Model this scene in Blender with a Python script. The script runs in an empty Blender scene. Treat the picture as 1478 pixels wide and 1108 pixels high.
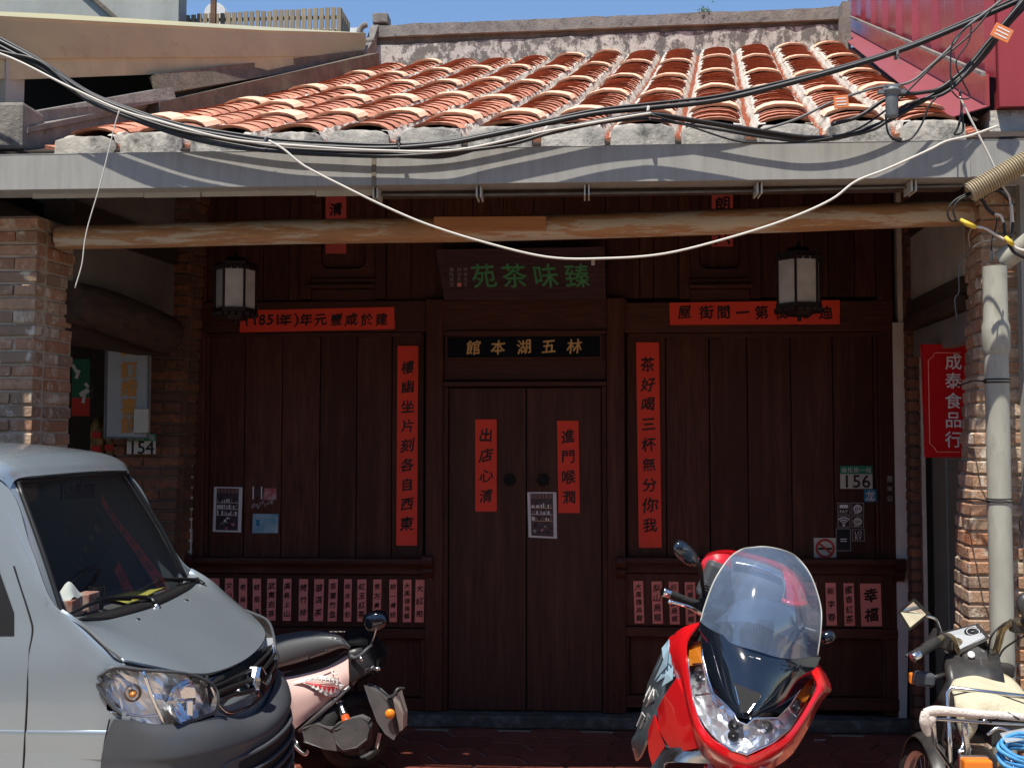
import bpy, bmesh, math, random
from mathutils import Vector, Matrix, Euler
from mathutils.geometry import tessellate_polygon
R = math.radians
random.seed(7)
S = bpy.context.scene
COL = S.collection

# ---------------------------------------------------------------- camera
CH = 1.8                      # eye height
FPX = 1700.0                  # focal length in px of a 1478 px wide frame
YAW, PITCH = R(3.47), R(2.9)
cd = bpy.data.cameras.new('camera'); cam = bpy.data.objects.new('camera', cd); COL.objects.link(cam)
cd.sensor_width = 36; cd.lens = FPX / 1478 * 36; cd.clip_start = .05; cd.clip_end = 2000
cam.location = (0, 0, CH); cam.rotation_euler = (R(90) + PITCH, 0, YAW)
S.camera = cam
# ---------------------------------------------------------------- light
SUN_EL, SUN_AZ = R(66), R(-24)          # azimuth measured from straight behind the camera, minus = from the left
sdir = Vector((math.sin(SUN_AZ) * math.cos(SUN_EL), -math.cos(SUN_AZ) * math.cos(SUN_EL), math.sin(SUN_EL)))  # towards sun
w = bpy.data.worlds.new('World'); S.world = w; w.use_nodes = True
nt = w.node_tree; bg = nt.nodes['Background']
sky = nt.nodes.new('ShaderNodeTexSky'); sky.sky_type = 'NISHITA'; sky.sun_disc = False
sky.sun_elevation = SUN_EL; sky.sun_rotation = math.atan2(sdir.x, sdir.y)
sky.air_density = 1.0; sky.dust_density = .15; sky.ozone_density = 5; sky.altitude = 50
nt.links.new(sky.outputs[0], bg.inputs[0]); bg.inputs[1].default_value = .12
sl = bpy.data.lights.new('sun', 'SUN'); sl.energy = 4.6; sl.angle = R(.53); sl.color = (1, .94, .84)
so = bpy.data.objects.new('sun', sl); COL.objects.link(so)
so.rotation_euler = sdir.to_track_quat('Z', 'Y').to_euler(); so.location = (-3, -3, 12)
S.view_settings.view_transform = 'Standard'; S.view_settings.look = 'None'
S.view_settings.exposure = .55; S.view_settings.gamma = 1; S.view_settings.use_curve_mapping = False
try:
    S.cycles.max_bounces = 8; S.cycles.transparent_max_bounces = 12; S.cycles.sample_clamp_indirect = 6
    S.cycles.caustics_reflective = False; S.cycles.caustics_refractive = False
except Exception: pass

# ---------------------------------------------------------------- measuring
_cw = Matrix.Rotation(YAW, 3, 'Z') @ Matrix.Rotation(R(90) + PITCH, 3, 'X')
def P(px, py, Y):
    """world point seen at photo pixel (px,py) on the plane world y = Y"""
    d = _cw @ Vector((px - 739, 554 - py, -FPX))
    t = Y / d.y
    return Vector((d.x * t, Y, CH + d.z * t))
def PZ(px, py, z):
    d = _cw @ Vector((px - 739, 554 - py, -FPX)); t = (z - CH) / d.z
    return Vector((d.x * t, d.y * t, z))

# ---------------------------------------------------------------- materials
M = {}
def mat(name, col, rough=.6, metal=0., var=None, vscale=8., vamt=.5, bump=0., bscale=40., stretch=(1, 1, 1), rnd=0.,
        spec=.5, coat=0., trans=0., ior=1.45, alpha=1., rvar=0., extra=None, extrascale=3., extrapos=(.5, .62), sheen=0, emit=None):
    m = bpy.data.materials.new(name); m.use_nodes = True; M[name] = m
    n = m.node_tree; L = n.links.new; b = n.nodes['Principled BSDF']
    b.inputs['Roughness'].default_value = rough; b.inputs['Metallic'].default_value = metal
    b.inputs['Specular IOR Level'].default_value = spec; b.inputs['Coat Weight'].default_value = coat
    b.inputs['Coat Roughness'].default_value = .04
    b.inputs['Transmission Weight'].default_value = trans; b.inputs['IOR'].default_value = ior; b.inputs['Alpha'].default_value = alpha
    if emit: b.inputs['Emission Color'].default_value = (*emit, 1); b.inputs['Emission Strength'].default_value = 1
    tc = n.nodes.new('ShaderNodeTexCoord'); mp = n.nodes.new('ShaderNodeMapping'); mp.inputs['Scale'].default_value = stretch
    L(tc.outputs['Object'], mp.inputs['Vector'])
    vec = mp.outputs[0]
    if rnd:
        oi = n.nodes.new('ShaderNodeObjectInfo')
        ad = n.nodes.new('ShaderNodeVectorMath'); ad.operation = 'MULTIPLY_ADD'
        cb = n.nodes.new('ShaderNodeCombineXYZ'); L(oi.outputs['Random'], cb.inputs[0]); L(oi.outputs['Random'], cb.inputs[2])
        ad.inputs[1].default_value = (37, 37, 37); L(cb.outputs[0], ad.inputs[0]); L(mp.outputs[0], ad.inputs[2]); vec = ad.outputs[0]
    cur = None
    def noise(sc, det=6, rg=.6):
        t = n.nodes.new('ShaderNodeTexNoise'); t.inputs['Scale'].default_value = sc; t.inputs['Detail'].default_value = det
        t.inputs['Roughness'].default_value = rg; L(vec, t.inputs['Vector']); return t.outputs['Fac']
    def ramp(f, stops):
        r_ = n.nodes.new('ShaderNodeValToRGB'); L(f, r_.inputs[0]); e = r_.color_ramp.elements
        while len(e) < len(stops): e.new(.5)
        for k, (p_, c_) in enumerate(stops): e[k].position = p_; e[k].color = (*c_, 1) if len(c_) == 3 else c_
        return r_.outputs[0]
    def mix(f, a, bb, mode='MIX'):
        x = n.nodes.new('ShaderNodeMix'); x.data_type = 'RGBA'; x.blend_type = mode
        for s_, v in ((0, f), (6, a), (7, bb)):
            if isinstance(v, (int, float)): x.inputs[s_].default_value = v
            elif isinstance(v, tuple): x.inputs[s_].default_value = (*v, 1) if len(v) == 3 else v
            else: L(v, x.inputs[s_])
        return x.outputs[2]
    cur = col
    if rnd:
        if isinstance(rnd, (list, tuple)):
            r_ = n.nodes.new('ShaderNodeValToRGB'); r_.color_ramp.interpolation = 'CONSTANT'; e = r_.color_ramp.elements
            while len(e) < len(rnd): e.new(.5)
            for k, c_ in enumerate(rnd): e[k].position = k / len(rnd); e[k].color = (*c_, 1)
            L(oi.outputs['Random'], r_.inputs[0]); cur = r_.outputs[0]
        else:
            h = n.nodes.new('ShaderNodeHueSaturation'); mr = n.nodes.new('ShaderNodeMapRange')
            L(oi.outputs['Random'], mr.inputs[0]); mr.inputs[3].default_value = 1 - rnd; mr.inputs[4].default_value = 1 + rnd
            L(mr.outputs[0], h.inputs['Value']); h.inputs['Color'].default_value = (*col, 1); cur = h.outputs[0]
    if var:
        f = ramp(noise(vscale), [(.35, (0, 0, 0)), (.7, (vamt * 2,) * 3 if vamt < .5 else (1, 1, 1))])
        cur = mix(f, cur, var)
    if extra:
        f = ramp(noise(extrascale, 8, .7), [(extrapos[0], (0, 0, 0)), (extrapos[1], (1, 1, 1))])
        cur = mix(f, cur, extra)
    if isinstance(cur, tuple): b.inputs['Base Color'].default_value = (*cur, 1)
    else: L(cur, b.inputs['Base Color'])
    if bump:
        bp = n.nodes.new('ShaderNodeBump'); bp.inputs['Strength'].default_value = min(1, bump); bp.inputs['Distance'].default_value = .01
        L(noise(bscale, 8, .65), bp.inputs['Height']); L(bp.outputs[0], b.inputs['Normal'])
    if rvar:
        mr = n.nodes.new('ShaderNodeMapRange'); L(noise(vscale * 1.7), mr.inputs[0])
        mr.inputs[3].default_value = max(0, rough - rvar); mr.inputs[4].default_value = min(1, rough + rvar); L(mr.outputs[0], b.inputs['Roughness'])
    return m

# ---------------------------------------------------------------- mesh building
class MB:
    def __init__(s): s.v = []; s.f = []; s.m = []
    def add(s, vs, fs, mi=0):
        o = len(s.v); s.v += [Vector(x) for x in vs]; s.f += [tuple(i + o for i in f) for f in fs]; s.m += [mi] * len(fs); return s
    def box(s, a, b, mi=0, skew=0., top=1.):
        """box between opposite corners a,b ; skew shifts x with y"""
        x0, y0, z0 = a; x1, y1, z1 = b; ym = (y0)
        vs = [(x0, y0, z0), (x1, y0, z0), (x1 + skew * (y1 - ym), y1, z0), (x0 + skew * (y1 - ym), y1, z0)]
        vs += [(x, y, z1) for x, y, _ in vs]
        return s.add(vs, [(0, 3, 2, 1), (4, 5, 6, 7), (0, 1, 5, 4), (1, 2, 6, 5), (2, 3, 7, 6), (3, 0, 4, 7)], mi)
    def obox(s, c, half, rot=None, mi=0):
        rot = rot or Matrix.Identity(3); c = Vector(c)
        vs = [c + rot @ Vector((sx * half[0], sy * half[1], sz * half[2])) for sz in (-1, 1) for sy in (-1, 1) for sx in (-1, 1)]
        return s.add(vs, [(0, 2, 3, 1), (4, 5, 7, 6), (0, 1, 5, 4), (1, 3, 7, 5), (3, 2, 6, 7), (2, 0, 4, 6)], mi)
    def tube(s, pts, r, n=8, caps=True, mi=0, smooth=0, flat=1., up=None):
        pts = [Vector(p) for p in pts]
        if smooth: pts = crom(pts, smooth)
        rs = r if isinstance(r, (list, tuple)) else [r] * len(pts)
        if len(rs) != len(pts):
            rs = [rs[0] + 0 * i for i in range(len(pts))] if len(rs) == 1 else [lerp_list(rs, i / (len(pts) - 1)) for i in range(len(pts))]
        o = len(s.v); N = len(pts); u = None
        for i, p in enumerate(pts):
            t = (pts[min(i + 1, N - 1)] - pts[max(i - 1, 0)])
            t = t.normalized() if t.length > 1e-9 else Vector((1, 0, 0))
            if u is None:
                u = Vector(up) if up else (Vector((0, 0, 1)) if abs(t.z) < .9 else Vector((1, 0, 0)))
            u = (u - t * u.dot(t)); u = u.normalized() if u.length > 1e-6 else t.orthogonal().normalized()
            b_ = t.cross(u)
            for k in range(n):
                a = 2 * math.pi * k / n
                s.v.append(p + (u * math.cos(a) + b_ * math.sin(a) * flat) * rs[i])
        for i in range(N - 1):
            for k in range(n):
                a = o + i * n + k; b2 = o + i * n + (k + 1) % n; s.f.append((a, b2, b2 + n, a + n)); s.m.append(mi)
        if caps:
            s.f.append(tuple(o + k for k in range(n))[::-1]); s.m.append(mi)
            s.f.append(tuple(o + (N - 1) * n + k for k in range(n))); s.m.append(mi)
        return s
    def lathe(s, prof, c=(0, 0, 0), axis=(0, 0, 1), n=24, mi=0, caps=False):
        ax = Vector(axis).normalized(); u = ax.orthogonal().normalized(); v = ax.cross(u); c = Vector(c); o = len(s.v)
        for (r, h) in prof:
            for k in range(n):
                a = 2 * math.pi * k / n; s.v.append(c + ax * h + (u * math.cos(a) + v * math.sin(a)) * r)
        for i in range(len(prof) - 1):
            for k in range(n):
                a = o + i * n + k; b2 = o + i * n + (k + 1) % n; s.f.append((a, b2, b2 + n, a + n)); s.m.append(mi)
        if caps:
            s.f.append(tuple(o + k for k in range(n))[::-1]); s.m.append(mi)
            s.f.append(tuple(o + (len(prof) - 1) * n + k for k in range(n))); s.m.append(mi)
        return s
    def prism(s, poly, d, mi=0):
        """poly: planar list of world points, extruded by vector d"""
        poly = [Vector(p) for p in poly]; d = Vector(d); n = len(poly)
        tris = tessellate_polygon([poly])
        s.add(poly + [p + d for p in poly], [tuple(t) for t in tris] + [tuple(i + n for i in t)[::-1] for t in tris] +
              [(i, (i + 1) % n, (i + 1) % n + n, i + n) for i in range(n)], mi)
        return s
    def patch(s, grid, nu=6, nv=6, th=0., mi=0, closed=False):
        """smooth sheet through a grid (rows of points); th gives it a thickness along the normals"""
        rows = [crom([Vector(p) for p in row], nu) for row in grid]
        cols = [crom([row[k] for row in rows], nv) for k in range(len(rows[0]))]
        nr, nc = len(cols[0]), len(cols); o = len(s.v)
        G = [[cols[c][r] for c in range(nc)] for r in range(nr)]
        for row in G: s.v += row
        idx = lambda r, c: o + r * nc + c
        fs = [(idx(r, c), idx(r, c + 1), idx(r + 1, c + 1), idx(r + 1, c)) for r in range(nr - 1) for c in range(nc - 1)]
        s.f += fs; s.m += [mi] * len(fs)
        if th:
            o2 = len(s.v)
            for r in range(nr):
                for c in range(nc):
                    a = G[min(r + 1, nr - 1)][c] - G[max(r - 1, 0)][c]; b_ = G[r][min(c + 1, nc - 1)] - G[r][max(c - 1, 0)]
                    nn = b_.cross(a); nn = nn.normalized() if nn.length > 1e-9 else Vector((0, 0, 1))
                    s.v.append(G[r][c] - nn * th)
            q = lambda r, c: o2 + r * nc + c
            fs = [(q(r, c), q(r + 1, c), q(r + 1, c + 1), q(r, c + 1)) for r in range(nr - 1) for c in range(nc - 1)]
            ring = [(0, c) for c in range(nc)] + [(r, nc - 1) for r in range(1, nr)] + [(nr - 1, c) for c in range(nc - 2, -1, -1)] + [(r, 0) for r in range(nr - 2, 0, -1)]
            for i in range(len(ring)):
                a, b_ = ring[i], ring[(i + 1) % len(ring)]; fs.append((idx(*b_), idx(*a), q(*a), q(*b_)))
            s.f += fs; s.m += [mi] * len(fs)
        return s
    def xf(s, mtx):
        s.v = [mtx @ v for v in s.v]; return s
    def data(s, name, mats, smooth=False, off=None):
        me = bpy.data.meshes.new(name)
        off = off or Vector((0, 0, 0))
        me.from_pydata([tuple(v - off) for v in s.v], [], s.f)
        mats = mats if isinstance(mats, (list, tuple)) else [mats]
        for m_ in mats: me.materials.append(M[m_] if isinstance(m_, str) else m_)
        if len(mats) > 1: me.polygons.foreach_set('material_index', s.m)
        if smooth:
            me.polygons.foreach_set('use_smooth', [True] * len(me.polygons))
        me.update(); return me
def lerp_list(l, t):
    x = t * (len(l) - 1); i = min(int(x), len(l) - 2); return l[i] + (l[i + 1] - l[i]) * (x - i)
def crom(p, k):
    if len(p) < 3 or k <= 1:
        if k <= 1 or len(p) < 2: return list(p)
        return [p[0].lerp(p[1], i / k) for i in range(k + 1)]
    out = []
    for i in range(len(p) - 1):
        a, b, c, d = p[i - 1] if i else 2 * p[0] - p[1], p[i], p[i + 1], p[i + 2] if i + 2 < len(p) else 2 * p[-1] - p[-2]
        for j in range(k):
            t = j / k; out.append(.5 * ((2 * b) + (c - a) * t + (2 * a - 5 * b + 4 * c - d) * t * t + (3 * b - a - 3 * c + d) * t ** 3))
    out.append(p[-1]); return out

def wloc(o):
    v = Vector((0, 0, 0))
    while o: v += o.location; o = o.parent
    return v
def build(name, mb, mats, parent=None, smooth=False, kind=None, bevel=0., sub=0, autosmooth=None, loc=None, solid=0):
    """link one mesh; vertices are given in world coordinates"""
    pl = wloc(parent) if parent else Vector((0, 0, 0))
    loc = Vector(loc) if loc is not None else pl
    o = bpy.data.objects.new(name, mb.data(name, mats, smooth, loc)); COL.objects.link(o)
    if parent: o.parent = parent
    o.location = loc - pl
    if kind: o['kind'] = kind
    if sub:
        md = o.modifiers.new('sub', 'SUBSURF'); md.levels = sub; md.render_levels = sub
    if solid:
        md = o.modifiers.new('solid', 'SOLIDIFY'); md.thickness = solid; md.offset = -1
    if bevel:
        md = o.modifiers.new('bevel', 'BEVEL'); md.width = bevel; md.segments = 2; md.limit_method = 'ANGLE'; md.angle_limit = R(35)
    if smooth and autosmooth is not None:
        try: o.data.set_sharp_from_angle(angle=R(autosmooth))
        except Exception: pass
    return o
def tag(o, label, cat, group=None):
    o['label'] = label; o['category'] = cat
    if group: o['group'] = group
    return o
def thing(name, label, cat, loc, group=None):
    o = bpy.data.objects.new(name, None); o.empty_display_size = .2; COL.objects.link(o); o.location = loc
    return tag(o, label, cat, group)
def inst(src, name, parent, loc, rot=(0, 0, 0), scale=(1, 1, 1)):
    o = bpy.data.objects.new(name, src); COL.objects.link(o)
    if parent: o.parent = parent; loc = Vector(loc) - wloc(parent)
    o.location = loc; o.rotation_euler = rot; o.scale = scale
    return o

# ---------------------------------------------------------------- lettering
_gl = {}
def glyph(ch, bold=.0):
    key = (ch, bold)
    if key in _gl: return _gl[key]
    cu = bpy.data.curves.new('g', 'FONT'); cu.body = ch; cu.size = 1; cu.offset = bold; cu.resolution_u = 3
    ob = bpy.data.objects.new('g', cu); COL.objects.link(ob)
    dg = bpy.context.evaluated_depsgraph_get(); me = bpy.data.meshes.new_from_object(ob.evaluated_get(dg))
    vs = [(v.co.x, v.co.y) for v in me.vertices]; fs = [tuple(p.vertices) for p in me.polygons]
    bpy.data.objects.remove(ob); bpy.data.curves.remove(cu); bpy.data.meshes.remove(me)
    if vs:
        xs = [a for a, _ in vs]; ys = [b for _, b in vs]; cx, cy = (min(xs) + max(xs)) / 2, (min(ys) + max(ys)) / 2
        if len(ch) > 1: sc = 1 / max(max(ys) - min(ys), .3)
        else: sc = 1.
        vs = [((a - cx) * sc, (b - cy) * sc) for a, b in vs]
    _gl[key] = (vs, fs); return _gl[key]
def write(mb, ch, c, U, V, w, h, bold=.012, brush=0., mi=0):
    """one glyph (or word) at c; U right, V up; about w x h"""
    vs, fs = glyph(ch, 0.); N_ = U.cross(V); rr = random.Random(ord(ch[0]) * 7 + int(abs(c.x * 991 + c.z * 377)))
    a, b_ = brush * rr.uniform(.4, 1.2), brush * rr.uniform(.1, .5)
    p1, p2 = rr.uniform(0, 6), rr.uniform(0, 6); out = []
    for x, y in vs:
        if brush:
            x, y = x * (1 + .1 * brush * 3 * math.sin(p1)) + .06 * math.sin(5 * y + p1) * brush * 4, y + a * x + .05 * math.sin(6 * x + p2) * brush * 4
            x += b_ * y
        out.append(c + U * (x * w) + V * (y * h))
    mb.add(out, fs, mi)
    if bold > .003:                       # a second and third pass of the brush thicken the stroke
        for k, (du, dv) in enumerate(((1.1, .3), (-.5, .9), (.4, -.8))): mb.add([p + U * (du * bold * w) + V * (dv * bold * h) + N_ * (.00025 * (k + 1)) for p in out], fs, mi)
EX, EZ = Vector((1, 0, 0)), Vector((0, 0, 1))
# ================================================================ materials of the place
mat('asphalt', (.05, .05, .052), .9, var=(.075, .073, .07), vscale=30, bump=.5, bscale=160)
mat('hex_tile', (.26, .075, .048), .42, rnd=.25, var=(.17, .052, .036), vscale=14, bump=.15, bscale=60, rvar=.15)
mat('tile_joint', (.42, .33, .27), .9, bump=.4, bscale=90)
mat('sill_stone', (.095, .088, .078), .8, var=(.055, .05, .045), vscale=14, bump=.6, bscale=70, extra=(.16, .15, .13), extrascale=9)
mat('wood_dark', (.096, .032, .020), .5, spec=.25, rnd=.35, var=(.050, .016, .011), vscale=7, stretch=(9, 9, .7), bump=.25, bscale=16, rvar=.1,
    extra=(.17, .072, .044), extrascale=1.6, extrapos=(.50, .85))
mat('wood_rail', (.096, .031, .019), .45, spec=.3, rnd=.25, var=(.050, .016, .011), vscale=7, stretch=(.7, 9, 9), bump=.25, bscale=16, rvar=.1)
mat('wood_door', (.086, .037, .025), .5, spec=.25, rnd=.15, var=(.052, .020, .014), vscale=5, stretch=(8, 8, .5), bump=.3, bscale=14, rvar=.1, extra=(.13, .062, .042), extrascale=1.3, extrapos=(.48, .8))
mat('wood_old', (.07, .04, .026), .8, rnd=.3, var=(.03, .02, .015), vscale=6, stretch=(4, 1, 4), bump=.5, bscale=30)
mat('wood_log', (.46, .24, .11), .62, var=(.30, .17, .09), vscale=5, stretch=(.8, 7, 7), bump=.35, bscale=20,
    extra=(.50, .43, .33), extrascale=2.2, extrapos=(.50, .55))
mat('wood_patch', (.46, .20, .08), .6, var=(.38, .16, .065), vscale=6, stretch=(.7, 9, 9), bump=.1)
mat('wood_slat', (.30, .235, .15), .75, rnd=.2, var=(.20, .16, .11), vscale=9, stretch=(5, 5, .8))
mat('brick', (.3, .13, .08), .9, rnd=[(.56, .30, .19), (.52, .28, .17), (.44, .21, .12), (.40, .23, .15), (.52, .31, .20), (.50, .20, .09), (.55, .31, .19), (.34, .19, .12)],
    var=(.32, .17, .10), vscale=22, bump=.9, bscale=55, extra=(.60, .50, .39), extrascale=8, extrapos=(.53, .62))
mat('brick_lime', (.3, .13, .08), .9, rnd=[(.48, .25, .15), (.50, .31, .20), (.54, .40, .28), (.30, .20, .14), (.60, .48, .36), (.52, .25, .13), (.24, .17, .13)],
    var=(.34, .22, .14), vscale=22, bump=.9, bscale=55, extra=(.66, .57, .45), extrascale=7, extrapos=(.53, .60))
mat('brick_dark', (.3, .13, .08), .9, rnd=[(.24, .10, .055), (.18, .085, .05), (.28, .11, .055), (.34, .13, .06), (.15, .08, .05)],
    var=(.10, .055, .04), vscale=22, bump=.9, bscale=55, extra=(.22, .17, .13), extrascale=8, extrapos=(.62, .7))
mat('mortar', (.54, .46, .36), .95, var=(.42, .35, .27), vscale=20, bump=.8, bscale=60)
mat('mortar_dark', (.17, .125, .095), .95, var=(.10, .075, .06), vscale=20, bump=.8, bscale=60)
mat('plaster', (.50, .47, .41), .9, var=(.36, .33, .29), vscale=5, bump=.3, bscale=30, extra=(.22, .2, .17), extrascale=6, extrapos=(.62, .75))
mat('whitewash', (.80, .75, .66), .9, var=(.68, .63, .55), vscale=6, bump=.3)
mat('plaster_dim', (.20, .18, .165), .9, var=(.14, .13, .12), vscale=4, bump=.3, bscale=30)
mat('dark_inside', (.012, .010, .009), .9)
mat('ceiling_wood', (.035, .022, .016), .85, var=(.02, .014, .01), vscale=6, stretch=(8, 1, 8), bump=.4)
mat('roof_butt', (.40, .165, .105), .9, rnd=.3, var=(.27, .115, .08), vscale=30)  # tile butts coloured darker to draw the shade line under each row
mat('roof_tile', (.62, .275, .175), .78, rnd=.34, var=(.44, .17, .105), vscale=18, bump=.35, bscale=60, extra=(.26, .13, .09), extrascale=11, extrapos=(.6, .72))
mat('roof_tile_light', (.78, .48, .30), .75, rnd=.12, var=(.74, .56, .42), vscale=16, bump=.35, bscale=60, extra=(.38, .26, .19), extrascale=13, extrapos=(.62, .7))
mat('lime', (.60, .56, .49), .92, var=(.46, .42, .36), vscale=14, bump=.9, bscale=45, extra=(.20, .185, .165), extrascale=9, extrapos=(.54, .64))
mat('eave_plaster', (.42, .39, .34), .92, rnd=.15, var=(.26, .245, .22), vscale=11, bump=1., bscale=35, extra=(.07, .068, .065), extrascale=6, extrapos=(.50, .66))
mat('ridge_white', (.50, .48, .43), .92, var=(.34, .33, .30), vscale=12, bump=.9, bscale=30, extra=(.14, .13, .12), extrascale=11, extrapos=(.46, .53), stretch=(1, 1, .7))
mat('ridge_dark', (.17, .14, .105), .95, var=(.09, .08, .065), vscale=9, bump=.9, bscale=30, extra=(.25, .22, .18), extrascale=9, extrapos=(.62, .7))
mat('ridge_grey', (.25, .235, .21), .95, var=(.15, .14, .13), vscale=9, bump=.9, bscale=40, extra=(.08, .08, .078), extrascale=8, extrapos=(.56, .7))
mat('concrete', (.36, .37, .34), .9, var=(.26, .27, .25), vscale=2, bump=.3, bscale=30, extra=(.12, .12, .115), extrascale=2.2, extrapos=(.56, .74), stretch=(1, 1, .35))
mat('gutter_paint', (.34, .335, .31), .42, spec=.4, var=(.27, .265, .245), vscale=4, stretch=(5, 1, .6), bump=.06, bscale=20, extra=(.21, .195, .165), extrascale=3, extrapos=(.62, .8))
mat('strip_white', (.52, .52, .47), .5, var=(.42, .41, .37), vscale=5)
mat('beige_metal', (.40, .37, .21), .4, spec=.5, var=(.34, .31, .19), vscale=2, stretch=(1, 1, 2), bump=.25, bscale=2, extra=(.28, .21, .12), extrascale=3.5, extrapos=(.56, .8))
mat('cream_panel', (.44, .41, .25), .6, var=(.34, .31, .20), vscale=5, extra=(.2, .17, .12), extrascale=4, extrapos=(.66, .75))
mat('red_metal', (.38, .055, .065), .28, spec=.5, var=(.29, .045, .052), vscale=1.4, stretch=(1, 1, .5), bump=.1, bscale=4, extra=(.34, .16, .14), extrascale=3, extrapos=(.64, .8), rvar=.12)
mat('red_flashing', (.26, .06, .07), .45, var=(.25, .06, .06), vscale=3, extra=(.32, .2, .12), extrascale=4, extrapos=(.66, .78))
mat('rust', (.18, .09, .05), .9, var=(.1, .06, .04), vscale=9, bump=.5)
mat('white_wall', (.75, .74, .7), .8, var=(.6, .6, .57), vscale=4)
mat('leaf', (.06, .13, .03), .6, rnd=.3)
mat('pvc', (.40, .40, .34), .55, var=(.30, .29, .24), vscale=6, stretch=(2, 2, .6), bump=.08, extra=(.20, .18, .14), extrascale=5, extrapos=(.55, .75))
mat('cable_black', (.012, .012, .013), .45)
mat('cable_grey', (.12, .12, .12), .5)
mat('cable_white', (.62, .59, .52), .6)
mat('conduit', (.46, .38, .24), .6, var=(.36, .3, .2), vscale=9)
mat('tape_yellow', (.72, .50, .05), .5)
mat('tag_orange', (.78, .19, .04), .5, var=(.66, .26, .12), vscale=30)
mat('box_grey', (.16, .18, .19), .5, var=(.1, .11, .12), vscale=15)

# ================================================================ the ground
mat('dark_glass', (.02, .022, .025), .2)
g = MB(); g.add([(-60, -60, -.16), (60, -60, -.16), (60, 60, -.16), (-60, 60, -.16)], [(0, 1, 2, 3)])
build('ground', g, 'asphalt', kind='structure')
mat('street_paving', (.40, .30, .22), .85, var=(.34, .26, .20), vscale=3, bump=.3, bscale=60, extra=(.22, .17, .13), extrascale=2.5, extrapos=(.58, .75))  # warm paving out of view, added to bounce light into the porch
pv = MB()
for i in range(-9, 10):
    for j in range(-4, 8):
        pv.box((i * 1.2 - .595, j * .8 - 2.2, -.158), (i * 1.2 + .595, j * .8 - 1.41, -.150))
build('street_paving', pv, 'street_paving', kind='structure')
# unseen houses added behind the camera to warm the bounce and block blue sky
mat('far_plaster', (.50, .38, .28), .9, var=(.40, .31, .24), vscale=1.5)
for i, (xa, xb, h) in enumerate(((-16, -8.1, 6.4), (-8, -2.6, 7.2), (-2.5, 3.1, 5.8), (3.2, 9, 6.8), (9.1, 16, 6.2))):
    t = thing('opposite_house', ['plastered row house across the street, far left behind the camera', 'tall plastered row house across the street, left behind the camera', 'low plastered row house straight across the street', 'plastered row house across the street, right behind the camera', 'plastered row house across the street, far right behind the camera'][i], 'house', (xa, -5.5, -.16))
    b = MB(); b.box((xa, -9, -.16), (xb, -5.5, h)); build('wall', b, 'far_plaster', t)
    n_w = int((xb - xa) / 1.8)
    for k in range(n_w):
        x = xa + (xb - xa) * (k + .5) / n_w; b = MB(); b.box((x - .45, -5.497, 3.6), (x + .45, -5.45, 5.1)); build('window', b, 'dark_glass', t)
        b = MB(); b.box((x - .6, -5.497, -.15), (x + .6, -5.45, 2.5)); build('shutter', b, 'dark_glass' if k % 2 else 'box_grey', t)
    b = MB(); b.box((xa, -5.49, 2.8), (xb, -5.1, 3.0)); build('awning', b, 'gutter_paint', t)
SK = .118                                   # the plots run back at a skew to the street
fl = MB(); fl.box((-9, 5.35, -.155), (9, 12.5, -.012)); 
floor = build('arcade_floor', fl, 'tile_joint', kind='structure')
HW = .172; HH = HW * math.sqrt(3)
hexm = MB()
hp = [(HW * .955 * math.cos(R(60 * k)), HW * .955 * math.sin(R(60 * k))) for k in range(6)]
hexm.add([(x, y, -.02) for x, y in hp] + [(x * .985, y * .985, 0) for x, y in hp], [(6, 7, 8, 9, 10, 11)] + [(i, (i + 1) % 6, (i + 1) % 6 + 6, i + 6) for i in range(6)])
hexd = hexm.data('tile', 'hex_tile')
n_ = 0
for i in range(-9, 10):
    for j in range(0, 10):
        y = 5.56 + j * HH * .99 + (HH / 2 if i % 2 else 0)
        if y > 7.48 or y < 5.45: continue
        x = i * HW * 1.5 + SK * .55 * (y - 5.5) - .05
        if x < -2.6 or x > 2.45: continue
        o = inst(hexd, 'tile', floor, (x, y, random.uniform(-.001, .0015)), (0, 0, R(-2))); n_ += 1

# ================================================================ the timber shop front (plane y = 7.7)
YF = 7.7
def fx(px): return P(px, 720, YF).x
def fz(py, px=760): return P(px, py, YF).z
front = thing('tea_house', 'dark red-brown timber front of the tea shop with planked walls under the tiled eave', 'building', (0, YF, 0))
def fbox(name, x0, x1, z0, z1, y0, y1, m='wood_dark', par=front, bev=.004, **k):
    b = MB(); b.box((x0, y0, z0), (x1, y1, z1)); return build(name, b, m, par, bevel=bev, loc=((x0 + x1) / 2, y0, z0), **k)
# planks of the two side walls
for (edges, lx) in (([284, 301, 352, 406, 461, 514, 565, 612], 450), ([905, 962, 1025, 1080, 1143, 1204, 1263, 1292], 1100)):
    for a, b in zip(edges, edges[1:]):
        fbox('plank', fx(a) + .003, fx(b) - .003, fz(812, lx), fz(476, lx), YF - random.uniform(0, .008), YF + .03)
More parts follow.
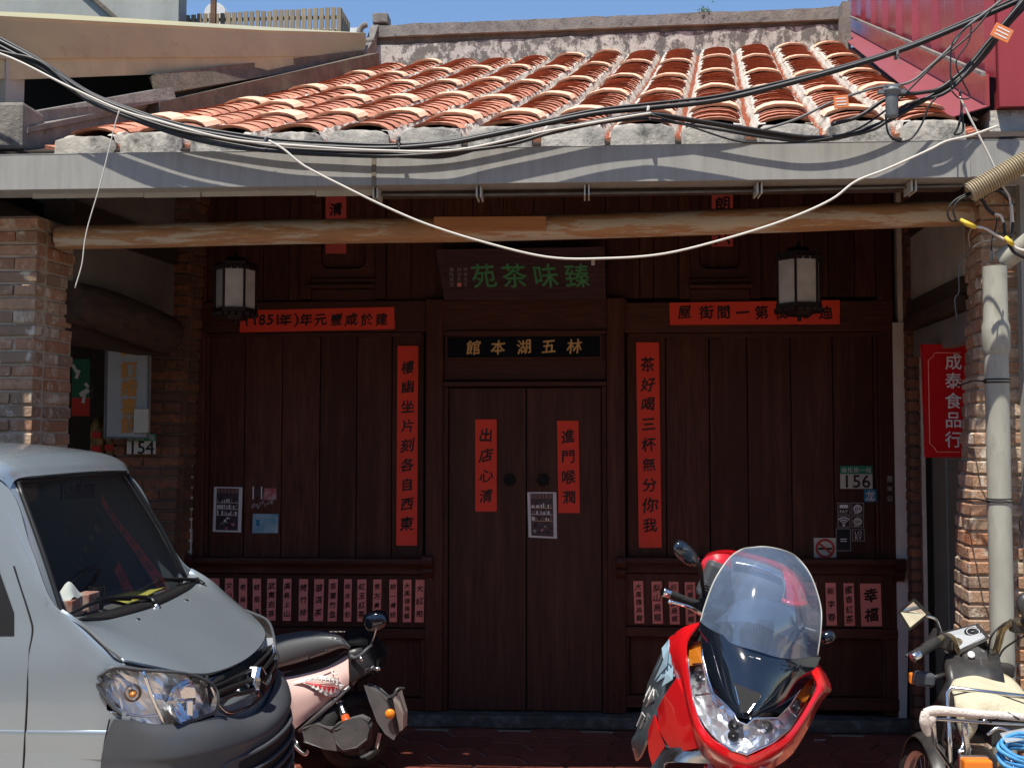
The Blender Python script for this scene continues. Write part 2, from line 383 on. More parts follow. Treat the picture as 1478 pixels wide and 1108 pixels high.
# frame round each planked panel
for a, b in ((282, 620), (897, 1291)):
    lx = (a + b) / 2
    fbox('rail', fx(a), fx(b), fz(480, lx), fz(436, lx), YF - .05, YF + .05, 'wood_rail', bev=.006)
    fbox('moulding', fx(a) + .05, fx(b) - .05, fz(487, lx), fz(480.5, lx), YF - .03, YF + .02, 'wood_rail')
    z1, z0 = fz(803, lx), fz(812, lx)
    fbox('ledge', fx(a + 2), fx(b - 2), z0, z1, YF - .12, YF, 'wood_rail', bev=.012)
    fbox('rail', fx(a), fx(b), fz(826, lx), z0 - .001, YF - .06, YF, 'wood_rail')
    fbox('dado_panel', fx(a), fx(b), fz(903, lx), fz(827, lx), YF - .035, YF + .02, 'wood_dark')
    fbox('rail', fx(a), fx(b), fz(918, lx), fz(904, lx), YF - .06, YF + .02, 'wood_rail')
    fbox('rail', fx(a), fx(b), fz(1020, lx), fz(1003, lx), YF - .06, YF + .02, 'wood_rail')
    k = 3
    for i in range(k):
        xa, xb = fx(a) + (fx(b) - fx(a)) * i / k, fx(a) + (fx(b) - fx(a)) * (i + 1) / k
        fbox('lower_panel', xa + .05, xb - .05, fz(1002, lx), fz(919, lx), YF - .015, YF + .02)
        fbox('stile', xa, xa + .045, fz(1002, lx), fz(919, lx), YF - .055, YF + .02)
    fbox('stile', fx(b) - .045, fx(b), fz(1002, lx), fz(919, lx), YF - .055, YF + .02)
for (px, w) in ((278, 12), (613, 15), (889, 13), (1283, 15)):          # carved scroll ends of the ledges
    b = MB(); x0, x1 = fx(px), fx(px + w); zt, zb = fz(801), fz(834)
    prof = [(YF - .05, zt), (YF - .135, zt), (YF - .15, zt - .03), (YF - .135, zt - .06), (YF - .10, zt - .075), (YF - .115, zt - .10), (YF - .09, zt - .135), (YF - .05, zb)]
    b.prism([(x0, y, z) for y, z in prof], (x1 - x0, 0, 0)); build('scroll_bracket', b, 'wood_rail', front, bevel=.004)
# posts either side of the door and at the ends
zs, zt = fz(1024), 3.62
for a, b in ((616, 641), (876, 902)):
    fbox('post', fx(a), fx(b), zs, fz(432), YF - .075, YF + .05, bev=.008)
fbox('post', fx(282), fx(296), zs, zt, YF - .045, YF + .05, bev=.008)
fbox('post', fx(1268), fx(1291), zs, zt, YF - .045, YF + .05, bev=.008)
# door head
fbox('rail', fx(614), fx(905), fz(478), fz(434), YF - .06, YF + .05, 'wood_rail')
fbox('moulding', fx(641), fx(876), fz(484), fz(478.5), YF - .085, YF + .02, 'wood_rail')
fbox('panel', fx(641), fx(876), fz(549), fz(518), YF - .03, YF + .02, 'wood_rail')
fbox('panel', fx(641), fx(876), fz(517.5), fz(484.5), YF - .03, YF + .02, 'wood_rail')
fbox('moulding', fx(641), fx(876), fz(558), fz(551), YF - .085, YF + .02, 'wood_rail')
fbox('stile', fx(641), fx(648), zs, fz(558.5), YF - .06, YF + .02); fbox('stile', fx(869), fx(876), zs, fz(558.5), YF - .06, YF + .02)
dx = [fx(649), fx(759.2), fx(760.8), fx(868)]
for a, b, kx in ((0, 1, 736), (2, 3, 784)):
    d = fbox('door', dx[a], dx[b], zs + .005, fz(560), YF - .035, YF + .01, 'wood_door', bev=.003)
    c = Vector((fx(kx), YF - .035, fz(692)))
    kb = MB(); kb.lathe([(.001, .012), (.030, .012), (.037, .006), (.04, 0)], c, (0, -1, 0), 16)
    kb.lathe([(.001, .03), (.012, .026), (.015, .012)], c, (0, -1, 0), 12)
    kb.tube([c + Vector((.032 * math.sin(t), -.03 - .006 * math.cos(t), -.028 - .032 * math.cos(t) + .03)) for t in [k * math.pi / 8 for k in range(17)]], .0055, 8)
    mat('old_iron', (.02, .018, .017), .5, .6) if 'old_iron' not in M else 0
    build('knocker', kb, 'old_iron', d, smooth=True, autosmooth=40)
# upper boards
ups = [296, 336, 377, 415, 433, 556, 592, 640, 682, 726, 770, 815, 876, 925, 945, 982, 1100, 1128, 1165, 1200, 1238, 1268]
for a, b in zip(ups, ups[1:]):
    if (a, b) in ((433, 556), (982, 1100)): continue
    fbox('plank', fx(a) + .002, fx(b) - .002, fz(432), zt, YF - .01 - random.uniform(0, .006), YF + .03)
for a, b in ((433, 556), (982, 1100)):                                # framed vents above the side walls
    lx = (a + b) / 2; w_ = 16
    fbox('stile', fx(a), fx(a + 15), fz(432, lx), zt, YF - .05, YF + .03); fbox('stile', fx(b - 15), fx(b), fz(432, lx), zt, YF - .05, YF + .03)
    A, B = a + 15, b - 15
    fbox('panel', fx(A), fx(B), fz(440, lx), fz(418, lx), YF - .02, YF + .03, 'wood_rail')
    fbox('shelf', fx(A - 2), fx(B + 2), fz(417.5, lx), fz(412, lx), YF - .09, YF + .03, 'wood_rail', bev=.006)
    fbox('rail', fx(A), fx(B), fz(411.5, lx), fz(403, lx), YF - .05, YF + .03, 'wood_rail')
    fbox('recess_board', fx(A), fx(B), fz(402, lx), zt, YF + .02, YF + .05)
    # frame with rounded lower corners
    xa, xb, za = fx(A), fx(B), fz(402.5, lx); ia, ib, iz = fx(A + 14), fx(B - 14), fz(389, lx); r = .05
    fr = MB(); c = [(ib, zt), (ib, iz + r)] + [(ib - r + r * math.cos(t), iz + r - r * math.sin(t)) for t in (R(25), R(50), R(75), R(90))]
    c += [(ia + r - r * math.sin(t), iz + r - r * math.cos(t)) for t in (0, R(25), R(50), R(75), R(90))] + [(ia, zt)]
    poly = [(xa, zt), (xa, za), (xb, za), (xb, zt)] + c
    fr.prism([(x, YF - .025, z) for x, z in poly], (0, .04, 0)); build('vent_frame', fr, 'wood_rail', front, bevel=.004)
sl_ = MB(); z0 = 0; 
sl_.box((fx(262), YF - .16, 0), (fx(1318), YF + .1, zs - .004)); build('stone_sill', sl_, 'sill_stone', front, bevel=.012)
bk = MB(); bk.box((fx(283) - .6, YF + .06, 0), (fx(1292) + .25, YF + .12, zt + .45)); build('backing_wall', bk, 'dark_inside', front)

# ================================================================ bricks
def brick_mesh(L, D, H, seed, m):
    rr = random.Random(seed); b = MB(); c = .006
    vs = []
    for z in (0, c, H - c, H):
        i = c if z in (0, H) else 0
        for (x, y) in ((0, 0), (L, 0), (L, D), (0, D)):
            vs.append((x + (i if x == 0 else -i) + rr.uniform(-.003, .003), y + (i if y == 0 else -i) + rr.uniform(-.003, .003), z + rr.uniform(-.002, .002)))
    fs = [(3, 2, 1, 0), (12, 13, 14, 15)]
    for k in range(3):
        for j in range(4): a = k * 4 + j; b2 = k * 4 + (j + 1) % 4; fs.append((a, b2, b2 + 4, a + 4))
    b.add(vs, fs); return b.data('brick', m)
BR = {}
def brick(par, m, p, L, D, rz=0, H=.058):
    key = (m, random.randrange(5))
    if key not in BR: BR[key] = brick_mesh(.22, .1, .058, hash(key[1]) + 5, m)
    o = inst(BR[key], 'brick', par, p, (random.uniform(-.008, .008), 0, rz + random.uniform(-.012, .012)), (L / .22, D / .1, H / .058)); return o
CRS = .0695
def pillar(name, label, x0, x1, y0, y1, z1, side, mats, mort, z0=-.155, lean=None, cat='pillar', front_only=False):
    """brick pillar; side=+1 shows its right flank, -1 its left, 0 none. lean(z)->shift of the flank"""
    t = thing(name, label, cat, (x0 if side < 0 else x1, y0, z0))
    lean = lean or (lambda z: 0)
    sa = math.atan(SK)
    n = int((z1 - z0) / CRS)
    core = MB(); rows = []
    for k in range(n + 1):
        z = z0 + k * CRS; l = lean(z); i = .011
        xa, xb = (x0 + i, x1 - i + l) if side > 0 else (x0 + i + l, x1 - i) if side < 0 else (x0 + i, x1 - i)
        rows.append([(xa, y0 + i, z), (xb, y0 + i, z), (xb + SK * (y1 - y0), y1, z), (xa + SK * (y1 - y0), y1, z)])
    vs = [p for r_ in rows for p in r_]; fs = []
    for k in range(n):
        for j in range(4): a = k * 4 + j; b2 = k * 4 + (j + 1) % 4; fs.append((a, b2, b2 + 4, a + 4))
    fs += [(3, 2, 1, 0), tuple(n * 4 + j for j in range(4))]
    core.add(vs, fs); build('mortar_core', core, mort, t)
    for k in range(n):
        z = z0 + k * CRS + .005; l = lean(z + .03)
        xa, xb = (x0, x1 + l) if side > 0 else (x0 + l, x1) if side < 0 else (x0, x1)
        m = mats(z) if callable(mats) else mats
        # front face
        W = xb - xa; cuts = []; first = .11 if k % 2 else .225
        if side > 0:
            x = xb
            L = first
            while x - xa > .015:
                L2 = min(L, x - xa); cuts.append((x - L2, L2)); x -= L2 + .011; L = .225 if random.random() < .75 else .11
        else:
            x = xa; L = first
            while xb - x > .015:
                L2 = min(L, xb - x); cuts.append((x, L2)); x += L2 + .011; L = .225 if random.random() < .75 else .11
        for (xx, LL) in cuts: brick(t, m, (xx, y0 + random.uniform(-.006, .004), z), LL, .1)
        if side and not front_only:
            # flank bricks, running back along the skew
            s = .11 if not k % 2 else .225
            s = {.11: .225, .225: .11}[.225 if k % 2 else .11] if False else (.11 if k % 2 == 0 else .11)
            pos = .111 + .002; L = .225 if k % 2 else .11
            D = (y1 - y0) - pos
            while D > .03:
                L2 = min(L, D); xx = (xb if side > 0 else xa) + SK * (pos)
                if side > 0:      # brick's long side along +y, outer face at x = xx
                    brick(t, m, (xx + random.uniform(-.004, .005), y0 + pos, z), L2, .1, R(90) - sa)
                else:
                    brick(t, m, (xx + SK * L2 + random.uniform(-.005, .004), y0 + pos + L2, z), L2, .1, R(-90) - sa)
                pos += L2 + .011; D -= L2 + .011; L = .225 if random.random() < .7 else .11
    return t
# left street pillar
xl = P(52, 450, 5.86).x
pL = pillar('brick_pillar', 'weathered brick pillar at the left edge, patched with lime, behind the van roof', xl - .62, xl, 5.86, 6.22, 3.02, 1,
            lambda z: 'brick_lime' if (1.2 < z < 2.65 and random.random() < .75) else 'brick', 'mortar', lean=lambda z: -.02 * (2.9 - z) / 1.0 * .6)
# left rear pier
xr = P(270, 500, 7.42).x
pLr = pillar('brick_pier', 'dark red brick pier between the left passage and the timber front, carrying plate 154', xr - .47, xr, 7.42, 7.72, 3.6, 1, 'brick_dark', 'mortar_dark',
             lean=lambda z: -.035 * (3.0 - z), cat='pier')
# right street pillar
xR = P(1385, 450, 5.92).x; xP = P(1417, 450, 5.86).x
pR = pillar('brick_pillar', 'rough brick pillar at the right edge with old lime on it, beside the drainpipe', xP, xP + .50, 5.86, 6.22, 3.05, -1,
            lambda z: 'brick_lime' if (z > 1.7 or random.random() < .8) else 'brick', 'mortar', lean=lambda z: -.085 * min(1, max(0, (2.45 - z) / 1.2)) - .02 * min(1, max(0, (1.25 - z))))
xq = P(1314, 700, 7.42).x
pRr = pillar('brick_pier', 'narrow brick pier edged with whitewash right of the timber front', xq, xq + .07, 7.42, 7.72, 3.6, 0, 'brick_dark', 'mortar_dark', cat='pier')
# whitewashed strips next to the timber
b = MB(); x0 = fx(282) - .005
b.prism([(x0, YF - .06, fz(470)), (x0 - .05, YF - .06, fz(470)), (P(262, 820, 7.64).x, YF - .06, fz(825)), (P(260, 1010, 7.64).x, YF - .06, 0), (x0, YF - .06, 0)], (0, .1, 0))
build('whitewash_strip', b, 'whitewash', pLr)
b = MB(); x1 = fx(1292)
b.prism([(x1 + .03, YF - .03, fz(470)), (x1 + .075, YF - .03, fz(470)), (x1 + .075, YF - .03, 4.0), (x1 + .03, YF - .03, 4.0)], (0, .08, 0))
b.prism([(x1 - .012, YF - .06, fz(470)), (P(1311, 470, 7.64).x, YF - .06, fz(470)), (P(1313, 820, 7.64).x, YF - .06, fz(820)), (P(1308, 1030, 7.64).x, YF - .06, 0), (x1 - .012, YF - .06, 0)], (0, .1, 0))
build('whitewash_strip', b, 'whitewash', pRr)
b = MB(); b.box((P(1331, 700, 7.4).x, 7.4, 0), (P(1334, 700, 7.4).x + .01, 7.6, 2.6)); build('mortar_edge', b, 'plaster', pRr)

# ================================================================ side openings and neighbours' arcades
wl = thing('party_wall', 'dark wall and old beams over the left side passage of the arcade', 'wall', (xl, 6.2, 2.4))
def skbox(name, xa, xb, ya, yb, za, zb, m, par, bev=.004, sk=SK):
    b = MB(); b.box((xa, ya, za), (xb, yb, zb), skew=sk); return build(name, b, m, par, bevel=bev)
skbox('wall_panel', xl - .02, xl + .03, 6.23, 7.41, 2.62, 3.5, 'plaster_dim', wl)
skbox('beam', xl - .12, xl + .05, 6.18, 7.41, 2.95, 3.12, 'wood_old', wl)
skbox('lintel', xl - .16, xl + .02, 6.16, 7.36, 2.36, 2.47, 'wood_old', wl)
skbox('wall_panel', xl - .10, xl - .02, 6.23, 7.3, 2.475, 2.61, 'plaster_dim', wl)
b = MB(); lg = [P(96, 435, 6.15), P(160, 452, 6.55), P(238, 482, 7.1)]
b.tube(lg, [.115, .125, .12], 18, smooth=4); b.lathe([(.12, 0), (.115, .03), (.09, .05), (.04, .06), (.001, .062)], lg[-1], (lg[-1] - lg[-2]), 18)
tag(build('log_beam', b, 'wood_old', smooth=True, autosmooth=50), 'thick dark old log with a rounded end sticking out above the left passage', 'beam')
wr = thing('party_wall', 'pale panel and sloping dark beam over the right side passage of the arcade', 'wall', (xR, 6.2, 2.4))
def qx(px, py, Y): return P(px, py, Y)
xw = P(1386, 450, 6.24).x + .03
skbox('wall_panel', xw, xw + .05, 6.26, 7.41, 2.68, 3.08, 'plaster', wr, sk=.035)
skbox('upper_boards', xw - .01, xw + .06, 6.26, 7.41, 3.085, 3.6, 'wood_old', wr, sk=.035)
skbox('beam', xw - .03, xw + .10, 6.26, 7.41, 2.585, 2.675, 'wood_old', wr, sk=.035)
skbox('beam', xw - .05, xw + .10, 6.26, 7.41, 2.50, 2.58, 'wood_old', wr, sk=.035)
skbox('wall_panel', xw + .01, xw + .08, 6.26, 7.41, 2.335, 2.495, 'plaster_dim', wr, sk=.035)
pst = thing('door_frame', 'dark post and grey door edge inside the right side passage', 'door frame', (P(1340, 800, 7.9).x, 7.9, 0))
b = MB(); b.box((P(1333, 800, 7.9).x, 7.88, 0), (P(1346, 800, 7.9).x, 7.98, 2.5)); build('post', b, 'wood_dark', pst)
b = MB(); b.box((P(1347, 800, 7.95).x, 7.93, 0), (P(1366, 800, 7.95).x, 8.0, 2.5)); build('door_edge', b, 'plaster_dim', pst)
# neighbours
for sgn, lab, xa, xb in ((-1, 'shaded arcade and wall of the neighbouring shop through the left passage', -8, xr - .3), (1, 'shaded grey wall of the neighbouring shop through the right passage', P(1366, 800, 8.1).x, 8)):
    nb = thing('neighbour_shop', lab, 'shop', ((xa + xb) / 2, 8.1, 0))
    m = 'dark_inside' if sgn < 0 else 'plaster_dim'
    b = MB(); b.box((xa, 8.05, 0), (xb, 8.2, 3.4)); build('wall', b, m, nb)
    b = MB(); b.box((xa, 5.7, 3.12), (xb - .3 if sgn < 0 else xb, 8.2, 3.2)) if sgn < 0 else b.box((xR + .2, 5.9, 3.12), (xb, 8.2, 3.2)); build('ceiling', b, 'ceiling_wood', nb)
    x_out = -8 if sgn < 0 else 7.9
    b = MB(); b.box((x_out, 5.7, 0), (x_out + .1, 8.2, 3.2)); build('end_wall', b, m, nb)
    if sgn < 0:
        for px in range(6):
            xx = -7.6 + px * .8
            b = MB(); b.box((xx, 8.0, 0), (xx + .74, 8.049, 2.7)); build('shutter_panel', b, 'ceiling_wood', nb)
# street fronts beyond the frame: a plain pillar further along on each side
for x, lab in ((-6.4, 'brick pillar of the next shop along the arcade on the left'), (5.4, 'brick pillar of the next shop along the arcade on the right')):
    t = thing('brick_pillar', lab, 'pillar', (x, 5.86, 0)); b = MB(); b.box((x, 5.86, -.155), (x + .5, 6.25, 3.1)); build('brick_core', b, 'brick', t)
# ================================================================ the roof
YE, YR = 5.66, 11.15
SL = .385
def rz_(Y, x=-1.): return 3.325 + SL * (Y - 5.7) - .05 * math.sin(math.pi * min(1, max(0, (Y - YE) / (YR - YE)))) + (.03 + .030 * (x + 2)) * (Y - 5.7) / 5.45
def rx(x, Y): return x + SK * (Y - 5.7)
xv0, xv1 = -2.645, 1.845
NC = 13; SP = (xv1 - xv0) / NC
house = thing('tiled_roof', 'red clay tile roof with lime mortar bands sloping down to the eave', 'roof', (0, 5.7, 3.2))
# boarding beneath
b = MB(); N = 12
vs = []; fs = []
for k in range(N + 1):
    Y = YE - .02 + (YR + .3 - YE) * k / N
    for x in (xv0 - .45, xv1 + .45): vs += [(rx(x, Y), Y, rz_(Y, x) - .05), (rx(x, Y), Y, rz_(Y, x) - .10)]
for k in range(N):
    a = k * 4; c = a + 4
    fs += [(a, a + 2, c + 2, c), (a + 1, c + 1, c + 3, a + 3), (a, c, c + 1, a + 1), (a + 2, a + 3, c + 3, c + 2)]
fs += [(0, 1, 3, 2), (N * 4, N * 4 + 2, N * 4 + 3, N * 4 + 1)]
b.add(vs, fs); build('boarding', b, 'ceiling_wood', house)
for k in range(12):                                  # rafters under it
    x = xv0 + .2 + k * .37; b = MB()
    b.prism([(x, 5.62, rz_(5.62) - .18), (x, 5.62, rz_(5.62) - .102), (rx(x, 8.6) - SK * -.0, 8.6, rz_(8.6) - .102), (rx(x, 8.6), 8.6, rz_(8.6) - .18)], (.05, 0, 0))
    build('rafter', b, 'wood_old', house)
TW, TH_, TL = .262, .044, .22
def tile_mesh(w, h, L, th, mats, seed=0, rim=None, drop=.004):
    rr = random.Random(seed); b = MB(); n = 7; ring = []
    for k in range(n + 1):
        a = math.pi * (.5 - k / n) * .94
        ring.append((math.sin(a) * w / 2 * -1 if False else -math.sin(a) * w / 2, (math.cos(a)) * h))
    jit = [rr.uniform(-.002, .002) for _ in ring]
    vs = []
    for (y, dz) in ((0, 0), (L, drop * -1)):
        for k, (x, z) in enumerate(ring): vs.append((x, y, z + dz + jit[k]))
        for k, (x, z) in enumerate(ring): vs.append((x * .97, y + (.022 if y == 0 else 0), z + dz - th + jit[k]))
    m = n + 1; fs = []; mi = []
    for k in range(n):
        fs.append((k, k + 1, 2 * m + k + 1, 2 * m + k)); mi.append(0)           # top
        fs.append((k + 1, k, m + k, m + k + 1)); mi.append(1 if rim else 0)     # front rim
        fs.append((m + k, 3 * m + k, 3 * m + k + 1, m + k + 1)); mi.append(0)
    b.add(vs, fs); b.m = mi
    return b.data('roof_tile', mats if rim else mats[0])
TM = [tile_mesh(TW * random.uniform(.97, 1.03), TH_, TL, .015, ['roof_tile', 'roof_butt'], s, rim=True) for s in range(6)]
BM = [tile_mesh(TW * 1.05, TH_ + .008, .20, .020, ['roof_tile_light', 'lime'], s + 20, rim=True, drop=.0) for s in range(5)]
SLA = math.atan(SL)
EXPO = .122
tiles_near = []; rest = MB(); pans = MB(); pan_objs = 0
allt = []
for c in range(NC):
    x = xv0 + SP * (c + .5)
    Y = YE + .08; k = random.randint(4, 7)
    while Y < YR - .03:
        band = (k % 10 == 9)
        allt.append((Y, x + random.uniform(-.004, .004), band)); Y += (.15 if band else EXPO * random.uniform(.93, 1.07)) ; k += 1
        if band: k = 0 if random.random() < .8 else 1
allt.sort()
cnt = 0
for (Y, x, band) in allt:
    z = rz_(Y, x) + .012
    loc = Vector((rx(x, Y), Y, z)); rot = (SLA - .060 + random.uniform(-.016, .016), random.uniform(-.02, .02), -math.atan(SK) + random.uniform(-.02, .02))
    if band:
        inst(random.choice(BM), 'mortared_tile', house, loc + Vector((0, -.01, .006)), (SLA - .02, 0, rot[2]))
    elif cnt < 300:
        inst(random.choice(TM), 'roof_tile', house, loc, rot); cnt += 1
    else:
        me = random.choice(TM); mt = Matrix.Translation(loc) @ Euler(rot).to_matrix().to_4x4()
        rest.add([mt @ v.co for v in me.vertices], [tuple(p.vertices) for p in me.polygons]); rest.m[-len(me.polygons):] = [p.material_index for p in me.polygons]
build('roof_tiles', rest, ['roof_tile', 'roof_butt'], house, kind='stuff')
# troughs between the columns: stepped pan tiles
for c in range(NC + 1):
    x = xv0 + SP * c; Y = YE + .03; w_ = .05
    while Y < YR:
        z = rz_(Y, x) - .035; mt = Matrix.Translation((rx(x, Y), Y, z)) @ Euler((SLA - .12 + random.uniform(-.02, .02), 0, -math.atan(SK))).to_matrix().to_4x4()
        vs = [(-w_, 0, .012), (0, 0, 0), (w_, 0, .012), (w_, .14, .012), (0, .14, 0), (-w_, .14, .012), (-w_, 0, -.008), (0, 0, -.02), (w_, 0, -.008)]
        pans.add([mt @ Vector(v) for v in vs], [(0, 1, 4, 5), (1, 2, 3, 4), (6, 7, 1, 0), (7, 8, 2, 1)]); Y += .085
build('pan_tiles', pans, 'roof_tile', house, kind='stuff')
# lime beds along each side of the columns, ragged at every tile
for c in range(NC):
    b = MB()
    for sd in (-1, 1):
        xc = xv0 + SP * (c + .5); Y = YE + .04; rows = []
        while Y < YR:
            for f in (0, .45, .9):
                Yq = Y + f * EXPO; j = random.uniform(-.008, .008) + (.014 if f == .45 else 0); xo = sd * (TW / 2 - .006)
                zt_ = rz_(Yq, xc) + random.uniform(.008, .026)
                rows.append([(rx(xc + xo - sd * .03, Yq), Yq, zt_ + .004), (rx(xc + xo + sd * (.004 + j * .5), Yq), Yq, zt_),
                             (rx(xc + xo + sd * (.018 + j), Yq), Yq, rz_(Yq, xc) - .02), (rx(xc + xo + sd * (.024 + j), Yq), Yq, rz_(Yq, xc) - .06)])
            Y += EXPO
        o = len(b.v); vs = [p for r_ in rows for p in r_]; fs = []
        for i in range(len(rows) - 1):
            for j in range(3):
                a = i * 4 + j; q = (a, a + 1, a + 5, a + 4); fs.append(q if sd > 0 else q[::-1])
        b.add(vs, fs)
    build('lime_bed', b, 'lime', house)
# rounded plaster ends along the eave
for c in range(NC):
    xc = xv0 + SP * (c + .5) + random.uniform(-.01, .01); b = MB(); w_ = SP * random.uniform(.415, .455); hh = random.uniform(.118, .14)
    rows = []
    for (dy, s, zz) in ((0, .93, -.012), (.012, 1, 0), (.06, 1.0, .004), (.13, .98, .0)):
        row = []
        for k in range(11):
            t = -1 + 2 * k / 10; row.append((xc + t * w_ * s * .97, YE - .035 + dy, 3.205 + (hh + zz) * (1 - abs(t) ** 5 * .2) + random.uniform(-.004, .004)))
        rows.append([(row[0][0] - .008, row[0][1], 3.165)] + row + [(row[-1][0] + .008, row[-1][1], 3.165)])
    o = 0; vs = [p for r_ in rows for p in r_]; n = 13; fs = []
    for i in range(3):
        for k in range(n - 1): a = i * n + k; fs.append((a, a + 1, a + n + 1, a + n))
    fs.append(tuple(range(n))[::-1]); b.add(vs, fs)
    build('eave_end', b, 'eave_plaster', house, smooth=True, autosmooth=50, loc=(xc, YE, 3.2))
b = MB(); b.box((xv0 - .05, YE + .0, 3.13), (xv1 + .25, YE + .12, 3.22)); build('eave_board', b, 'lime', house)
# ---- left verge with its thin coping
vp = [P(30, 187, 5.66), P(110, 171, 6.2), P(228, 146, 7.2), P(370, 112, 8.7), P(470, 92, 10.0), P(512, 82, 10.7), P(530, 66, 10.95), P(541, 38, 11.1)]
b = MB(); pv = crom(vp, 6); vs = []; fs = []
for p in pv: vs += [p + Vector((-.035, 0, .012)), p + Vector((.035, 0, .012)), p + Vector((.035, 0, -.018)), p + Vector((.02, 0, -.025)), p + Vector((.02, 0, -.22)), p + Vector((-.035, 0, -.22))]
n = len(pv)
for i in range(n - 1):
    for k in range(6): a = i * 6 + k; c = i * 6 + (k + 1) % 6; fs.append((a, c, c + 6, a + 6))
fs += [tuple(range(6))[::-1], tuple((n - 1) * 6 + k for k in range(6))]
b.add(vs, fs); build('verge_coping', b, 'ridge_grey', house)
# ---- ridge
rd = thing('ridge_wall', 'weathered grey ridge wall with a white cracked band along the top of the tiles', 'ridge', (0, 11.2, 5.4))
def ridgeband(name, pxl, pxr, yl0, yl1, yr0, yr1, Y, d, m):
    a, b2, c, e = P(pxl, yl1, Y), P(pxr, yr1, Y + .0), P(pxr, yr0, Y), P(pxl, yl0, Y)
    b = MB(); n = 40; vs = []; fs = []
    for i in range(n + 1):
        t = i / n; lo = a.lerp(b2, t); hi = e.lerp(c, t); j = random.uniform(-.008, .008)
        vs += [lo + Vector((0, j, 0)), hi + Vector((0, j, random.uniform(-.006, .006))), hi + Vector((0, d, 0)), lo + Vector((0, d, 0))]
    for i in range(n):
        for k in range(4): q = i * 4 + k; w2 = i * 4 + (k + 1) % 4; fs.append((q, q + 4, w2 + 4, w2))
    fs += [(0, 1, 2, 3), (n * 4 + 3, n * 4 + 2, n * 4 + 1, n * 4)]
    b.add(vs, fs); return build(name, b, m, rd)
ridgeband('white_band', 541, 1217, 66, 112, 35, 84, 11.13, .3, 'ridge_white')
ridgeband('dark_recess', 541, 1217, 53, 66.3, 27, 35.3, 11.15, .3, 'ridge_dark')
ridgeband('coping', 540, 1218, 37, 53.3, 10, 27.3, 11.10, .4, 'ridge_grey')
b = MB(); b.obox(P(551, 31, 11.2), (.075, .1, .05)); build('end_block', b, 'ridge_grey', rd, bevel=.01)
b = MB(); sp = []
for k in range(20):
    t = k / 19; a = R(100 + 210 * t); sp.append(P(532 + 0, 48, 11.0) + Vector((.09 * math.cos(a), 0, .085 * math.sin(a))))
b.tube(sp, .03, 8); build('scroll_end', b, 'ridge_grey', rd, smooth=True)
b = MB(); b.box((P(1214, 30, 11.0).x, 10.95, 5.3), (P(1226, 30, 11.0).x, 11.4, P(1220, 5, 11).z)); build('end_pier', b, 'ridge_grey', rd)
pl = MB(); rr = random.Random(3)
cpt = P(1017, 18, 11.1)
for k in range(60):
    p = cpt + Vector((rr.gauss(0, .035), rr.gauss(0, .03), abs(rr.gauss(.0, .022)))); q = Euler((rr.uniform(0, 6), rr.uniform(0, 6), 0)).to_matrix()
    pl.add([p + q @ Vector(v) for v in ((-.012, 0, 0), (0, .006, 0), (.014, 0, 0), (0, -.006, 0))], [(0, 1, 2, 3)])
tag(build('weed', pl, 'leaf', loc=cpt), 'tiny green weed growing on top of the ridge coping', 'plant')

# ================================================================ gutter along the eave
mat('gutter_stain', (.20, .17, .13), .7, var=(.10, .08, .06), vscale=14)
gut = thing('gutter', 'long grey painted box gutter along the eave above the porch', 'gutter', (0, 5.46, 3.05))
YG = 5.46
def gz(py, px): return P(px, py, YG).z
zT, zB = gz(213, 700), gz(265, 700)
segs = [(-330, 539), (540.5, 689), (690, 1400), (1401, 1600)]
for k, (a, c) in enumerate(segs):
    x0, x1 = P(a, 240, YG).x, P(c, 240, YG).x; b = MB()
    y1 = YG + .17; t = .004
    pr = [(YG, zT), (YG, zB), (y1, zB), (y1, zT - .03), (y1 - t, zT - .03), (y1 - t, zB + t), (YG + t, zB + t), (YG + t, zT - .008), (YG + .014, zT - .008), (YG + .014, zT)]
    b.prism([(x0, y, z) for y, z in pr], (x1 - x0, 0, 0)); build('gutter_length', b, 'gutter_paint', gut, bevel=.002)
for px in (539.7,):
    b = MB(); x = P(px, 240, YG).x; b.box((x - .011, YG - .0025, zB - .004), (x + .011, YG + .01, zT - .004)); build('joint', b, 'gutter_stain', gut)
for px in (847, 1098, 540, 690, 1322):
    b = MB(); x = P(px, 270, YG).x; b.box((x - .013, YG + .03, zB - .055), (x - .006, YG + .16, zB - .003)); b.box((x + .006, YG + .03, zB - .055), (x + .013, YG + .16, zB - .003)); build('hanger', b, 'strip_white', gut)
st = thing('edge_strip', 'row of pale painted strips below the left half of the gutter', 'trim', (-1.5, 5.6, 3.0))
for a, c in ((47, 207), (208, 289), (291, 455), (456, 538)):
    p0, p1 = P(a, 280, 5.56), P(c, 280, 5.56); b = MB(); z0 = P(300, 284, 5.56).z + random.uniform(-.004, .004); z1 = P(300, 273, 5.56).z
    b.box((p0.x, 5.56, z0), (p1.x, 5.57, z1)); b.box((p0.x, 5.571, z1 - .006), (p1.x, 5.64, z1)); build('strip', b, 'strip_white', st)
b = MB(); b.box((P(541, 278, 5.6).x, 5.6, P(900, 277, 5.6).z), (P(1390, 278, 5.6).x, 5.7, P(900, 264, 5.6).z)); tag(build('fascia_board', b, 'wood_old', bevel=.003), 'weathered brown board behind the right half of the gutter', 'board')
b = MB(); b.tube([P(541, 281, 5.57), P(700, 281, 5.57), P(1060, 276, 5.57), P(1390, 268, 5.57)], .006, 6); tag(build('thin_pipe', b, 'box_grey'), 'thin dark pipe running just under the fascia board', 'pipe')

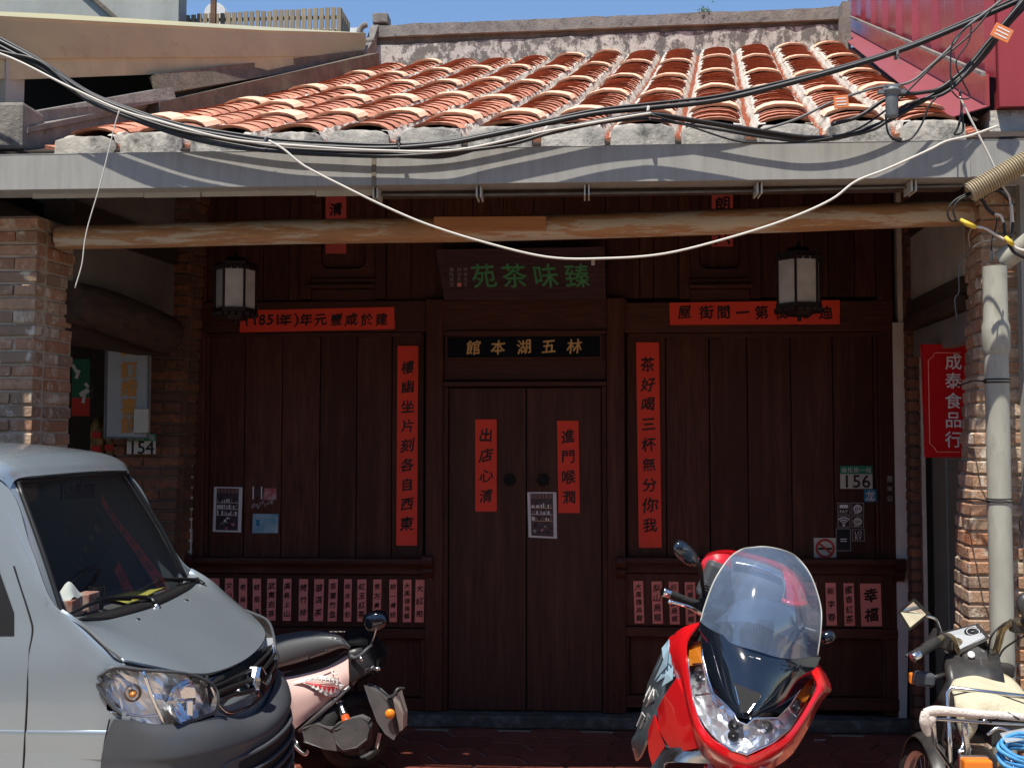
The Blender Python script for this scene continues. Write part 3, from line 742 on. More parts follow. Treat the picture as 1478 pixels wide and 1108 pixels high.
# ================================================================ log beam across the porch
lb = thing('porch_beam', 'long peeling log beam across the porch with a lighter plank patch', 'beam', (0, 5.95, 2.9))
YB = 5.98
pts = [P(84, 343, YB), P(200, 341, YB), P(420, 335, YB), P(650, 331, YB), P(900, 325, YB), P(1150, 316, YB), P(1405, 307, YB)]
rs = [17.5, 18, 18, 19, 18.5, 19, 18]
b = MB(); b.tube(pts, [r_ / FPX * YB for r_ in rs], 20, smooth=6); lo = build('log', b, 'wood_log', lb, smooth=True, autosmooth=60)
p = P(707, 323, YB - .075); b = MB(); b.obox(p, (.285, .012, .036), Matrix.Rotation(.006, 3, 'Y')); build('patch_plank', b, 'wood_patch', lb, bevel=.003)

# ================================================================ red metal wall on the right
rw = thing('metal_cladding', 'glossy red corrugated metal wall standing along the right edge of the roof', 'wall', (2.2, 6, 3.5))
A0 = P(1437, 112, 5.82); A1 = P(1224, 22, 12.4)
dirv = A1 - A0; n = 18; b = MB()
nrm = Vector((-dirv.y, dirv.x, 0)).normalized()    # faces the street side (left)
if nrm.x > 0: nrm = -nrm
vs = []; fs = []
for i in range(n * 4 + 1):
    t = i / (n * 4); p = A0 + dirv * t; ph = i % 8
    off = .03 if ph in (1,) else 0
    vs += [p + nrm * off, p + nrm * off + Vector((0, 0, 2.2))]
for i in range(n * 4): fs.append((2 * i, 2 * i + 1, 2 * i + 3, 2 * i + 2))
b.add(vs, fs); build('corrugated_sheet', b, 'red_metal', rw, solid=.003)
def sheet(name, q, th, m, par=rw):
    b = MB(); q = [Vector(x) for x in q]; nn = (q[1] - q[0]).cross(q[3] - q[0]).normalized() * th; b.add(q + [x + nn for x in q], [(0, 1, 2, 3), (7, 6, 5, 4), (0, 4, 5, 1), (1, 5, 6, 2), (2, 6, 7, 3), (3, 7, 4, 0)]); return build(name, b, m, par)
up = Vector((0, 0, 1)); o_ = nrm * .03
sheet('skirt_board', [A0 + o_ + up * .015, A1 + o_ + up * .015, A1 + o_ - up * .12, A0 + o_ - up * .14], .01, 'red_metal')
sheet('trim_bar', [A0 + o_ * 1.5 + up * .03, A1 + o_ * 1.5 + up * .03, A1 + o_ * 1.5 + up * .012, A0 + o_ * 1.5 + up * .01], .02, 'ridge_grey')
sheet('flashing', [A0 + o_ - up * .145, A1 + o_ - up * .13, A1 + nrm * .14 - up * .17, A0 + nrm * .24 - up * .20], .006, 'red_flashing')
# street-facing red end and lower wall
e0 = A0 + Vector((.0, -.01, 0))
b = MB(); b.box((A0.x + .01, A0.y - .02, A0.z - .15), (A0.x + 2.5, A0.y + .05, A0.z + 2.2)); build('front_sheet', b, 'red_metal', rw)
b = MB(); b.box((xR + .14, 5.85, 3.06), (A0.x + 2.6, 6.4, A0.z - .155)); tag(build('masonry_band', b, 'lime'), 'stained lime-plastered masonry above the right pillar', 'masonry')
sheet('wall_base', [Vector((A0.x + .05, 5.86, 3.0)), Vector((A1.x + .05, A1.y, 5.6)), Vector((A1.x + .05, A1.y, 5.9)), Vector((A0.x + .05, 5.86, A0.z))], .05, 'ridge_grey')

# ================================================================ neighbour on the left: roof edge, building, slat fence
nl = thing('neighbour_roof_edge', 'beige sheet-metal roof edge of the neighbour rising beside the tiles', 'roof edge', (-2.8, 6, 3.9))
Q0a, Q0b = P(-260, 20, 4.55), P(-260, 90, 4.55)
sheetpts = [(-200, 20, 5.0, 92), (0, 28, 5.75, 85), (385, 47, 8.6, 82), (528, 50, 10.9, 80)]
b = MB(); prev = None
for i in range(len(sheetpts) - 1):
    (xa, ya, Ya, yb_), (xc, yc, Yc, yd) = sheetpts[i], sheetpts[i + 1]
    q = [P(xa, yb_, Ya), P(xc, yd, Yc), P(xc, yc, Yc), P(xa, ya, Ya)]
    if i == 2 or i == 1: q = [q[0], q[1] - Vector((0, .0, 0)), q[2], q[3]]
    sheet('metal_length', q, -.03, 'beige_metal', nl)
    q2 = [P(xa, yb_ + 26 * 5.8 / Ya, Ya) + Vector((.0, .05, 0)), P(xc, yd + 24 * 5.8 / Yc, Yc) + Vector((0, .05, 0)), P(xc, yd - 4, Yc) + Vector((0, .05, 0)), P(xa, yb_ - 4, Ya) + Vector((0, .05, 0))]
    sheet('lower_panel', q2, -.02, 'cream_panel', nl)
    # its roof plane behind
    q3 = [P(xa, ya + 1, Ya), P(xc, yc + 1, Yc), P(xc, yc + 1, Yc) + Vector((-3, 0, .25)), P(xa, ya + 1, Ya) + Vector((-3, 0, .25))]
    sheet('roof_sheet', q3, .02, 'beige_metal', nl)
pw = thing('side_parapet', 'stained old parapet stepping up between the neighbour and the tiled roof', 'parapet', (-2.7, 6, 3.4))
sheet('upper_wall', [P(205, 150, 7.0), P(530, 78, 10.9), P(530, 100, 10.9), P(205, 175, 7.0)][::-1], .12, 'ridge_dark', pw)
sheet('lime_patch', [P(215, 112, 7.05), P(520, 76, 10.8), P(520, 90, 10.8), P(225, 140, 7.05)][::-1], .05, 'ridge_dark', pw)
sheet('step', [P(28, 163, 5.9), P(225, 128, 7.2), P(230, 146, 7.2), P(28, 183, 5.9)][::-1], .12, 'ridge_grey', pw)
b = MB(); b.obox(P(22, 190, 5.75), (.10, .12, .12)); build('end_block', b, 'ridge_grey', pw, bevel=.02)
b = MB(); b.obox(P(8, 150, 5.9), (.05, .1, .3)); build('corner_post', b, 'concrete', pw)
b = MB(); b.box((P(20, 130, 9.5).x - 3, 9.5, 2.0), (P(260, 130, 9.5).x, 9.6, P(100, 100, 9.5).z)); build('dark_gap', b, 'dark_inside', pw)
cb = thing('concrete_building', 'stained grey concrete building rising behind the left roofs', 'building', (-5, 12, 0))
b = MB(); p = P(257, 60, 12); b.box((-12, 12, 0), (p.x, 12.25, 9)); build('wall', b, 'concrete', cb)
b = MB(); b.obox(P(160, 20, 11.97), (.02, .02, .6), Matrix.Rotation(R(-48), 3, 'Y')); build('cable_run', b, 'ridge_dark', cb)
sf = thing('slat_fence', 'weathered wooden slat fence with upright boards on the roof terrace at the left', 'fence', (-3, 12.3, 5.9))
YS = 12.3; k = 0; px = 259
while px < 488:
    top = 22 - (px - 259) * .052; x0, x1 = P(px, 30, YS).x, P(px + 6.2, 30, YS).x
    b = MB(); b.box((x0, YS, P(px, 62, YS).z), (x1, YS + .02, P(px, top + random.uniform(-1, 1), YS).z)); build('slat', b, 'wood_slat', sf, loc=(x0, YS, 5.9)); px += 8.4
for i in range(5):
    p = P(489, 35, YS); b = MB(); y = YS + .03 + i * .1; b.box((p.x, y, P(489, 62, YS).z), (p.x + .02, y + .07, P(488, 10, YS).z)); build('slat', b, 'wood_slat', sf)
for py in (26, 46):
    b = MB(); b.box((P(259, py, YS + .03).x, YS + .022, P(370, py + 2, YS).z), (P(488, py, YS).x, YS + .05, P(370, py - 2, YS).z)); build('rail', b, 'wood_slat', sf)
b = MB(); b.box((P(306, 0, 12.2).x, 12.15, P(310, 62, 12.2).z), (P(313, 0, 12.2).x, 12.2, P(310, -20, 12.2).z)); tag(build('steel_post', b, 'rust'), 'brown steel post in front of the slat fence', 'post')
wh = thing('white_gable', 'small white arched gable showing behind the slat fence', 'building', (-5, 16, 0))
pc = P(309, 18, 16); b = MB(); arch = [(pc.x - .14, pc.z - 1.5), (pc.x + .16, pc.z - 1.5)] + [(pc.x + .01 + .15 * math.cos(R(a)), pc.z + .14 * math.sin(R(a))) for a in range(0, 181, 15)]
b.prism([(x, 16, z) for x, z in arch], (0, .5, 0)); build('wall', b, 'white_wall', wh)
b = MB(); b.box((P(448, 40, 16).x, 16, 5), (P(522, 40, 16).x, 16.4, P(520, 40, 16).z)); tag(build('parapet_cap', b, 'white_wall'), 'low pale parapet seen past the end of the slat fence', 'parapet')
# ================================================================ papers, boards and plates on the timber front
mat('paper_red', (.95, .075, .035), .7, var=(.88, .065, .035), vscale=5, bump=.5, bscale=9)
mat('paper_pink', (.92, .27, .20), .75, var=(.85, .29, .23), vscale=20)
mat('paper_red_old', (.66, .09, .08), .75, var=(.56, .09, .08), vscale=8)
mat('ink', (.012, .006, .006), .5)
mat('board_plum', (.085, .034, .036), .5, spec=.2, var=(.035, .014, .016), vscale=8, stretch=(.7, 9, 9))
mat('green_paint', (.06, .30, .10), .5, var=(.04, .22, .07), vscale=30)
mat('board_navy', (.004, .005, .012), .5, spec=.15)
mat('gold', (.85, .56, .22), .4, .1, var=(.70, .45, .18), vscale=40)
mat('plate_white', (.60, .58, .48), .5, var=(.5, .48, .4), vscale=12)
mat('plate_green', (.02, .22, .13), .45)
mat('paint_white', (.75, .73, .70), .6)
mat('text_grey', (.25, .22, .2), .6)
mat('sticker_blue', (.02, .20, .33), .4)
mat('sticker_dark', (.03, .012, .010), .45)
mat('sticker_black', (.008, .012, .018), .3)
mat('sticker_red', (.5, .03, .03), .5)
mat('photo_blue', (.10, .30, .42), .4, var=(.5, .6, .62), vscale=9)
mat('photo_dark', (.035, .02, .03), .4, var=(.10, .06, .07), vscale=30)
mat('photo_tan', (.30, .18, .14), .4, var=(.15, .08, .07), vscale=30)
mat('photo_red', (.4, .03, .03), .4, var=(.5, .4, .4), vscale=25)
mat('sign_red', (.58, .008, .012), .35)
mat('sign_pale', (.40, .42, .42), .5, var=(.32, .34, .34), vscale=5)
mat('char_orange', (.55, .24, .04), .5)
def quad3(q, th=.0015):
    b = MB(); q = [Vector(x) for x in q]; d = Vector((0, th, 0)); b.add(q + [x + d for x in q], [(0, 1, 2, 3), (7, 6, 5, 4), (0, 4, 5, 1), (1, 5, 6, 2), (2, 6, 7, 3), (3, 7, 4, 0)]); return b
def paper(name, label, cat, quad, Y, m, text=None, vertical=True, tm='ink', cs=.7, brush=.15, group=None, bold=.022, pad=(.06, .06), order=None, curl=True):
    """quad: pixel corners bl, br, tr, tl on plane Y"""
    q = [P(x, y, Y) for x, y in quad]; bl, br, tr, tl = q
    b = MB(); n = 8; vs = []; fs = []
    long_v = (tl - bl).length > (br - bl).length
    for i in range(n + 1):
        t = i / n
        l, r_ = (bl.lerp(tl, t), br.lerp(tr, t)) if long_v else (bl.lerp(br, t), tl.lerp(tr, t))
        off = Vector((0, -.002 - (.003 * abs(math.sin(t * 5 + bl.x * 9)) if curl else 0), 0))
        vs += [l + off, r_ + off, l + off + Vector((0, .0008, 0)), r_ + off + Vector((0, .0008, 0))]
    for i in range(n):
        a = i * 4; c = a + 4
        fs += [(a, a + 1, c + 1, c), (a + 2, c + 2, c + 3, a + 3), (a, c, c + 2, a + 2), (a + 1, a + 3, c + 3, c + 1)]
    b.add(vs, fs); o = build(name, b, m, loc=(bl + tr) / 2, smooth=False)
    tag(o, label, cat, group)
    if text:
        tb = MB(); k = len(text); split = (vertical and H_BIG(tl, bl, br)); c0 = Vector((0, -.0062 if curl else -.0035, 0))
        U = (br - bl).normalized(); V = (tl - bl).normalized()
        W = (br - bl).length; H = (tl - bl).length
        for i, ch in enumerate(text):
            if ch == ' ': continue
            if vertical:
                cell = H * (1 - 2 * pad[1]) / k; t = pad[1] + (i + .5) * (1 - 2 * pad[1]) / k
                c = tl.lerp(bl, t).lerp(tr.lerp(br, t), .5); s = min(W * .92, cell) * cs * random.uniform(.98, 1.14)
            else:
                cell = W * (1 - 2 * pad[0]) / k; t = pad[0] + (i + .5) * (1 - 2 * pad[0]) / k
                c = bl.lerp(br, t).lerp(tl.lerp(tr, t), .5); s = min(H, cell) * cs * random.uniform(.95, 1.1)
            if split: cbm = MB(); write(cbm, ch, c + c0, U, V, s, s, bold, brush); build('character', cbm, tm, o)
            else: write(tb, ch, c + c0, U, V, s, s, bold, brush)
        if tb.v: build('lettering', tb, tm, o)
    return o
def H_BIG(tl, bl, br): return (br - bl).length > .11
def rect(x0, y0, x1, y1, tilt=0): return [(x0 + tilt, y1), (x1 + tilt, y1), (x1, y0), (x0, y0)]
YP = YF - .052
paper('couplet', 'long vertical red couplet on the left side wall reading 樓幽坐片刻各自西東', 'couplet', rect(574, 499, 604, 787, -2), YF - .012, 'paper_red', '樓幽坐片刻各自西東', group='long red paper couplets beside the door')
paper('couplet', 'long vertical red couplet on the right side wall reading 茶好喝三杯無分你我', 'couplet', rect(918, 494, 951, 790, 4), YF - .012, 'paper_red', '茶好喝三杯無分你我', group='long red paper couplets beside the door')
paper('door_paper', 'short red paper on the left door leaf reading 出店心清', 'couplet', rect(686, 605, 717, 738), YF - .04, 'paper_red', '出店心清', cs=.66, group='short red papers on the door leaves')
paper('door_paper', 'short red paper on the right door leaf reading 進門喉潤', 'couplet', rect(804, 607, 835, 740, 2), YF - .04, 'paper_red', '進門喉潤', cs=.66, group='short red papers on the door leaves')
o = paper('banner', 'horizontal red banner over the left wall with the year (1851年)', 'banner', [(346, 480), (570, 475), (569, 443), (348, 448)], YP, 'paper_red', None, group='horizontal red banners on the head rail')
tb = MB(); ck = Vector((0, -.0065, 0))
for ch, px in (('(', 357), ('1', 368), ('8', 379), ('5', 390), ('1', 401), ('年', 412), (')', 428), ('年', 442), ('元', 463), ('豐', 486), ('咸', 507), ('於', 530), ('建', 551)):
    tb = MB(); s = .085 if ord(ch) > 300 else .095; write(tb, ch, P(px, 461.5 + (460 - px) * .006, YP) + ck, EX, EZ, s, s, .024, .14); build('character', tb, 'ink', o)
o = paper('banner', 'horizontal red banner over the right wall, partly behind the right lantern', 'banner', [(967, 469), (1212, 468), (1212, 433), (966, 437)], YP, 'paper_red', None, group='horizontal red banners on the head rail')
tb = MB()
for ch, px in (('屋', 988), ('街', 1019), ('間', 1044), ('一', 1072), ('第', 1099), ('街', 1128), ('化', 1158), ('迪', 1191)):
    tb = MB(); write(tb, ch, P(px, 451, YP) + ck, EX, EZ, .092, .092, .026, .14); build('character', tb, 'ink', o)
paper('vent_paper', 'faded red paper on the left vent frame with 清, crossed by the log beam', 'paper', rect(470, 262, 500, 366), YF - .03, 'paper_red_old', '風清  ' if False else ' 清  ', cs=.85, brush=.12, bold=.03)
paper('vent_paper', 'faded red paper on the right vent frame with 朗, crossed by the log beam', 'paper', rect(1027, 258, 1058, 356), YF - .03, 'paper_red_old', ' 朗 八', cs=.85, brush=.12, bold=.03, pad=(0, 0))
# row of tea names
ORD = ['leftmost','second from the left','third from the left','fourth from the left','fifth from the left','sixth from the left','seventh from the left','middle','seventh from the right','sixth from the right','fifth from the right','fourth from the right','third from the right','second from the right','rightmost']
names = [(290, 317, '平安'), (325, 337, '文山青茶'), (345, 357, '老烏龍'), (365, 377, '銀眉溪'), (386, 399, '武夷岩茶'), (409, 421, '高峰上山'), (432, 445, '烤竹枝'), (454, 468, '普洱茶'),
         (475, 488, '茶葉竹盒'), (497, 508, '綜合茶包'), (516, 529, '紅玉紅茶'), (539, 551, '東方美人'), (562, 573, '統一傳統'), (582, 594, '大禹嶺烏龍'), (600, 613, '大紅袍')]
for i, (a, c, t) in enumerate(names):
    tl_ = random.uniform(-2, 0)
    wide = 'wide' if i == 0 else 'narrow'
    paper('tea_slip', f'{ORD[i]} {wide} pink slip reading {t} under the left ledge', 'paper slip', rect(a, 834 + i * .15, c, 894 + i * .25, tl_), YF - .038, 'paper_pink', t,
          cs=.62 if i == 0 else .8, brush=.13, group='pink paper slips under the left ledge', bold=.03 if i == 0 else .012)
names = [(914, 928, '大禹嶺烏龍'), (940, 955, '梨山烏龍'), (965, 979, '杉林溪烏龍'), (988, 1003, '阿里山烏龍'), (1163, 1178, '東方美人'), (1191, 1206, '新字春'), (1217, 1232, '蜜香紅茶'), (1241, 1271, '幸福')]
for i, (a, c, t) in enumerate(names):
    paper('tea_slip', f'{(ORD[:4] + ORD[-4:])[i]} {"wide" if i == 7 else "narrow"} pink slip reading {t} under the right ledge', 'paper slip', rect(a, 838 + i * .5, c, 899 + i * .6, 2), YF - .038, 'paper_pink', t,
          cs=.72 if i == 7 else .8, brush=.13, group='pink paper slips under the right ledge', bold=.035 if i == 7 else .012, pad=(.06, .04))
# plum name board with green characters
nb_ = thing('name_board', 'plum-brown hanging name board with green characters 苑茶味臻 above the door', 'name board', P(752, 395, 7.58))
q = [P(641, 434, 7.58), P(874, 432, 7.56), P(872, 357, 7.50), P(630, 361, 7.52)]
b = MB(); b.prism(q, (0, .035, 0)); build('board', b, 'board_plum', nb_, bevel=.003)
tb = MB(); nn = (q[1] - q[0]).cross(q[3] - q[0]).normalized() * (.004); V = (q[3] - q[0]).normalized()
if nn.y > 0: nn = -nn
def onb(px, py):
    d = P(px, py, 7.58) - Vector((0, 0, CH)); o_ = Vector((0, 0, CH)); nrm_ = (q[1] - q[0]).cross(q[3] - q[0]); t = (q[0] - o_).dot(nrm_) / d.dot(nrm_); return o_ + d * t + nn
for ch, px in (('苑', 698), ('茶', 742), ('味', 788), ('臻', 833)): write(tb, ch, onb(px, 398), EX, V, .165, .165, .012, .06)
build('lettering', tb, 'green_paint', nb_)
tb = MB()
for i, (cx, t) in enumerate(((672, '甲申年冬月'), (663, '林谷芳書題'), (652, '臻味茶苑'))):
    for j, ch in enumerate(t[:4]): write(tb, ch, onb(cx, 389 + j * 7.2), EX, V, .03, .03, 0, .1)
build('small_lettering', tb, 'text_grey', nb_)
b = MB(); c = onb(663, 411) - Vector((0, .001, 0)); b.obox(c, (.014, .001, .012)); build('seal', b, 'paper_pink', nb_)
b = MB(); c = onb(856, 378) - Vector((0, .001, 0)); b.obox(c, (.011, .001, .022)); build('small_tag', b, 'paint_white', nb_)
# navy board with gold characters
gb = thing('gold_plaque', 'black-navy plaque with gold characters 館本湖五林 over the door', 'plaque', P(755, 500, YF - .04))
b = MB(); a_, c_ = P(646, 516, YF - .045), P(866, 485, YF - .045); b.box((a_.x, YF - .045, a_.z), (c_.x, YF - .031, c_.z)); build('board', b, 'board_navy', gb, bevel=.002)
fr = MB()
for (x0, z0_, x1, z1_) in ((a_.x - .012, a_.z - .012, a_.x, c_.z + .012), (c_.x, a_.z - .012, c_.x + .012, c_.z + .012)): fr.box((x0, YF - .06, z0_), (x1, YF - .031, z1_))
fr.box((a_.x, YF - .06, a_.z - .012), (c_.x, YF - .031, a_.z)); fr.box((a_.x, YF - .06, c_.z), (c_.x, YF - .031, c_.z + .012)); build('frame', fr, 'wood_rail', gb)
tb = MB()
for ch, px in (('館', 683), ('本', 719), ('湖', 756), ('五', 792), ('林', 829)): write(tb, ch, P(px, 500.5 - (px - 755) * .012, YF - .047), EX, EZ, .100, .100, .022, .1)
build('lettering', tb, 'gold', gb)
# posters
def poster(label, quad, Y, seed):
    q = [P(x, y, Y) for x, y in quad]; b = MB(); b.prism(q, (0, .001, 0)); o = build('poster', b, 'paint_white', loc=(q[0] + q[2]) / 2); tag(o, label, 'poster')
    rr = random.Random(seed); mats_ = ['photo_dark', 'photo_tan', 'paint_white', 'photo_red', 'sticker_black', 'gold', 'text_grey']; t = MB()
    def cell(u0, v0, u1, v1, mi, k=1):
        f = lambda u, v: q[0].lerp(q[1], u).lerp(q[3].lerp(q[2], u), v) + Vector((0, -.001 * k, 0))
        t.add([f(u0, v0), f(u1, v0), f(u1, v1), f(u0, v1)], [(0, 1, 2, 3)], mi)
    cell(.1, .04, .88, .97, 0)
    for i in range(6): cell(.12 + i * .125, .86, .12 + i * .125 + .09, .955, 1, 2)
    for r_ in range(3):
        z = .66 - r_ * .14
        for i in range(9):
            h = rr.uniform(.04, .10); cell(.13 + i * .08, z, .13 + i * .08 + rr.uniform(.03, .07), z + h, rr.choice([1, 2, 6, 2, 4]), 2)
        cell(.12, z - .015, .86, z - .004, rr.choice([5, 2]), 2)
    for i in range(14):
        u, v = rr.uniform(.12, .7), rr.uniform(.06, .30); cell(u, v, u + rr.uniform(.04, .16), v + rr.uniform(.02, .07), rr.choice([3, 0, 6, 4, 4, 2]), 3 + i * .1)
    build('print', t, mats_, o)
poster('white-edged photo poster on the left plank wall showing shelves of goods', [(307, 767), (348, 768), (350, 703), (309, 702)], YF - .012, 3)
poster('white-edged photo poster taped between the two door leaves', [(763, 775), (804, 777), (803, 710), (761, 710)], YF - .042, 8)
q = [P(364, 769, YF - .012), P(401, 769, YF - .012), P(402, 741.5, YF - .012), P(365, 741, YF - .012)]
b = MB(); b.prism(q, (0, .001, 0)); o = tag(build('picture_card', b, 'photo_blue', loc=q[0]), 'pale blue picture card low on the left plank wall', 'card')
b = MB(); c = (q[0] + q[2]) / 2; b.obox(c + Vector((-.05, -.001, .005)), (.012, .0005, .02)); b.obox(c + Vector((.05, -.001, .0)), (.03, .0005, .03), mi=1); b.obox(c + Vector((0, -.001, -.02)), (.004, .0005, .03), mi=1); build('print', b, ['sticker_blue', 'photo_blue'], o)
q = [P(380, 721, YF - .012), P(399, 721, YF - .012), P(399, 704.5, YF - .012), P(381, 704.5, YF - .012)]
b = MB(); b.prism(q, (0, .001, 0)); tag(build('picture_card', b, 'photo_red', loc=q[0]), 'tiny red and white picture card above the torn card', 'card')
b = MB()
for px in (365.5, 377.5): b.obox(P(px, 711, YF - .012), (.004, .0006, .042))
b.obox(P(371.5, 711, YF - .013), (.016, .0004, .025), mi=1); tag(build('picture_card', b, ['paint_white', 'photo_dark'], loc=P(371, 711, YF - .012)), 'tiny dark photo card with two white edges on the left plank wall', 'card')
b = MB(); rr = random.Random(5)
for k in range(9):
    px = 365 + k * 3.4; b.obox(P(px, 729 + rr.uniform(-2.5, 2.5) - k * .5, YF - .0125), (rr.uniform(.004, .009), .0005, rr.uniform(.008, .02)), Matrix.Rotation(rr.uniform(-.6, .6), 3, 'Y'), mi=k % 2)
tag(build('torn_card', b, ['text_grey', 'photo_tan'], loc=P(378, 730, YF - .012)), 'torn remains of a picture card between the small cards', 'card')
# house number plates
def plate(label, x0, y0, x1, y1, Y, num):
    ys = y0 + (y1 - y0) * .36; a, c = P(x0, y1, Y), P(x1, y0, Y); zs_ = P(x0, ys, Y).z
    t = thing('number_plate', label, 'number plate', a)
    b = MB(); b.box((a.x, Y, a.z), (c.x, Y + .004, zs_)); build('white_field', b, 'plate_white', t)
    b = MB(); b.box((a.x, Y, zs_), (c.x, Y + .004, c.z)); build('green_field', b, 'plate_green', t)
    tb = MB(); W = c.x - a.x
    for i, ch in enumerate(num): write(tb, ch, Vector((a.x + W * (.2 + .3 * i), Y - .0015, (a.z + zs_) / 2)), EX, EZ, .115, .115, .015, .0)
    build('number', tb, 'ink', t)
    tb = MB()
    for i, ch in enumerate('迪化街一段'): write(tb, ch, Vector((a.x + W * (.12 + .19 * i), Y - .0015, (c.z + zs_) / 2)), EX, EZ, .035, .035, .0, 0)
    build('street_name', tb, 'paint_white', t)
plate('green and white house number plate 156 on the right plank wall', 1213, 672, 1259, 705, YF - .016, '156')
plate('green and white house number plate 154 on the left brick pier', 183, 626, 225, 655, 7.38, '154')
# stickers
def sticker(label, x0, y0, x1, y1, m, Y=YF - .012, border=None):
    a, c = P(x0, y1, Y), P(x1, y0, Y); b = MB(); b.box((a.x, Y, a.z), (c.x, Y + .001, c.z)); o = tag(build('sticker', b, border or m, loc=a), label, 'sticker')
    if border:
        b = MB(); e = .006; b.box((a.x + e, Y - .001, a.z + e), (c.x - e, Y - .0005, c.z - e)); build('field', b, m, o)
    return o, a, c
def mark(o, pieces, m, Y=YF - .0145):
    b = MB()
    for kind, *r_ in pieces:
        if kind == 'b': x0, y0, x1, y1 = r_; a, c = P(x0, y1, Y), P(x1, y0, Y); b.box((a.x, Y, a.z), (c.x, Y + .0004, c.z))
        elif kind == 'd':
            x, y, r1, r0 = r_; n = 20; c = P(x, y, Y); vs = [(c.x + math.cos(2 * math.pi * k / n) * q_, Y, c.z + math.sin(2 * math.pi * k / n) * q_) for q_ in (r1, r0) for k in range(n)]
            b.add(vs, [(k, (k + 1) % n, n + (k + 1) % n, n + k) for k in range(n)])
        elif kind == 'arc':
            x, y, r1, r0 = r_; n = 8; c = P(x, y, Y); vs = [(c.x + math.cos(R(45 + 90 * k / n)) * q_, Y, c.z + math.sin(R(45 + 90 * k / n)) * q_) for q_ in (r1, r0) for k in range(n + 1)]
            b.add(vs, [(k, k + 1, n + 2 + k, n + 1 + k) for k in range(n)])
        elif kind == 't': ch, x, y, s = r_; write(b, ch, P(x, y, Y), EX, EZ, s, s, .01, 0)
    build('print', b, m, o)
o, a, c = sticker('small square blue sticker with a white character below plate 156', 1247, 706, 1265, 724, 'sticker_blue'); mark(o, [('t', '龙', 1256, 714.5, .065), ('b', 1250, 721.5, 1262, 722.3)], 'paint_white')
pos = {'PAY card': (1209, 725, 1227, 743), 'EN speech bubble': (1229, 725, 1247, 743), 'wireless fan symbol': (1209, 744, 1227, 761), 'round speech bubble': (1229, 744, 1247, 761), 'LO and RY letters': (1230, 763, 1248, 781)}
for nm, (x0, y0, x1, y1) in pos.items():
    o, a, c = sticker(f'little dark square sticker showing a {nm} on the right plank wall', x0, y0, x1, y1, 'sticker_dark', border='text_grey'); cx, cy = (x0 + x1) / 2, (y0 + y1) / 2
    if 'PAY' in nm: mark(o, [('b', cx - 6, cy - 6, cx + 6, cy - 1), ('t', 'PAY', cx, cy + 4, .02)], 'paint_white')
    elif 'EN' in nm: mark(o, [('d', cx, cy, .028, .0), ('b', cx - 5, cy + 3, cx - 1, cy + 7)], 'paint_white'); mark(o, [('t', 'EN', cx, cy, .02)], 'ink', YF - .0155)
    elif 'wireless' in nm: mark(o, [('arc', cx, cy + 5, .052, .044), ('arc', cx, cy + 5, .037, .029), ('arc', cx, cy + 5, .022, .015), ('d', cx, cy + 5, .008, 0)], 'paint_white')
    elif 'round' in nm: mark(o, [('d', cx, cy, .028, .0), ('b', cx - 5, cy + 3, cx - 1, cy + 7)], 'plate_white'); mark(o, [('t', 'LINE', cx, cy, .012)], 'ink', YF - .0155)
    else: mark(o, [('t', 'LO', cx, cy - 3, .025), ('t', 'RY', cx, cy + 4, .025)], 'paint_white')
o, a, c = sticker('tall black sticker with pale edge beside the little square stickers', 1206.5, 762, 1228, 795, 'sticker_black', border='text_grey'); mark(o, [('b', 1213, 777, 1222, 778.3), ('b', 1213, 780, 1222, 781.3)], 'paint_white')
o, a, c = sticker('torn white no-smoking sticker with a red ring low on the right plank wall', 1175, 776, 1207, 806, 'plate_white')
mark(o, [('d', 1191, 791, .062, .047)], 'sticker_red'); mark(o, [('b', 1181, 790, 1201, 793)], 'ink', YF - .0150)
b = MB(); b.obox(P(1191, 791, YF - .016), (.055, .0003, .006), Matrix.Rotation(R(40), 3, 'Y')); build('slash', b, 'sticker_red', o)
o = paper('wall_tag', 'narrow tarnished metal tag with 茶米 characters on the right end post', 'tag', rect(1279, 684, 1289, 726), YF - .047, 'sticker_dark', '茶米公', tm='plate_white', cs=.95, brush=0, bold=.0, pad=(0, 0), curl=False)

# red hanging sign in the right passage
rs_ = thing('hanging_sign', 'tall red shop sign with white characters 成泰食品行 in the right passage', 'sign', P(1358, 580, 7.0))
ya = 6.75; q = [P(1337, 659, ya), P(1415, 659, ya), P(1415, 497, ya), P(1331, 497, ya)]
b = MB(); b.prism(q, (.01, .06, 0)); build('panel', b, 'sign_red', rs_, bevel=.004)
tb = MB()
ps = [(1386, 509), (1349, 509), (1347, 514), (1340, 520), (1342, 640), (1349, 646), (1352, 652), (1386, 652)]
tb.tube([P(x, y, ya - .002) for x, y in ps], .0028, 5); build('border_line', tb, 'paper_pink', rs_)
tb = MB()
for ch, py in (('成', 522), ('泰', 549), ('食', 578), ('品', 606), ('行', 634)): write(tb, ch, P(1376, py, ya - .003), EX, EZ, .096, .096, .012, 0)
build('lettering', tb, 'paint_white', rs_)
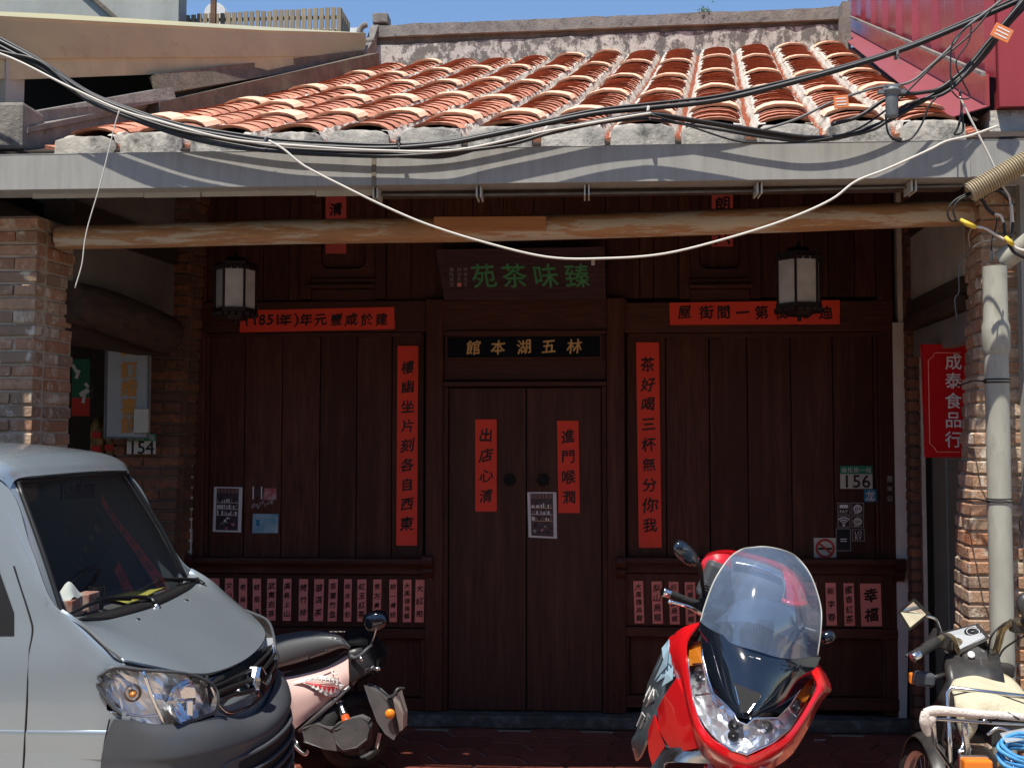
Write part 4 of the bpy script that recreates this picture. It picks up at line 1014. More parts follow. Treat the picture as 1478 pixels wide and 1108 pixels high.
# left neighbour's sign and bits
ls = thing('shop_sign', 'pale sign board with orange characters 訂婚喜餅 in the left passage', 'sign', P(185, 570, 7.3))
yb = 7.3; a_, c_ = P(151, 632, yb), P(216, 470, yb); b = MB(); b.box((a_.x, yb, a_.z), (c_.x, yb + .05, c_.z)); build('panel', b, 'sign_pale', ls, bevel=.012)
fr = MB(); b = fr; b.tube([Vector((x, yb - .002, z)) for x, z in ((a_.x, a_.z), (c_.x, a_.z), (c_.x, c_.z), (a_.x, c_.z), (a_.x, a_.z))], .007, 5); build('frame', fr, 'box_grey', ls)
tb = MB()
for ch, py in (('囍', 500), ('訂', 533), ('婚', 560), ('喜', 587), ('餅', 613)): write(tb, ch, P(186, py, yb - .004), EX, EZ, .115, .115, .03, .06)
build('lettering', tb, 'char_orange', ls)
b = MB(); a_, c_ = P(193, 624, 7.27), P(214, 590, 7.27); b.box((a_.x, 7.27, a_.z), (c_.x, 7.29, c_.z)); tag(build('cream_card', b, 'plate_white', bevel=.002, loc=a_), 'small blank cream board above plate 154', 'board')
mat('cloth_red', (.45, .02, .01), .7); mat('cloth_green', (.01, .10, .05), .7); mat('cloth_white', (.6, .6, .5), .7); mat('gold_dim', (.25, .15, .03), .5, .3, var=(.06, .03, .01), vscale=20); mat('cloth_blue', (.01, .02, .08), .7)
bn = thing('door_curtain', 'green and red printed curtain with white flowers deep in the left passage', 'curtain', P(115, 560, 7.6))
a_, c_ = P(103, 600, 7.6), P(131, 518, 7.6); zm = P(110, 574, 7.6).z
b = MB(); b.box((a_.x, 7.6, zm), (c_.x, 7.61, c_.z)); build('green_cloth', b, 'cloth_green', bn); b = MB(); b.box((a_.x, 7.6, a_.z), (c_.x, 7.61, zm)); build('red_cloth', b, 'cloth_red', bn)
b = MB()
for (px, py, ang, L) in ((112, 540, 20, .03), (108, 532, -30, .03), (124, 565, 60, .045), (121, 575, 10, .03), (127, 558, -40, .03)): b = MB(); b.obox(P(px, py, 7.596), (L * .35, .001, L), Matrix.Rotation(R(ang), 3, 'Y')); build('flower_print', b, 'cloth_white', bn); b = MB(); b.tube([P(131, 510, 7.58), P(131.5, 604, 7.58)], .006, 6); build('pole', b, 'strip_white', bn)
for (x0, x1, y0, y1, m, lab) in ((128, 150, 612, 720, 'gold_dim', 'dull gold ornament standing in the left passage'), (151, 165, 630, 720, 'gold_dim', 'second dull gold ornament under the pale sign'), (166, 180, 634, 760, 'cloth_blue', 'dark blue cloth hanging under the pale sign')):
    t = thing('ornament' if 'gold' in m else 'cloth', lab, 'ornament' if 'gold' in m else 'cloth', P((x0 + x1) / 2, y1, 7.5))
    b = MB(); a_, c_ = P(x0, y1, 7.5), P(x1, y0, 7.5); b.box((a_.x, 7.5, a_.z), (c_.x, 7.56, c_.z)); build('body', b, m, t, bevel=.01)
    if 'gold' in m:
        b = MB(); b.lathe([(.001, .05), (.03, .04), (.045, 0), (.05, -.03)], ((a_.x + c_.x) / 2, 7.53, c_.z), n=12); build('cap', b, m, t, smooth=True)
        for k in range(4): b = MB(); b.obox(((a_.x + c_.x) / 2, 7.495, c_.z - .07 - k * .09), (.03, .006, .02)); build('boss', b, 'cloth_red', t)

# ================================================================ lanterns
mat('lantern_glass', (.66, .66, .66), .35, var=(.42, .43, .45), vscale=6, spec=.6)
mat('lantern_wood', (.016, .006, .006), .5)
def lantern(label, cx, py0, py1, Y, w):
    c = P(cx, (py0 + py1) / 2, Y); zt_, zb_ = P(cx, py0, Y).z, P(cx, py1, Y).z
    t = thing('lantern', label, 'lantern', (c.x, Y, zb_), 'hexagonal lanterns hanging in the porch'); r = w / 2
    def hexr(rad, z, ph=R(12)): return [Vector((c.x + rad * math.cos(ph + k * math.pi / 3), Y + rad * math.sin(ph + k * math.pi / 3), z)) for k in range(6)]
    H = zt_ - zb_; a, b2 = hexr(r, zt_ - .06), hexr(r, zb_ + .06)
    for k in range(6):
        j = (k + 1) % 6; b = MB(); q = [b2[k], b2[j], a[j], a[k]]; mid = Vector((c.x, Y, 0)); q = [x.lerp(Vector((c.x, Y, x.z)), .03) for x in q]
        b.add(q, [(0, 1, 2, 3)]); build('pane', b, 'lantern_glass', t, solid=.002)
        b = MB(); b.tube([b2[k] - Vector((0, 0, .02)), a[k] + Vector((0, 0, .02))], .0075, 6); build('corner_post', b, 'lantern_wood', t)
    for z, rr_, nm in ((zt_ - .045, r * 1.06, 'top_rim'), (zb_ + .055, r * 1.10, 'bottom_rim')):
        b = MB(); o0 = hexr(rr_, z - .012); o1 = hexr(rr_, z + .012); b.add(o0 + o1, [(k, (k + 1) % 6, (k + 1) % 6 + 6, k + 6) for k in range(6)] + [tuple(range(6))[::-1], tuple(range(6, 12))])
        for k in range(6):
            m_ = (o0[k] + o0[(k + 1) % 6]) / 2; 
            for f in (.2, .5, .8):
                p = o0[k].lerp(o0[(k + 1) % 6], f); b.obox(p + Vector((0, 0, -.012)), (.014, .014, .010))
        build(nm, b, 'lantern_wood', t)
    b = MB(); b.add(hexr(r * .62, zt_ - .03) + hexr(r * .5, zt_), [(k, (k + 1) % 6, (k + 1) % 6 + 6, k + 6) for k in range(6)] + [tuple(range(6, 12))]); b.lathe([(.012, 0), (.012, .03), (.004, .04)], (c.x, Y, zt_), n=10); build('cap', b, 'lantern_wood', t)
    b = MB(); b.add(hexr(r * .9, zb_ + .045) + hexr(r * .55, zb_ + .0), [(k, (k + 1) % 6, (k + 1) % 6 + 6, k + 6) for k in range(6)] + [tuple(range(6, 12))]); b.tube([Vector((c.x, Y, zb_)), Vector((c.x, Y, zb_ - .03))], .012, 8); build('base', b, 'lantern_wood', t)
    b = MB(); b.tube([Vector((c.x, Y, zt_ + .03)), Vector((c.x, Y, 3.55))], .003, 6); build('cord', b, 'lantern_wood', t)
lantern('hexagonal white-paned lantern hanging at the left in front of the planks', 340, 372, 462, 6.9, .238)
lantern('hexagonal white-paned lantern hanging at the right in front of the red banner', 1153, 358, 456, 6.9, .258)

# ================================================================ cables
def cable(label, pts, r, m='cable_black', cat='cable', n=8, name='cable', sm=6, jit=0, group=None):
    b = MB(); pp = [P(x, y, Y) for x, y, Y in pts]; b.tube(pp, r, n, smooth=sm)
    return tag(build(name, b, m, smooth=True, loc=pp[0]), label, cat, group)
main = [(-150, -10), (-60, 28), (0, 60), (60, 92), (130, 137), (200, 165), (260, 184), (320, 196), (400, 208), (470, 212), (560, 214), (640, 208), (700, 197), (780, 180), (860, 164), (940, 156), (1030, 146), (1110, 128), (1200, 104), (1300, 73), (1400, 32), (1500, -12), (1600, -60)]
YC = 5.385
def yd(px): return YC
def off(path, dy, dY=0, amp=0, ph=0): return [(x, y + dy + amp * math.sin(x / 90 + ph), YC + dY) for x, y in path]
cable('thickest black cable of the overhead bundle sweeping across the roof', off(main, 0), .0125, group='overhead cables crossing the front')
cable('black cable twisted along the top of the overhead bundle', off(main[:], -5, .03, 1.6), .0075, group='overhead cables crossing the front')
m2 = [p for p in main if p[0] < 600] + [(640, 217), (700, 204), (780, 188), (850, 172), (900, 164), (940, 162), (1030, 174), (1100, 186), (1160, 193), (1220, 188), (1280, 168), (1330, 140), (1380, 112), (1420, 74), (1460, 22), (1520, -40)]
cable('black lower cable sagging over the eave then climbing at the right', off(m2, 6, -.02, 1.2, 1), .0095, group='overhead cables crossing the front')
cable('second black lower cable close under the first at the eave', off(m2, 10, .03, 2, 2.4), .0075, group='overhead cables crossing the front')
m3 = [(-100, 40), (0, 72), (60, 88), (120, 138), (172, 162), (260, 194), (340, 212), (420, 219), (520, 224), (600, 222), (680, 214), (740, 205), (800, 188), (880, 170), (935, 163), (1000, 172), (1080, 184), (1180, 196), (1260, 184), (1310, 148), (1370, 128), (1430, 60), (1478, -5), (1530, -60)]
cable('black cable running lowest along the gutter top', off(m3, 2, -.03, 1), .0085, group='overhead cables crossing the front')
m4 = [(-100, 60), (0, 78), (100, 125), (172, 158), (230, 176), (330, 203), (450, 214), (560, 218), (660, 216), (780, 192), (900, 172), (940, 166)]
cable('pale grey cable woven through the overhead bundle', off(m4, -1, -.05, 1.5, .5), .0055, 'cable_white', group='overhead cables crossing the front')
m5 = [(936, 164), (1000, 184), (1060, 203), (1100, 206), (1160, 205), (1230, 190), (1290, 150), (1350, 92), (1400, 50), (1450, -10)]
cable('thin black cable looping down in front of the eave ends', off(m5, 0, -.04), .0045, group='overhead cables crossing the front')
m6 = [(1200, 180), (1240, 168), (1285, 140), (1330, 134), (1360, 126), (1400, 92), (1425, 62), (1478, 0), (1530, -60)]
cable('black cable passing the grey junction box', off(m6, 0, -.06), .009, group='overhead cables crossing the front')
m7 = [(1100, 188), (1150, 172), (1200, 148), (1260, 128), (1310, 120), (1340, 98), (1375, 65), (1392, 42), (1440, 5), (1470, -20)]
cable('grey cable crossing upward beside the red cladding', off(m7, 0, -.08), .006, 'cable_grey', group='overhead cables crossing the front')
cable('thin cable making an upright loop before the red cladding', [(x, y, YC - .1) for x, y in ((1373, 128), (1372, 90), (1376, 60), (1400, 36), (1398, 60), (1380, 90), (1390, 118), (1400, 140), (1385, 142), (1372, 130))], .0035, 'cable_black')
cable('black cable loop hanging below the junction box', [(x, y, YC - .08) for x, y in ((1278, 165), (1282, 192), (1296, 204), (1315, 200), (1330, 180), (1340, 155), (1352, 140))], .0045)
cable('dark drip loop dangling at the right end of the gutter', [(x, y, YC - .05) for x, y in ((1385, 130), (1388, 155), (1384, 180), (1378, 194), (1390, 188), (1388, 160))], .0055)
cable('long white wire sagging across the porch opening', [(x, y, 5.2) for x, y in ((388, 203), (410, 216), (440, 240), (500, 271), (560, 300), (620, 325), (700, 350), (790, 371), (870, 373), (960, 366), (1060, 341), (1140, 315), (1200, 288), (1235, 262), (1280, 244), (1340, 217), (1366, 204), (1400, 196), (1440, 182))], .0052, 'cable_white', 'wire')
cable('thin pale wire hanging in front of the left pillar', [(x, y, 5.2) for x, y in ((172, 160), (166, 180), (160, 205), (150, 245), (142, 275), (128, 322), (122, 350), (118, 382), (108, 416))], .0028, 'cable_white', 'wire')
cable('pale wire dropping from the red cladding to the right pillar', [(x, y, 5.3) for x, y in ((1385, 140), (1400, 170), (1430, 230), (1447, 268), (1458, 290), (1460, 350))], .005, 'cable_white', 'wire')
def ctag(label, px, py, w, h, rot):
    c = P(px, py, YC - .11); b = MB(); b.obox(c, (w, .004, h), Matrix.Rotation(R(rot), 3, 'Y')); o = tag(build('cable_tag', b, 'tag_orange', loc=c, bevel=.001), label, 'tag')
    b = MB()
    for k in range(3): b.obox(c + Matrix.Rotation(R(rot), 3, 'Y') @ Vector((0, -.005, h * (.5 - .5 * k))), (w * .7, .0004, h * .09), Matrix.Rotation(R(rot), 3, 'Y'))
    build('print', b, 'paint_white', o)
ctag('small orange tag on the cables low over the right tiles', 1214, 147, .032, .028, -4)
ctag('orange tag tied on the cables before the red cladding', 1446, 48, .042, .032, 28)
jb = thing('junction_box', 'grey cylindrical cable junction box hung over the right eave ends', 'junction box', P(1287, 150, YC - .12))
c = P(1287, 134, YC - .12)
b = MB(); b.lathe([(.001, .022), (.035, .02), (.04, .008), (.036, -.004), (.028, -.012), (.028, -.10), (.024, -.11), (.001, -.112)], c, n=16); build('body', b, 'box_grey', jb, smooth=True, autosmooth=40)
b = MB(); b.obox(c + Vector((0, 0, .004)), (.06, .012, .009)); b.obox(c + Vector((0, 0, .026)), (.03, .03, .006)); build('bracket', b, 'box_grey', jb)
for px, py in ((935, 160), (384, 204), (575, 203), (1294, 80)):                          # cable ties
    p = P(px, py, YC); b = MB(); b.lathe([(.02, -.006), (.024, 0), (.02, .006)], p, (1, 0, -.2), 10); b.tube([p + Vector((0, -.02, -.01)), p + Vector((.01, -.03, -.05))], .002, 5)
    tag(build('cable_tie', b, 'cable_white' if px == 935 else 'cable_grey'), {935: 'white tie round the cable bundle over the middle tiles', 384: 'grey tie at the left where the white wire starts', 575: 'grey tie round the bundle at the gutter joint', 1294: 'grey tie on the high cable over the right tiles'}[px], 'cable tie')

# ================================================================ right pillar: pipe, conduit, wires
YPp = 5.62
dp = thing('downpipe', 'pale grey plastic drainpipe running down the right brick pillar', 'drainpipe', P(1445, 1000, YPp))
cx = P(1442, 700, YPp).x; r1 = 17.0 / FPX * YPp; zt_ = P(1442, 385, YPp).z; zm = P(1442, 505, YPp).z
b = MB(); b.lathe([(r1 * .95, -.15), (r1 * .95, zm)], (cx, YPp, 0), n=24); build('lower_pipe', b, 'pvc', dp, smooth=True)
b = MB(); b.lathe([(r1 * .98, zm - .02), (r1 * 1.12, zm), (r1 * 1.12, zm + .11), (r1 * .98, zm + .14), (r1 * .98, zt_), (r1 * .86, zt_), (r1 * .86, zm + .14)], (cx, YPp, 0), n=24); build('upper_pipe', b, 'pvc', dp, smooth=True, autosmooth=40)
for py in (552, 724):
    z = P(1442, py, YPp).z; b = MB()
    for dz in (0, .014): b.lathe([(r1 * 1.0, z + dz - .003), (r1 * 1.06, z + dz), (r1 * 1.0, z + dz + .003)], (cx, YPp, 0), n=24)
    b.tube([Vector((cx - r1, YPp - .02, z + .004)), Vector((cx - r1 - .04, YPp + .03, z + .012)), Vector((cx - r1 - .03, YPp + .3, z))], .004, 6); build('wire_clamp', b, 'old_iron', dp)
cp = thing('elbow_pipe', 'short capped plastic pipe stub poking out above the drainpipe', 'pipe stub', P(1470, 370, 5.6))
b = MB(); d = (P(1500, 345, 5.5) - P(1450, 378, 5.6)); b.tube([P(1446, 376, 5.65), P(1446, 376, 5.65) + d], r1 * .9, 20); build('stub', b, 'pvc', cp, smooth=True, autosmooth=40)
b = MB(); b.tube([P(1431, 378, 5.7), P(1431, 360, 5.7)], .008, 10); build('small_cap', b, 'pvc', cp)
cn = MB(); p0, p1 = P(1399, 279, 5.25), P(1530, 205, 5.2); n = 78; d = p1 - p0; prof = []
for k in range(n): prof += [(.040 + .006 * (1 if k % 2 else -.6), d.length * k / n), (.040 + .006 * (1 if k % 2 else -.6), d.length * (k + .55) / n)]
cn.lathe([(.030, 0.05), (.032, 0)] + prof, p0, d, 16); tag(build('corrugated_conduit', cn, 'conduit', smooth=True, autosmooth=30, loc=p0), 'beige corrugated conduit reaching in from the right above the pillar', 'conduit')
def w3(label, pts, r, m, Y=5.28, cat='wire'): return cable(label, [(x, y, Y) for x, y in pts], r, m, cat, 7, 'wire')
w3('dark wire looping out of the conduit mouth to the yellow tape', ((1402, 277), (1380, 288), (1368, 303), (1372, 318), (1386, 318)), .0045, 'cable_black')
w3('second dark wire from the conduit mouth, inside the first loop', ((1402, 280), (1384, 289), (1376, 303), (1380, 318)), .0042, 'cable_black', 5.27)
w3('thick black wire under the conduit ending in a silver sleeve', ((1400, 284), (1416, 288), (1426, 302), (1436, 310)), .008, 'cable_black', 5.3)
w3('black wire arching behind the conduit down to the right', ((1420, 284), (1434, 275), (1446, 278), (1458, 290), (1461, 298)), .008, 'cable_black', 5.33)
w3('silver wire sleeve left of the two upright ones', ((1436, 309), (1444, 311), (1449, 322)), .006, 'cable_white', 5.29)
w3('silver-green wire sleeve at the far right of the cluster', ((1460, 295), (1461, 308), (1462, 321)), .006, 'cable_white', 5.29)
w3('black wire end below the left silver sleeve', ((1449, 321), (1450, 334), (1452, 344)), .0065, 'cable_black', 5.29)
w3('black wire end below the right silver sleeve', ((1462, 321), (1461, 334), (1459, 344)), .0065, 'cable_black', 5.29)
w3('pale wire linking the two yellow tapes', ((1408, 327), (1422, 330), (1436, 338), (1450, 346)), .006, 'cable_white', 5.29)
w3('thin black wire hanging to the small pipe cap', ((1440, 312), (1437, 330), (1432, 345), (1431, 362)), .0035, 'cable_black', 5.4)
w3('silver and black wires leaving to the right below the yellow tape', ((1457, 350), (1466, 358), (1480, 362), (1500, 360)), .0075, 'cable_white', 5.28)
w3('dark wire leaving to the right under the silver one', ((1456, 352), (1464, 364), (1480, 372), (1500, 376)), .0075, 'cable_black', 5.28)
w3('thin grey wire pinned along the left edge of the right pillar', ((1440, 345), (1412, 352), (1396, 366), (1384, 382), (1384, 420), (1378, 432), (1381, 460)), .003, 'cable_grey', 5.8)
w3('thin pale wire drooping on the right pillar bricks', ((1402, 300), (1404, 322), (1398, 340), (1400, 356)), .0028, 'conduit', 5.8)
for (x0, y0, x1, y1, lab) in ((1386, 317, 1408, 328, 'yellow tape wrap under the conduit mouth'), (1451, 342, 1462, 353, 'yellow tape wrap where the silver sleeves meet')):
    b = MB(); b.tube([P(x0, y0, 5.27), P((x0 + x1) / 2, (y0 + y1) / 2 + 1, 5.26), P(x1, y1, 5.27)], [.008, .012, .010], 8); tag(build('tape_wrap', b, 'tape_yellow', smooth=True, loc=P(x0, y0, 5.27)), lab, 'tape')
# next building's rough grey wall beyond the pillar
b = MB(); x = P(1470, 700, 5.9).x; b.box((x, 5.80, -.155), (x + 1.4, 5.9, 3.06)); tag(build('rendered_wall', b, 'concrete', loc=(x, 5.8, 0)), 'rough pale rendered wall at the right edge beyond the drainpipe', 'wall')
# ================================================================ silver van
from mathutils.geometry import delaunay_2d_cdt
def facets(outline, fpos, step, amp, seed=1):
    """faceted mirror surface inside a 2D outline; fpos(u,v,jitter)->world"""
    rr = random.Random(seed); pts = [Vector(p) for p in outline]; n = len(pts)
    xs = [p.x for p in pts]; ys = [p.y for p in pts]; y = min(ys); inner = []
    def inside(x, y):
        c = False
        for i in range(n):
            a, b_ = pts[i], pts[(i + 1) % n]
            if (a.y > y) != (b_.y > y) and x < (b_.x - a.x) * (y - a.y) / (b_.y - a.y) + a.x: c = not c
        return c
    while y < max(ys):
        x = min(xs)
        while x < max(xs):
            q = (x + rr.uniform(-.25, .25) * step, y + rr.uniform(-.25, .25) * step)
            if inside(*q) and min((p - Vector(q)).length for p in pts) > step * .4: inner.append(Vector(q))
            x += step
        y += step
    r_ = delaunay_2d_cdt(pts + inner, [(i, (i + 1) % n) for i in range(n)], [], 1, 1e-7)
    b = MB(); b.add([fpos(v.x, v.y, (rr.uniform(-amp, amp) if i >= n else 0)) for i, v in enumerate(r_[0])], [tuple(f) for f in r_[2]]); return b
def glass(name, tint=(1, 1, 1), base=.05, power=4., rough=.015, haze=0., gl=.8):
    m = bpy.data.materials.new(name); m.use_nodes = True; M[name] = m; n = m.node_tree; n.nodes.clear(); L = n.links.new
    out = n.nodes.new('ShaderNodeOutputMaterial'); tr = n.nodes.new('ShaderNodeBsdfTransparent'); tr.inputs[0].default_value = (*tint, 1)
    g_ = n.nodes.new('ShaderNodeBsdfGlossy'); g_.inputs['Roughness'].default_value = rough; lw = n.nodes.new('ShaderNodeLayerWeight'); lw.inputs[0].default_value = .5
    pw = n.nodes.new('ShaderNodeMath'); pw.operation = 'POWER'; L(lw.outputs['Facing'], pw.inputs[0]); pw.inputs[1].default_value = power
    ma = n.nodes.new('ShaderNodeMath'); ma.operation = 'MULTIPLY_ADD'; L(pw.outputs[0], ma.inputs[0]); ma.inputs[1].default_value = gl; ma.inputs[2].default_value = base; ma.use_clamp = True
    mx = n.nodes.new('ShaderNodeMixShader'); L(ma.outputs[0], mx.inputs[0]); L(tr.outputs[0], mx.inputs[1]); L(g_.outputs[0], mx.inputs[2]); last = mx.outputs[0]
    if haze:
        df = n.nodes.new('ShaderNodeBsdfDiffuse'); df.inputs[0].default_value = (.34, .47, .70, 1); m2 = n.nodes.new('ShaderNodeMixShader'); m2.inputs[0].default_value = haze
        no = n.nodes.new('ShaderNodeTexNoise'); no.inputs['Scale'].default_value = 14; no.inputs['Detail'].default_value = 9; mr = n.nodes.new('ShaderNodeMapRange'); tc = n.nodes.new('ShaderNodeTexCoord')
        L(tc.outputs['Object'], no.inputs['Vector']); L(no.outputs['Fac'], mr.inputs[0]); mr.inputs[1].default_value = .3; mr.inputs[2].default_value = .75; mr.inputs[3].default_value = haze * .82; mr.inputs[4].default_value = haze * 1.2
        L(mr.outputs[0], m2.inputs[0]); L(last, m2.inputs[1]); L(df.outputs[0], m2.inputs[2]); last = m2.outputs[0]
    L(last, out.inputs[0]); return m
glass('windshield_glass', (.86, .90, .88), .05, 3.5, .01, .012)
glass('lens_glass', (.97, .98, 1), .05, 3.5, .02, .0)
glass('screen_glass', (.60, .72, .90), .12, 3, .07, .19)
glass('mirror_glass', (1, 1, 1), 1, 1, .01)
mat('silver_paint', (.335, .395, .44), .25, .5, coat=.8, var=(.31, .37, .415), vscale=.9, spec=.5, extra=(.315, .375, .42), extrascale=60, extrapos=(.6, .75))
mat('grey_plastic', (.060, .068, .080), .48, spec=.4, var=(.07, .072, .078), vscale=6, bump=.05, bscale=200)
mat('black_plastic', (.014, .014, .015), .4)
mat('black_matt', (.010, .010, .011), .75)
mat('rubber', (.014, .014, .014), .8, var=(.03, .028, .026), vscale=12)
mat('chrome', (.78, .79, .8), .08, 1.)
mat('chrome_soft', (.62, .63, .64), .25, 1.)
mat('reflector', (.92, .93, .95), .36, .9)
mat('amber', (.72, .24, .02), .25, spec=.6)
mat('steel_rim', (.45, .45, .46), .35, .9)
mat('seat_cloth', (.06, .06, .065), .9)
mat('dash_grey', (.10, .10, .105), .7)
mat('tissue_box', (.55, .16, .09), .6, var=(.6, .5, .45), vscale=26)
mat('tissue', (.75, .74, .72), .9)
mat('yellow_cloth', (.55, .50, .10), .9, var=(.48, .42, .08), vscale=20)
YCV = 4.82
van = thing('parked_van', 'silver-grey compact van parked at the left with its nose to the right', 'van', (-3.0, YCV, -.16), None)
def vp(x, l, z): return Vector((x, YCV + l, z))
def sym(rows, keep=True):
    """rows of (x,l,z) from near edge (-l) to centre; mirrored to the far side"""
    out = []
    for r_ in rows:
        a = [vp(*q) for q in r_]; b = [vp(x, -l, z) for x, l, z in r_[::-1] if abs(l) > 1e-6]; out.append(a + b)
    return out
# hood
hood = [[(-1.63, -.70, 1.03), (-1.545, -.62, .992), (-1.455, -.50, .945), (-1.415, -.32, .918), (-1.395, 0, .908)],
        [(-1.70, -.705, 1.085), (-1.655, -.62, 1.066), (-1.60, -.50, 1.035), (-1.575, -.32, 1.018), (-1.56, 0, 1.012)],
        [(-1.77, -.703, 1.145), (-1.755, -.63, 1.132), (-1.735, -.50, 1.112), (-1.715, -.32, 1.10), (-1.71, 0, 1.095)],
        [(-1.86, -.70, 1.205), (-1.86, -.66, 1.168), (-1.845, -.50, 1.150), (-1.83, -.32, 1.143), (-1.82, 0, 1.14)]]
b = MB(); b.patch(sym(hood), 5, 6, th=-.012); build('hood', b, 'silver_paint', van, smooth=True, autosmooth=50)
# side skins, near and far
LT = [(.43, .885), (.48, .925), (.56, .962), (.635, .985), (.695, 1.003), (.730, 1.018), (.745, .985)]
LB = [(.43, .80), (.48, .795), (.56, .792), (.635, .795), (.695, .815), (.730, .875), (.745, .955)]
def _ip(t, l):
    for (a, za), (b_, zb_) in zip(t, t[1:]):
        if a <= l <= b_: return za + (zb_ - za) * (l - a) / (b_ - a)
    return None
def cut_lamps(mb):
    keep = []
    for f in mb.f:
        c = sum((mb.v[i] for i in f), Vector()) / len(f); l = abs(c.y - YCV); zt_, zb_ = _ip(LT, l), _ip(LB, l)
        if c.x > (-1.672 if l > .725 else -1.70) and zt_ and zb_ - .025 < c.z < zt_ - (.012 if l > .70 else .002): continue
        keep.append(f)
    mb.f = keep; mb.m = [0] * len(keep)
def side_rows(s):
    st = [(-5.05, [(.60, 1.70), (.66, 1.35), (.70, 1.12), (.735, .95), (.74, .70), (.74, .45), (.72, .12)]),
          (-4.2, [(.60, 1.70), (.66, 1.35), (.70, 1.12), (.735, .95), (.74, .70), (.74, .45), (.72, .12)]),
          (-3.2, [(.60, 1.70), (.66, 1.35), (.70, 1.13), (.735, .95), (.74, .70), (.74, .45), (.72, .12)]),
          (-2.5, [(.60, 1.70), (.655, 1.40), (.70, 1.15), (.735, .96), (.742, .70), (.742, .45), (.72, .12)]),
          (-2.14, [(.595, 1.66), (.65, 1.42), (.70, 1.17), (.735, .97), (.742, .70), (.742, .45), (.72, .12)]),
          (-2.00, [(.645, 1.43), (.672, 1.33), (.70, 1.18), (.735, .98), (.742, .70), (.742, .45), (.72, .12)]),
          (-1.90, [(.69, 1.245), (.695, 1.22), (.703, 1.16), (.735, .98), (.742, .70), (.742, .45), (.72, .12)]),
          (-1.80, [(.703, 1.17), (.71, 1.15), (.72, 1.10), (.735, .97), (.742, .70), (.742, .45), (.72, .12)]),
          (-1.70, [(.705, 1.085), (.712, 1.07), (.722, 1.03), (.733, .95), (.738, .70), (.738, .45), (.71, .12)]),
          (-1.62, [(.70, 1.022), (.705, 1.00), (.712, .97), (.722, .90), (.730, .70), (.73, .45), (.70, .12)])]
    return [[vp(x, s * l, z) for l, z in c] for x, c in st]
for s, nm in ((-1, 'side_panel'), (1, 'side_panel')):
    b = MB(); b.patch(side_rows(s), 6, 6, th=.01 * (1 if s < 0 else -1)); cut_lamps(b); build(nm, b, 'silver_paint', van, smooth=True, autosmooth=60)
# nose shell behind lights and bumper
nose = [[(-1.62, -.70, 1.015), (-1.545, -.62, .98), (-1.455, -.50, .935), (-1.43, -.32, .905), (-1.415, 0, .895)],
        [(-1.62, -.722, .90), (-1.53, -.67, .90), (-1.455, -.56, .87), (-1.42, -.38, .83), (-1.40, 0, .82)],
        [(-1.62, -.73, .70), (-1.50, -.66, .70), (-1.41, -.54, .70), (-1.37, -.36, .70), (-1.35, 0, .70)],
        [(-1.62, -.73, .15), (-1.50, -.66, .15), (-1.41, -.54, .15), (-1.37, -.36, .15), (-1.35, 0, .15)]]
b = MB(); b.patch(sym(nose), 8, 8, th=.01); cut_lamps(b); build('nose_shell', b, 'silver_paint', van, smooth=True, autosmooth=60)
# roof
roof = [[(-2.115, -.535, 1.665), (-2.08, -.40, 1.672), (-2.06, 0, 1.678)],
        [(-2.15, -.555, 1.705), (-2.125, -.40, 1.715), (-2.10, 0, 1.722)],
        [(-2.25, -.572, 1.728), (-2.23, -.40, 1.755), (-2.21, 0, 1.765)],
        [(-2.6, -.585, 1.745), (-2.6, -.40, 1.785), (-2.6, 0, 1.80)],
        [(-3.6, -.585, 1.75), (-3.6, -.40, 1.80), (-3.6, 0, 1.82)],
        [(-5.05, -.585, 1.72), (-5.05, -.40, 1.77), (-5.05, 0, 1.79)]]
rows = []
for r_ in roof: x, l, z = r_[0]; rows.append([(x - .01, l - .03, z - .035)] + r_)
b = MB(); b.patch(sym(rows), 5, 5, th=-.012); build('roof', b, 'silver_paint', van, smooth=True, autosmooth=60)
b = MB(); b.tube([vp(-2.112, -.54, 1.657), vp(-2.075, -.38, 1.663), vp(-2.052, 0, 1.667), vp(-2.075, .38, 1.663), vp(-2.112, .54, 1.657)], .007, 6, smooth=5); build('screen_seal', b, 'black_plastic', van, smooth=True)
# A pillars
for s in (-1, 1):
    b = MB(); g_ = [[vp(-1.868, s * .66, 1.163), vp(-1.985, s * .605, 1.415), vp(-2.115, s * .53, 1.66)], [vp(-1.882, s * .685, 1.19), vp(-2.005, s * .635, 1.425), vp(-2.14, s * .565, 1.67)], [vp(-1.905, s * .693, 1.235), vp(-2.03, s * .648, 1.44), vp(-2.17, s * .59, 1.665)]]
    b.patch(g_, 6, 3, th=.012 * -s); build('windshield_pillar', b, 'silver_paint', van, smooth=True, autosmooth=60)
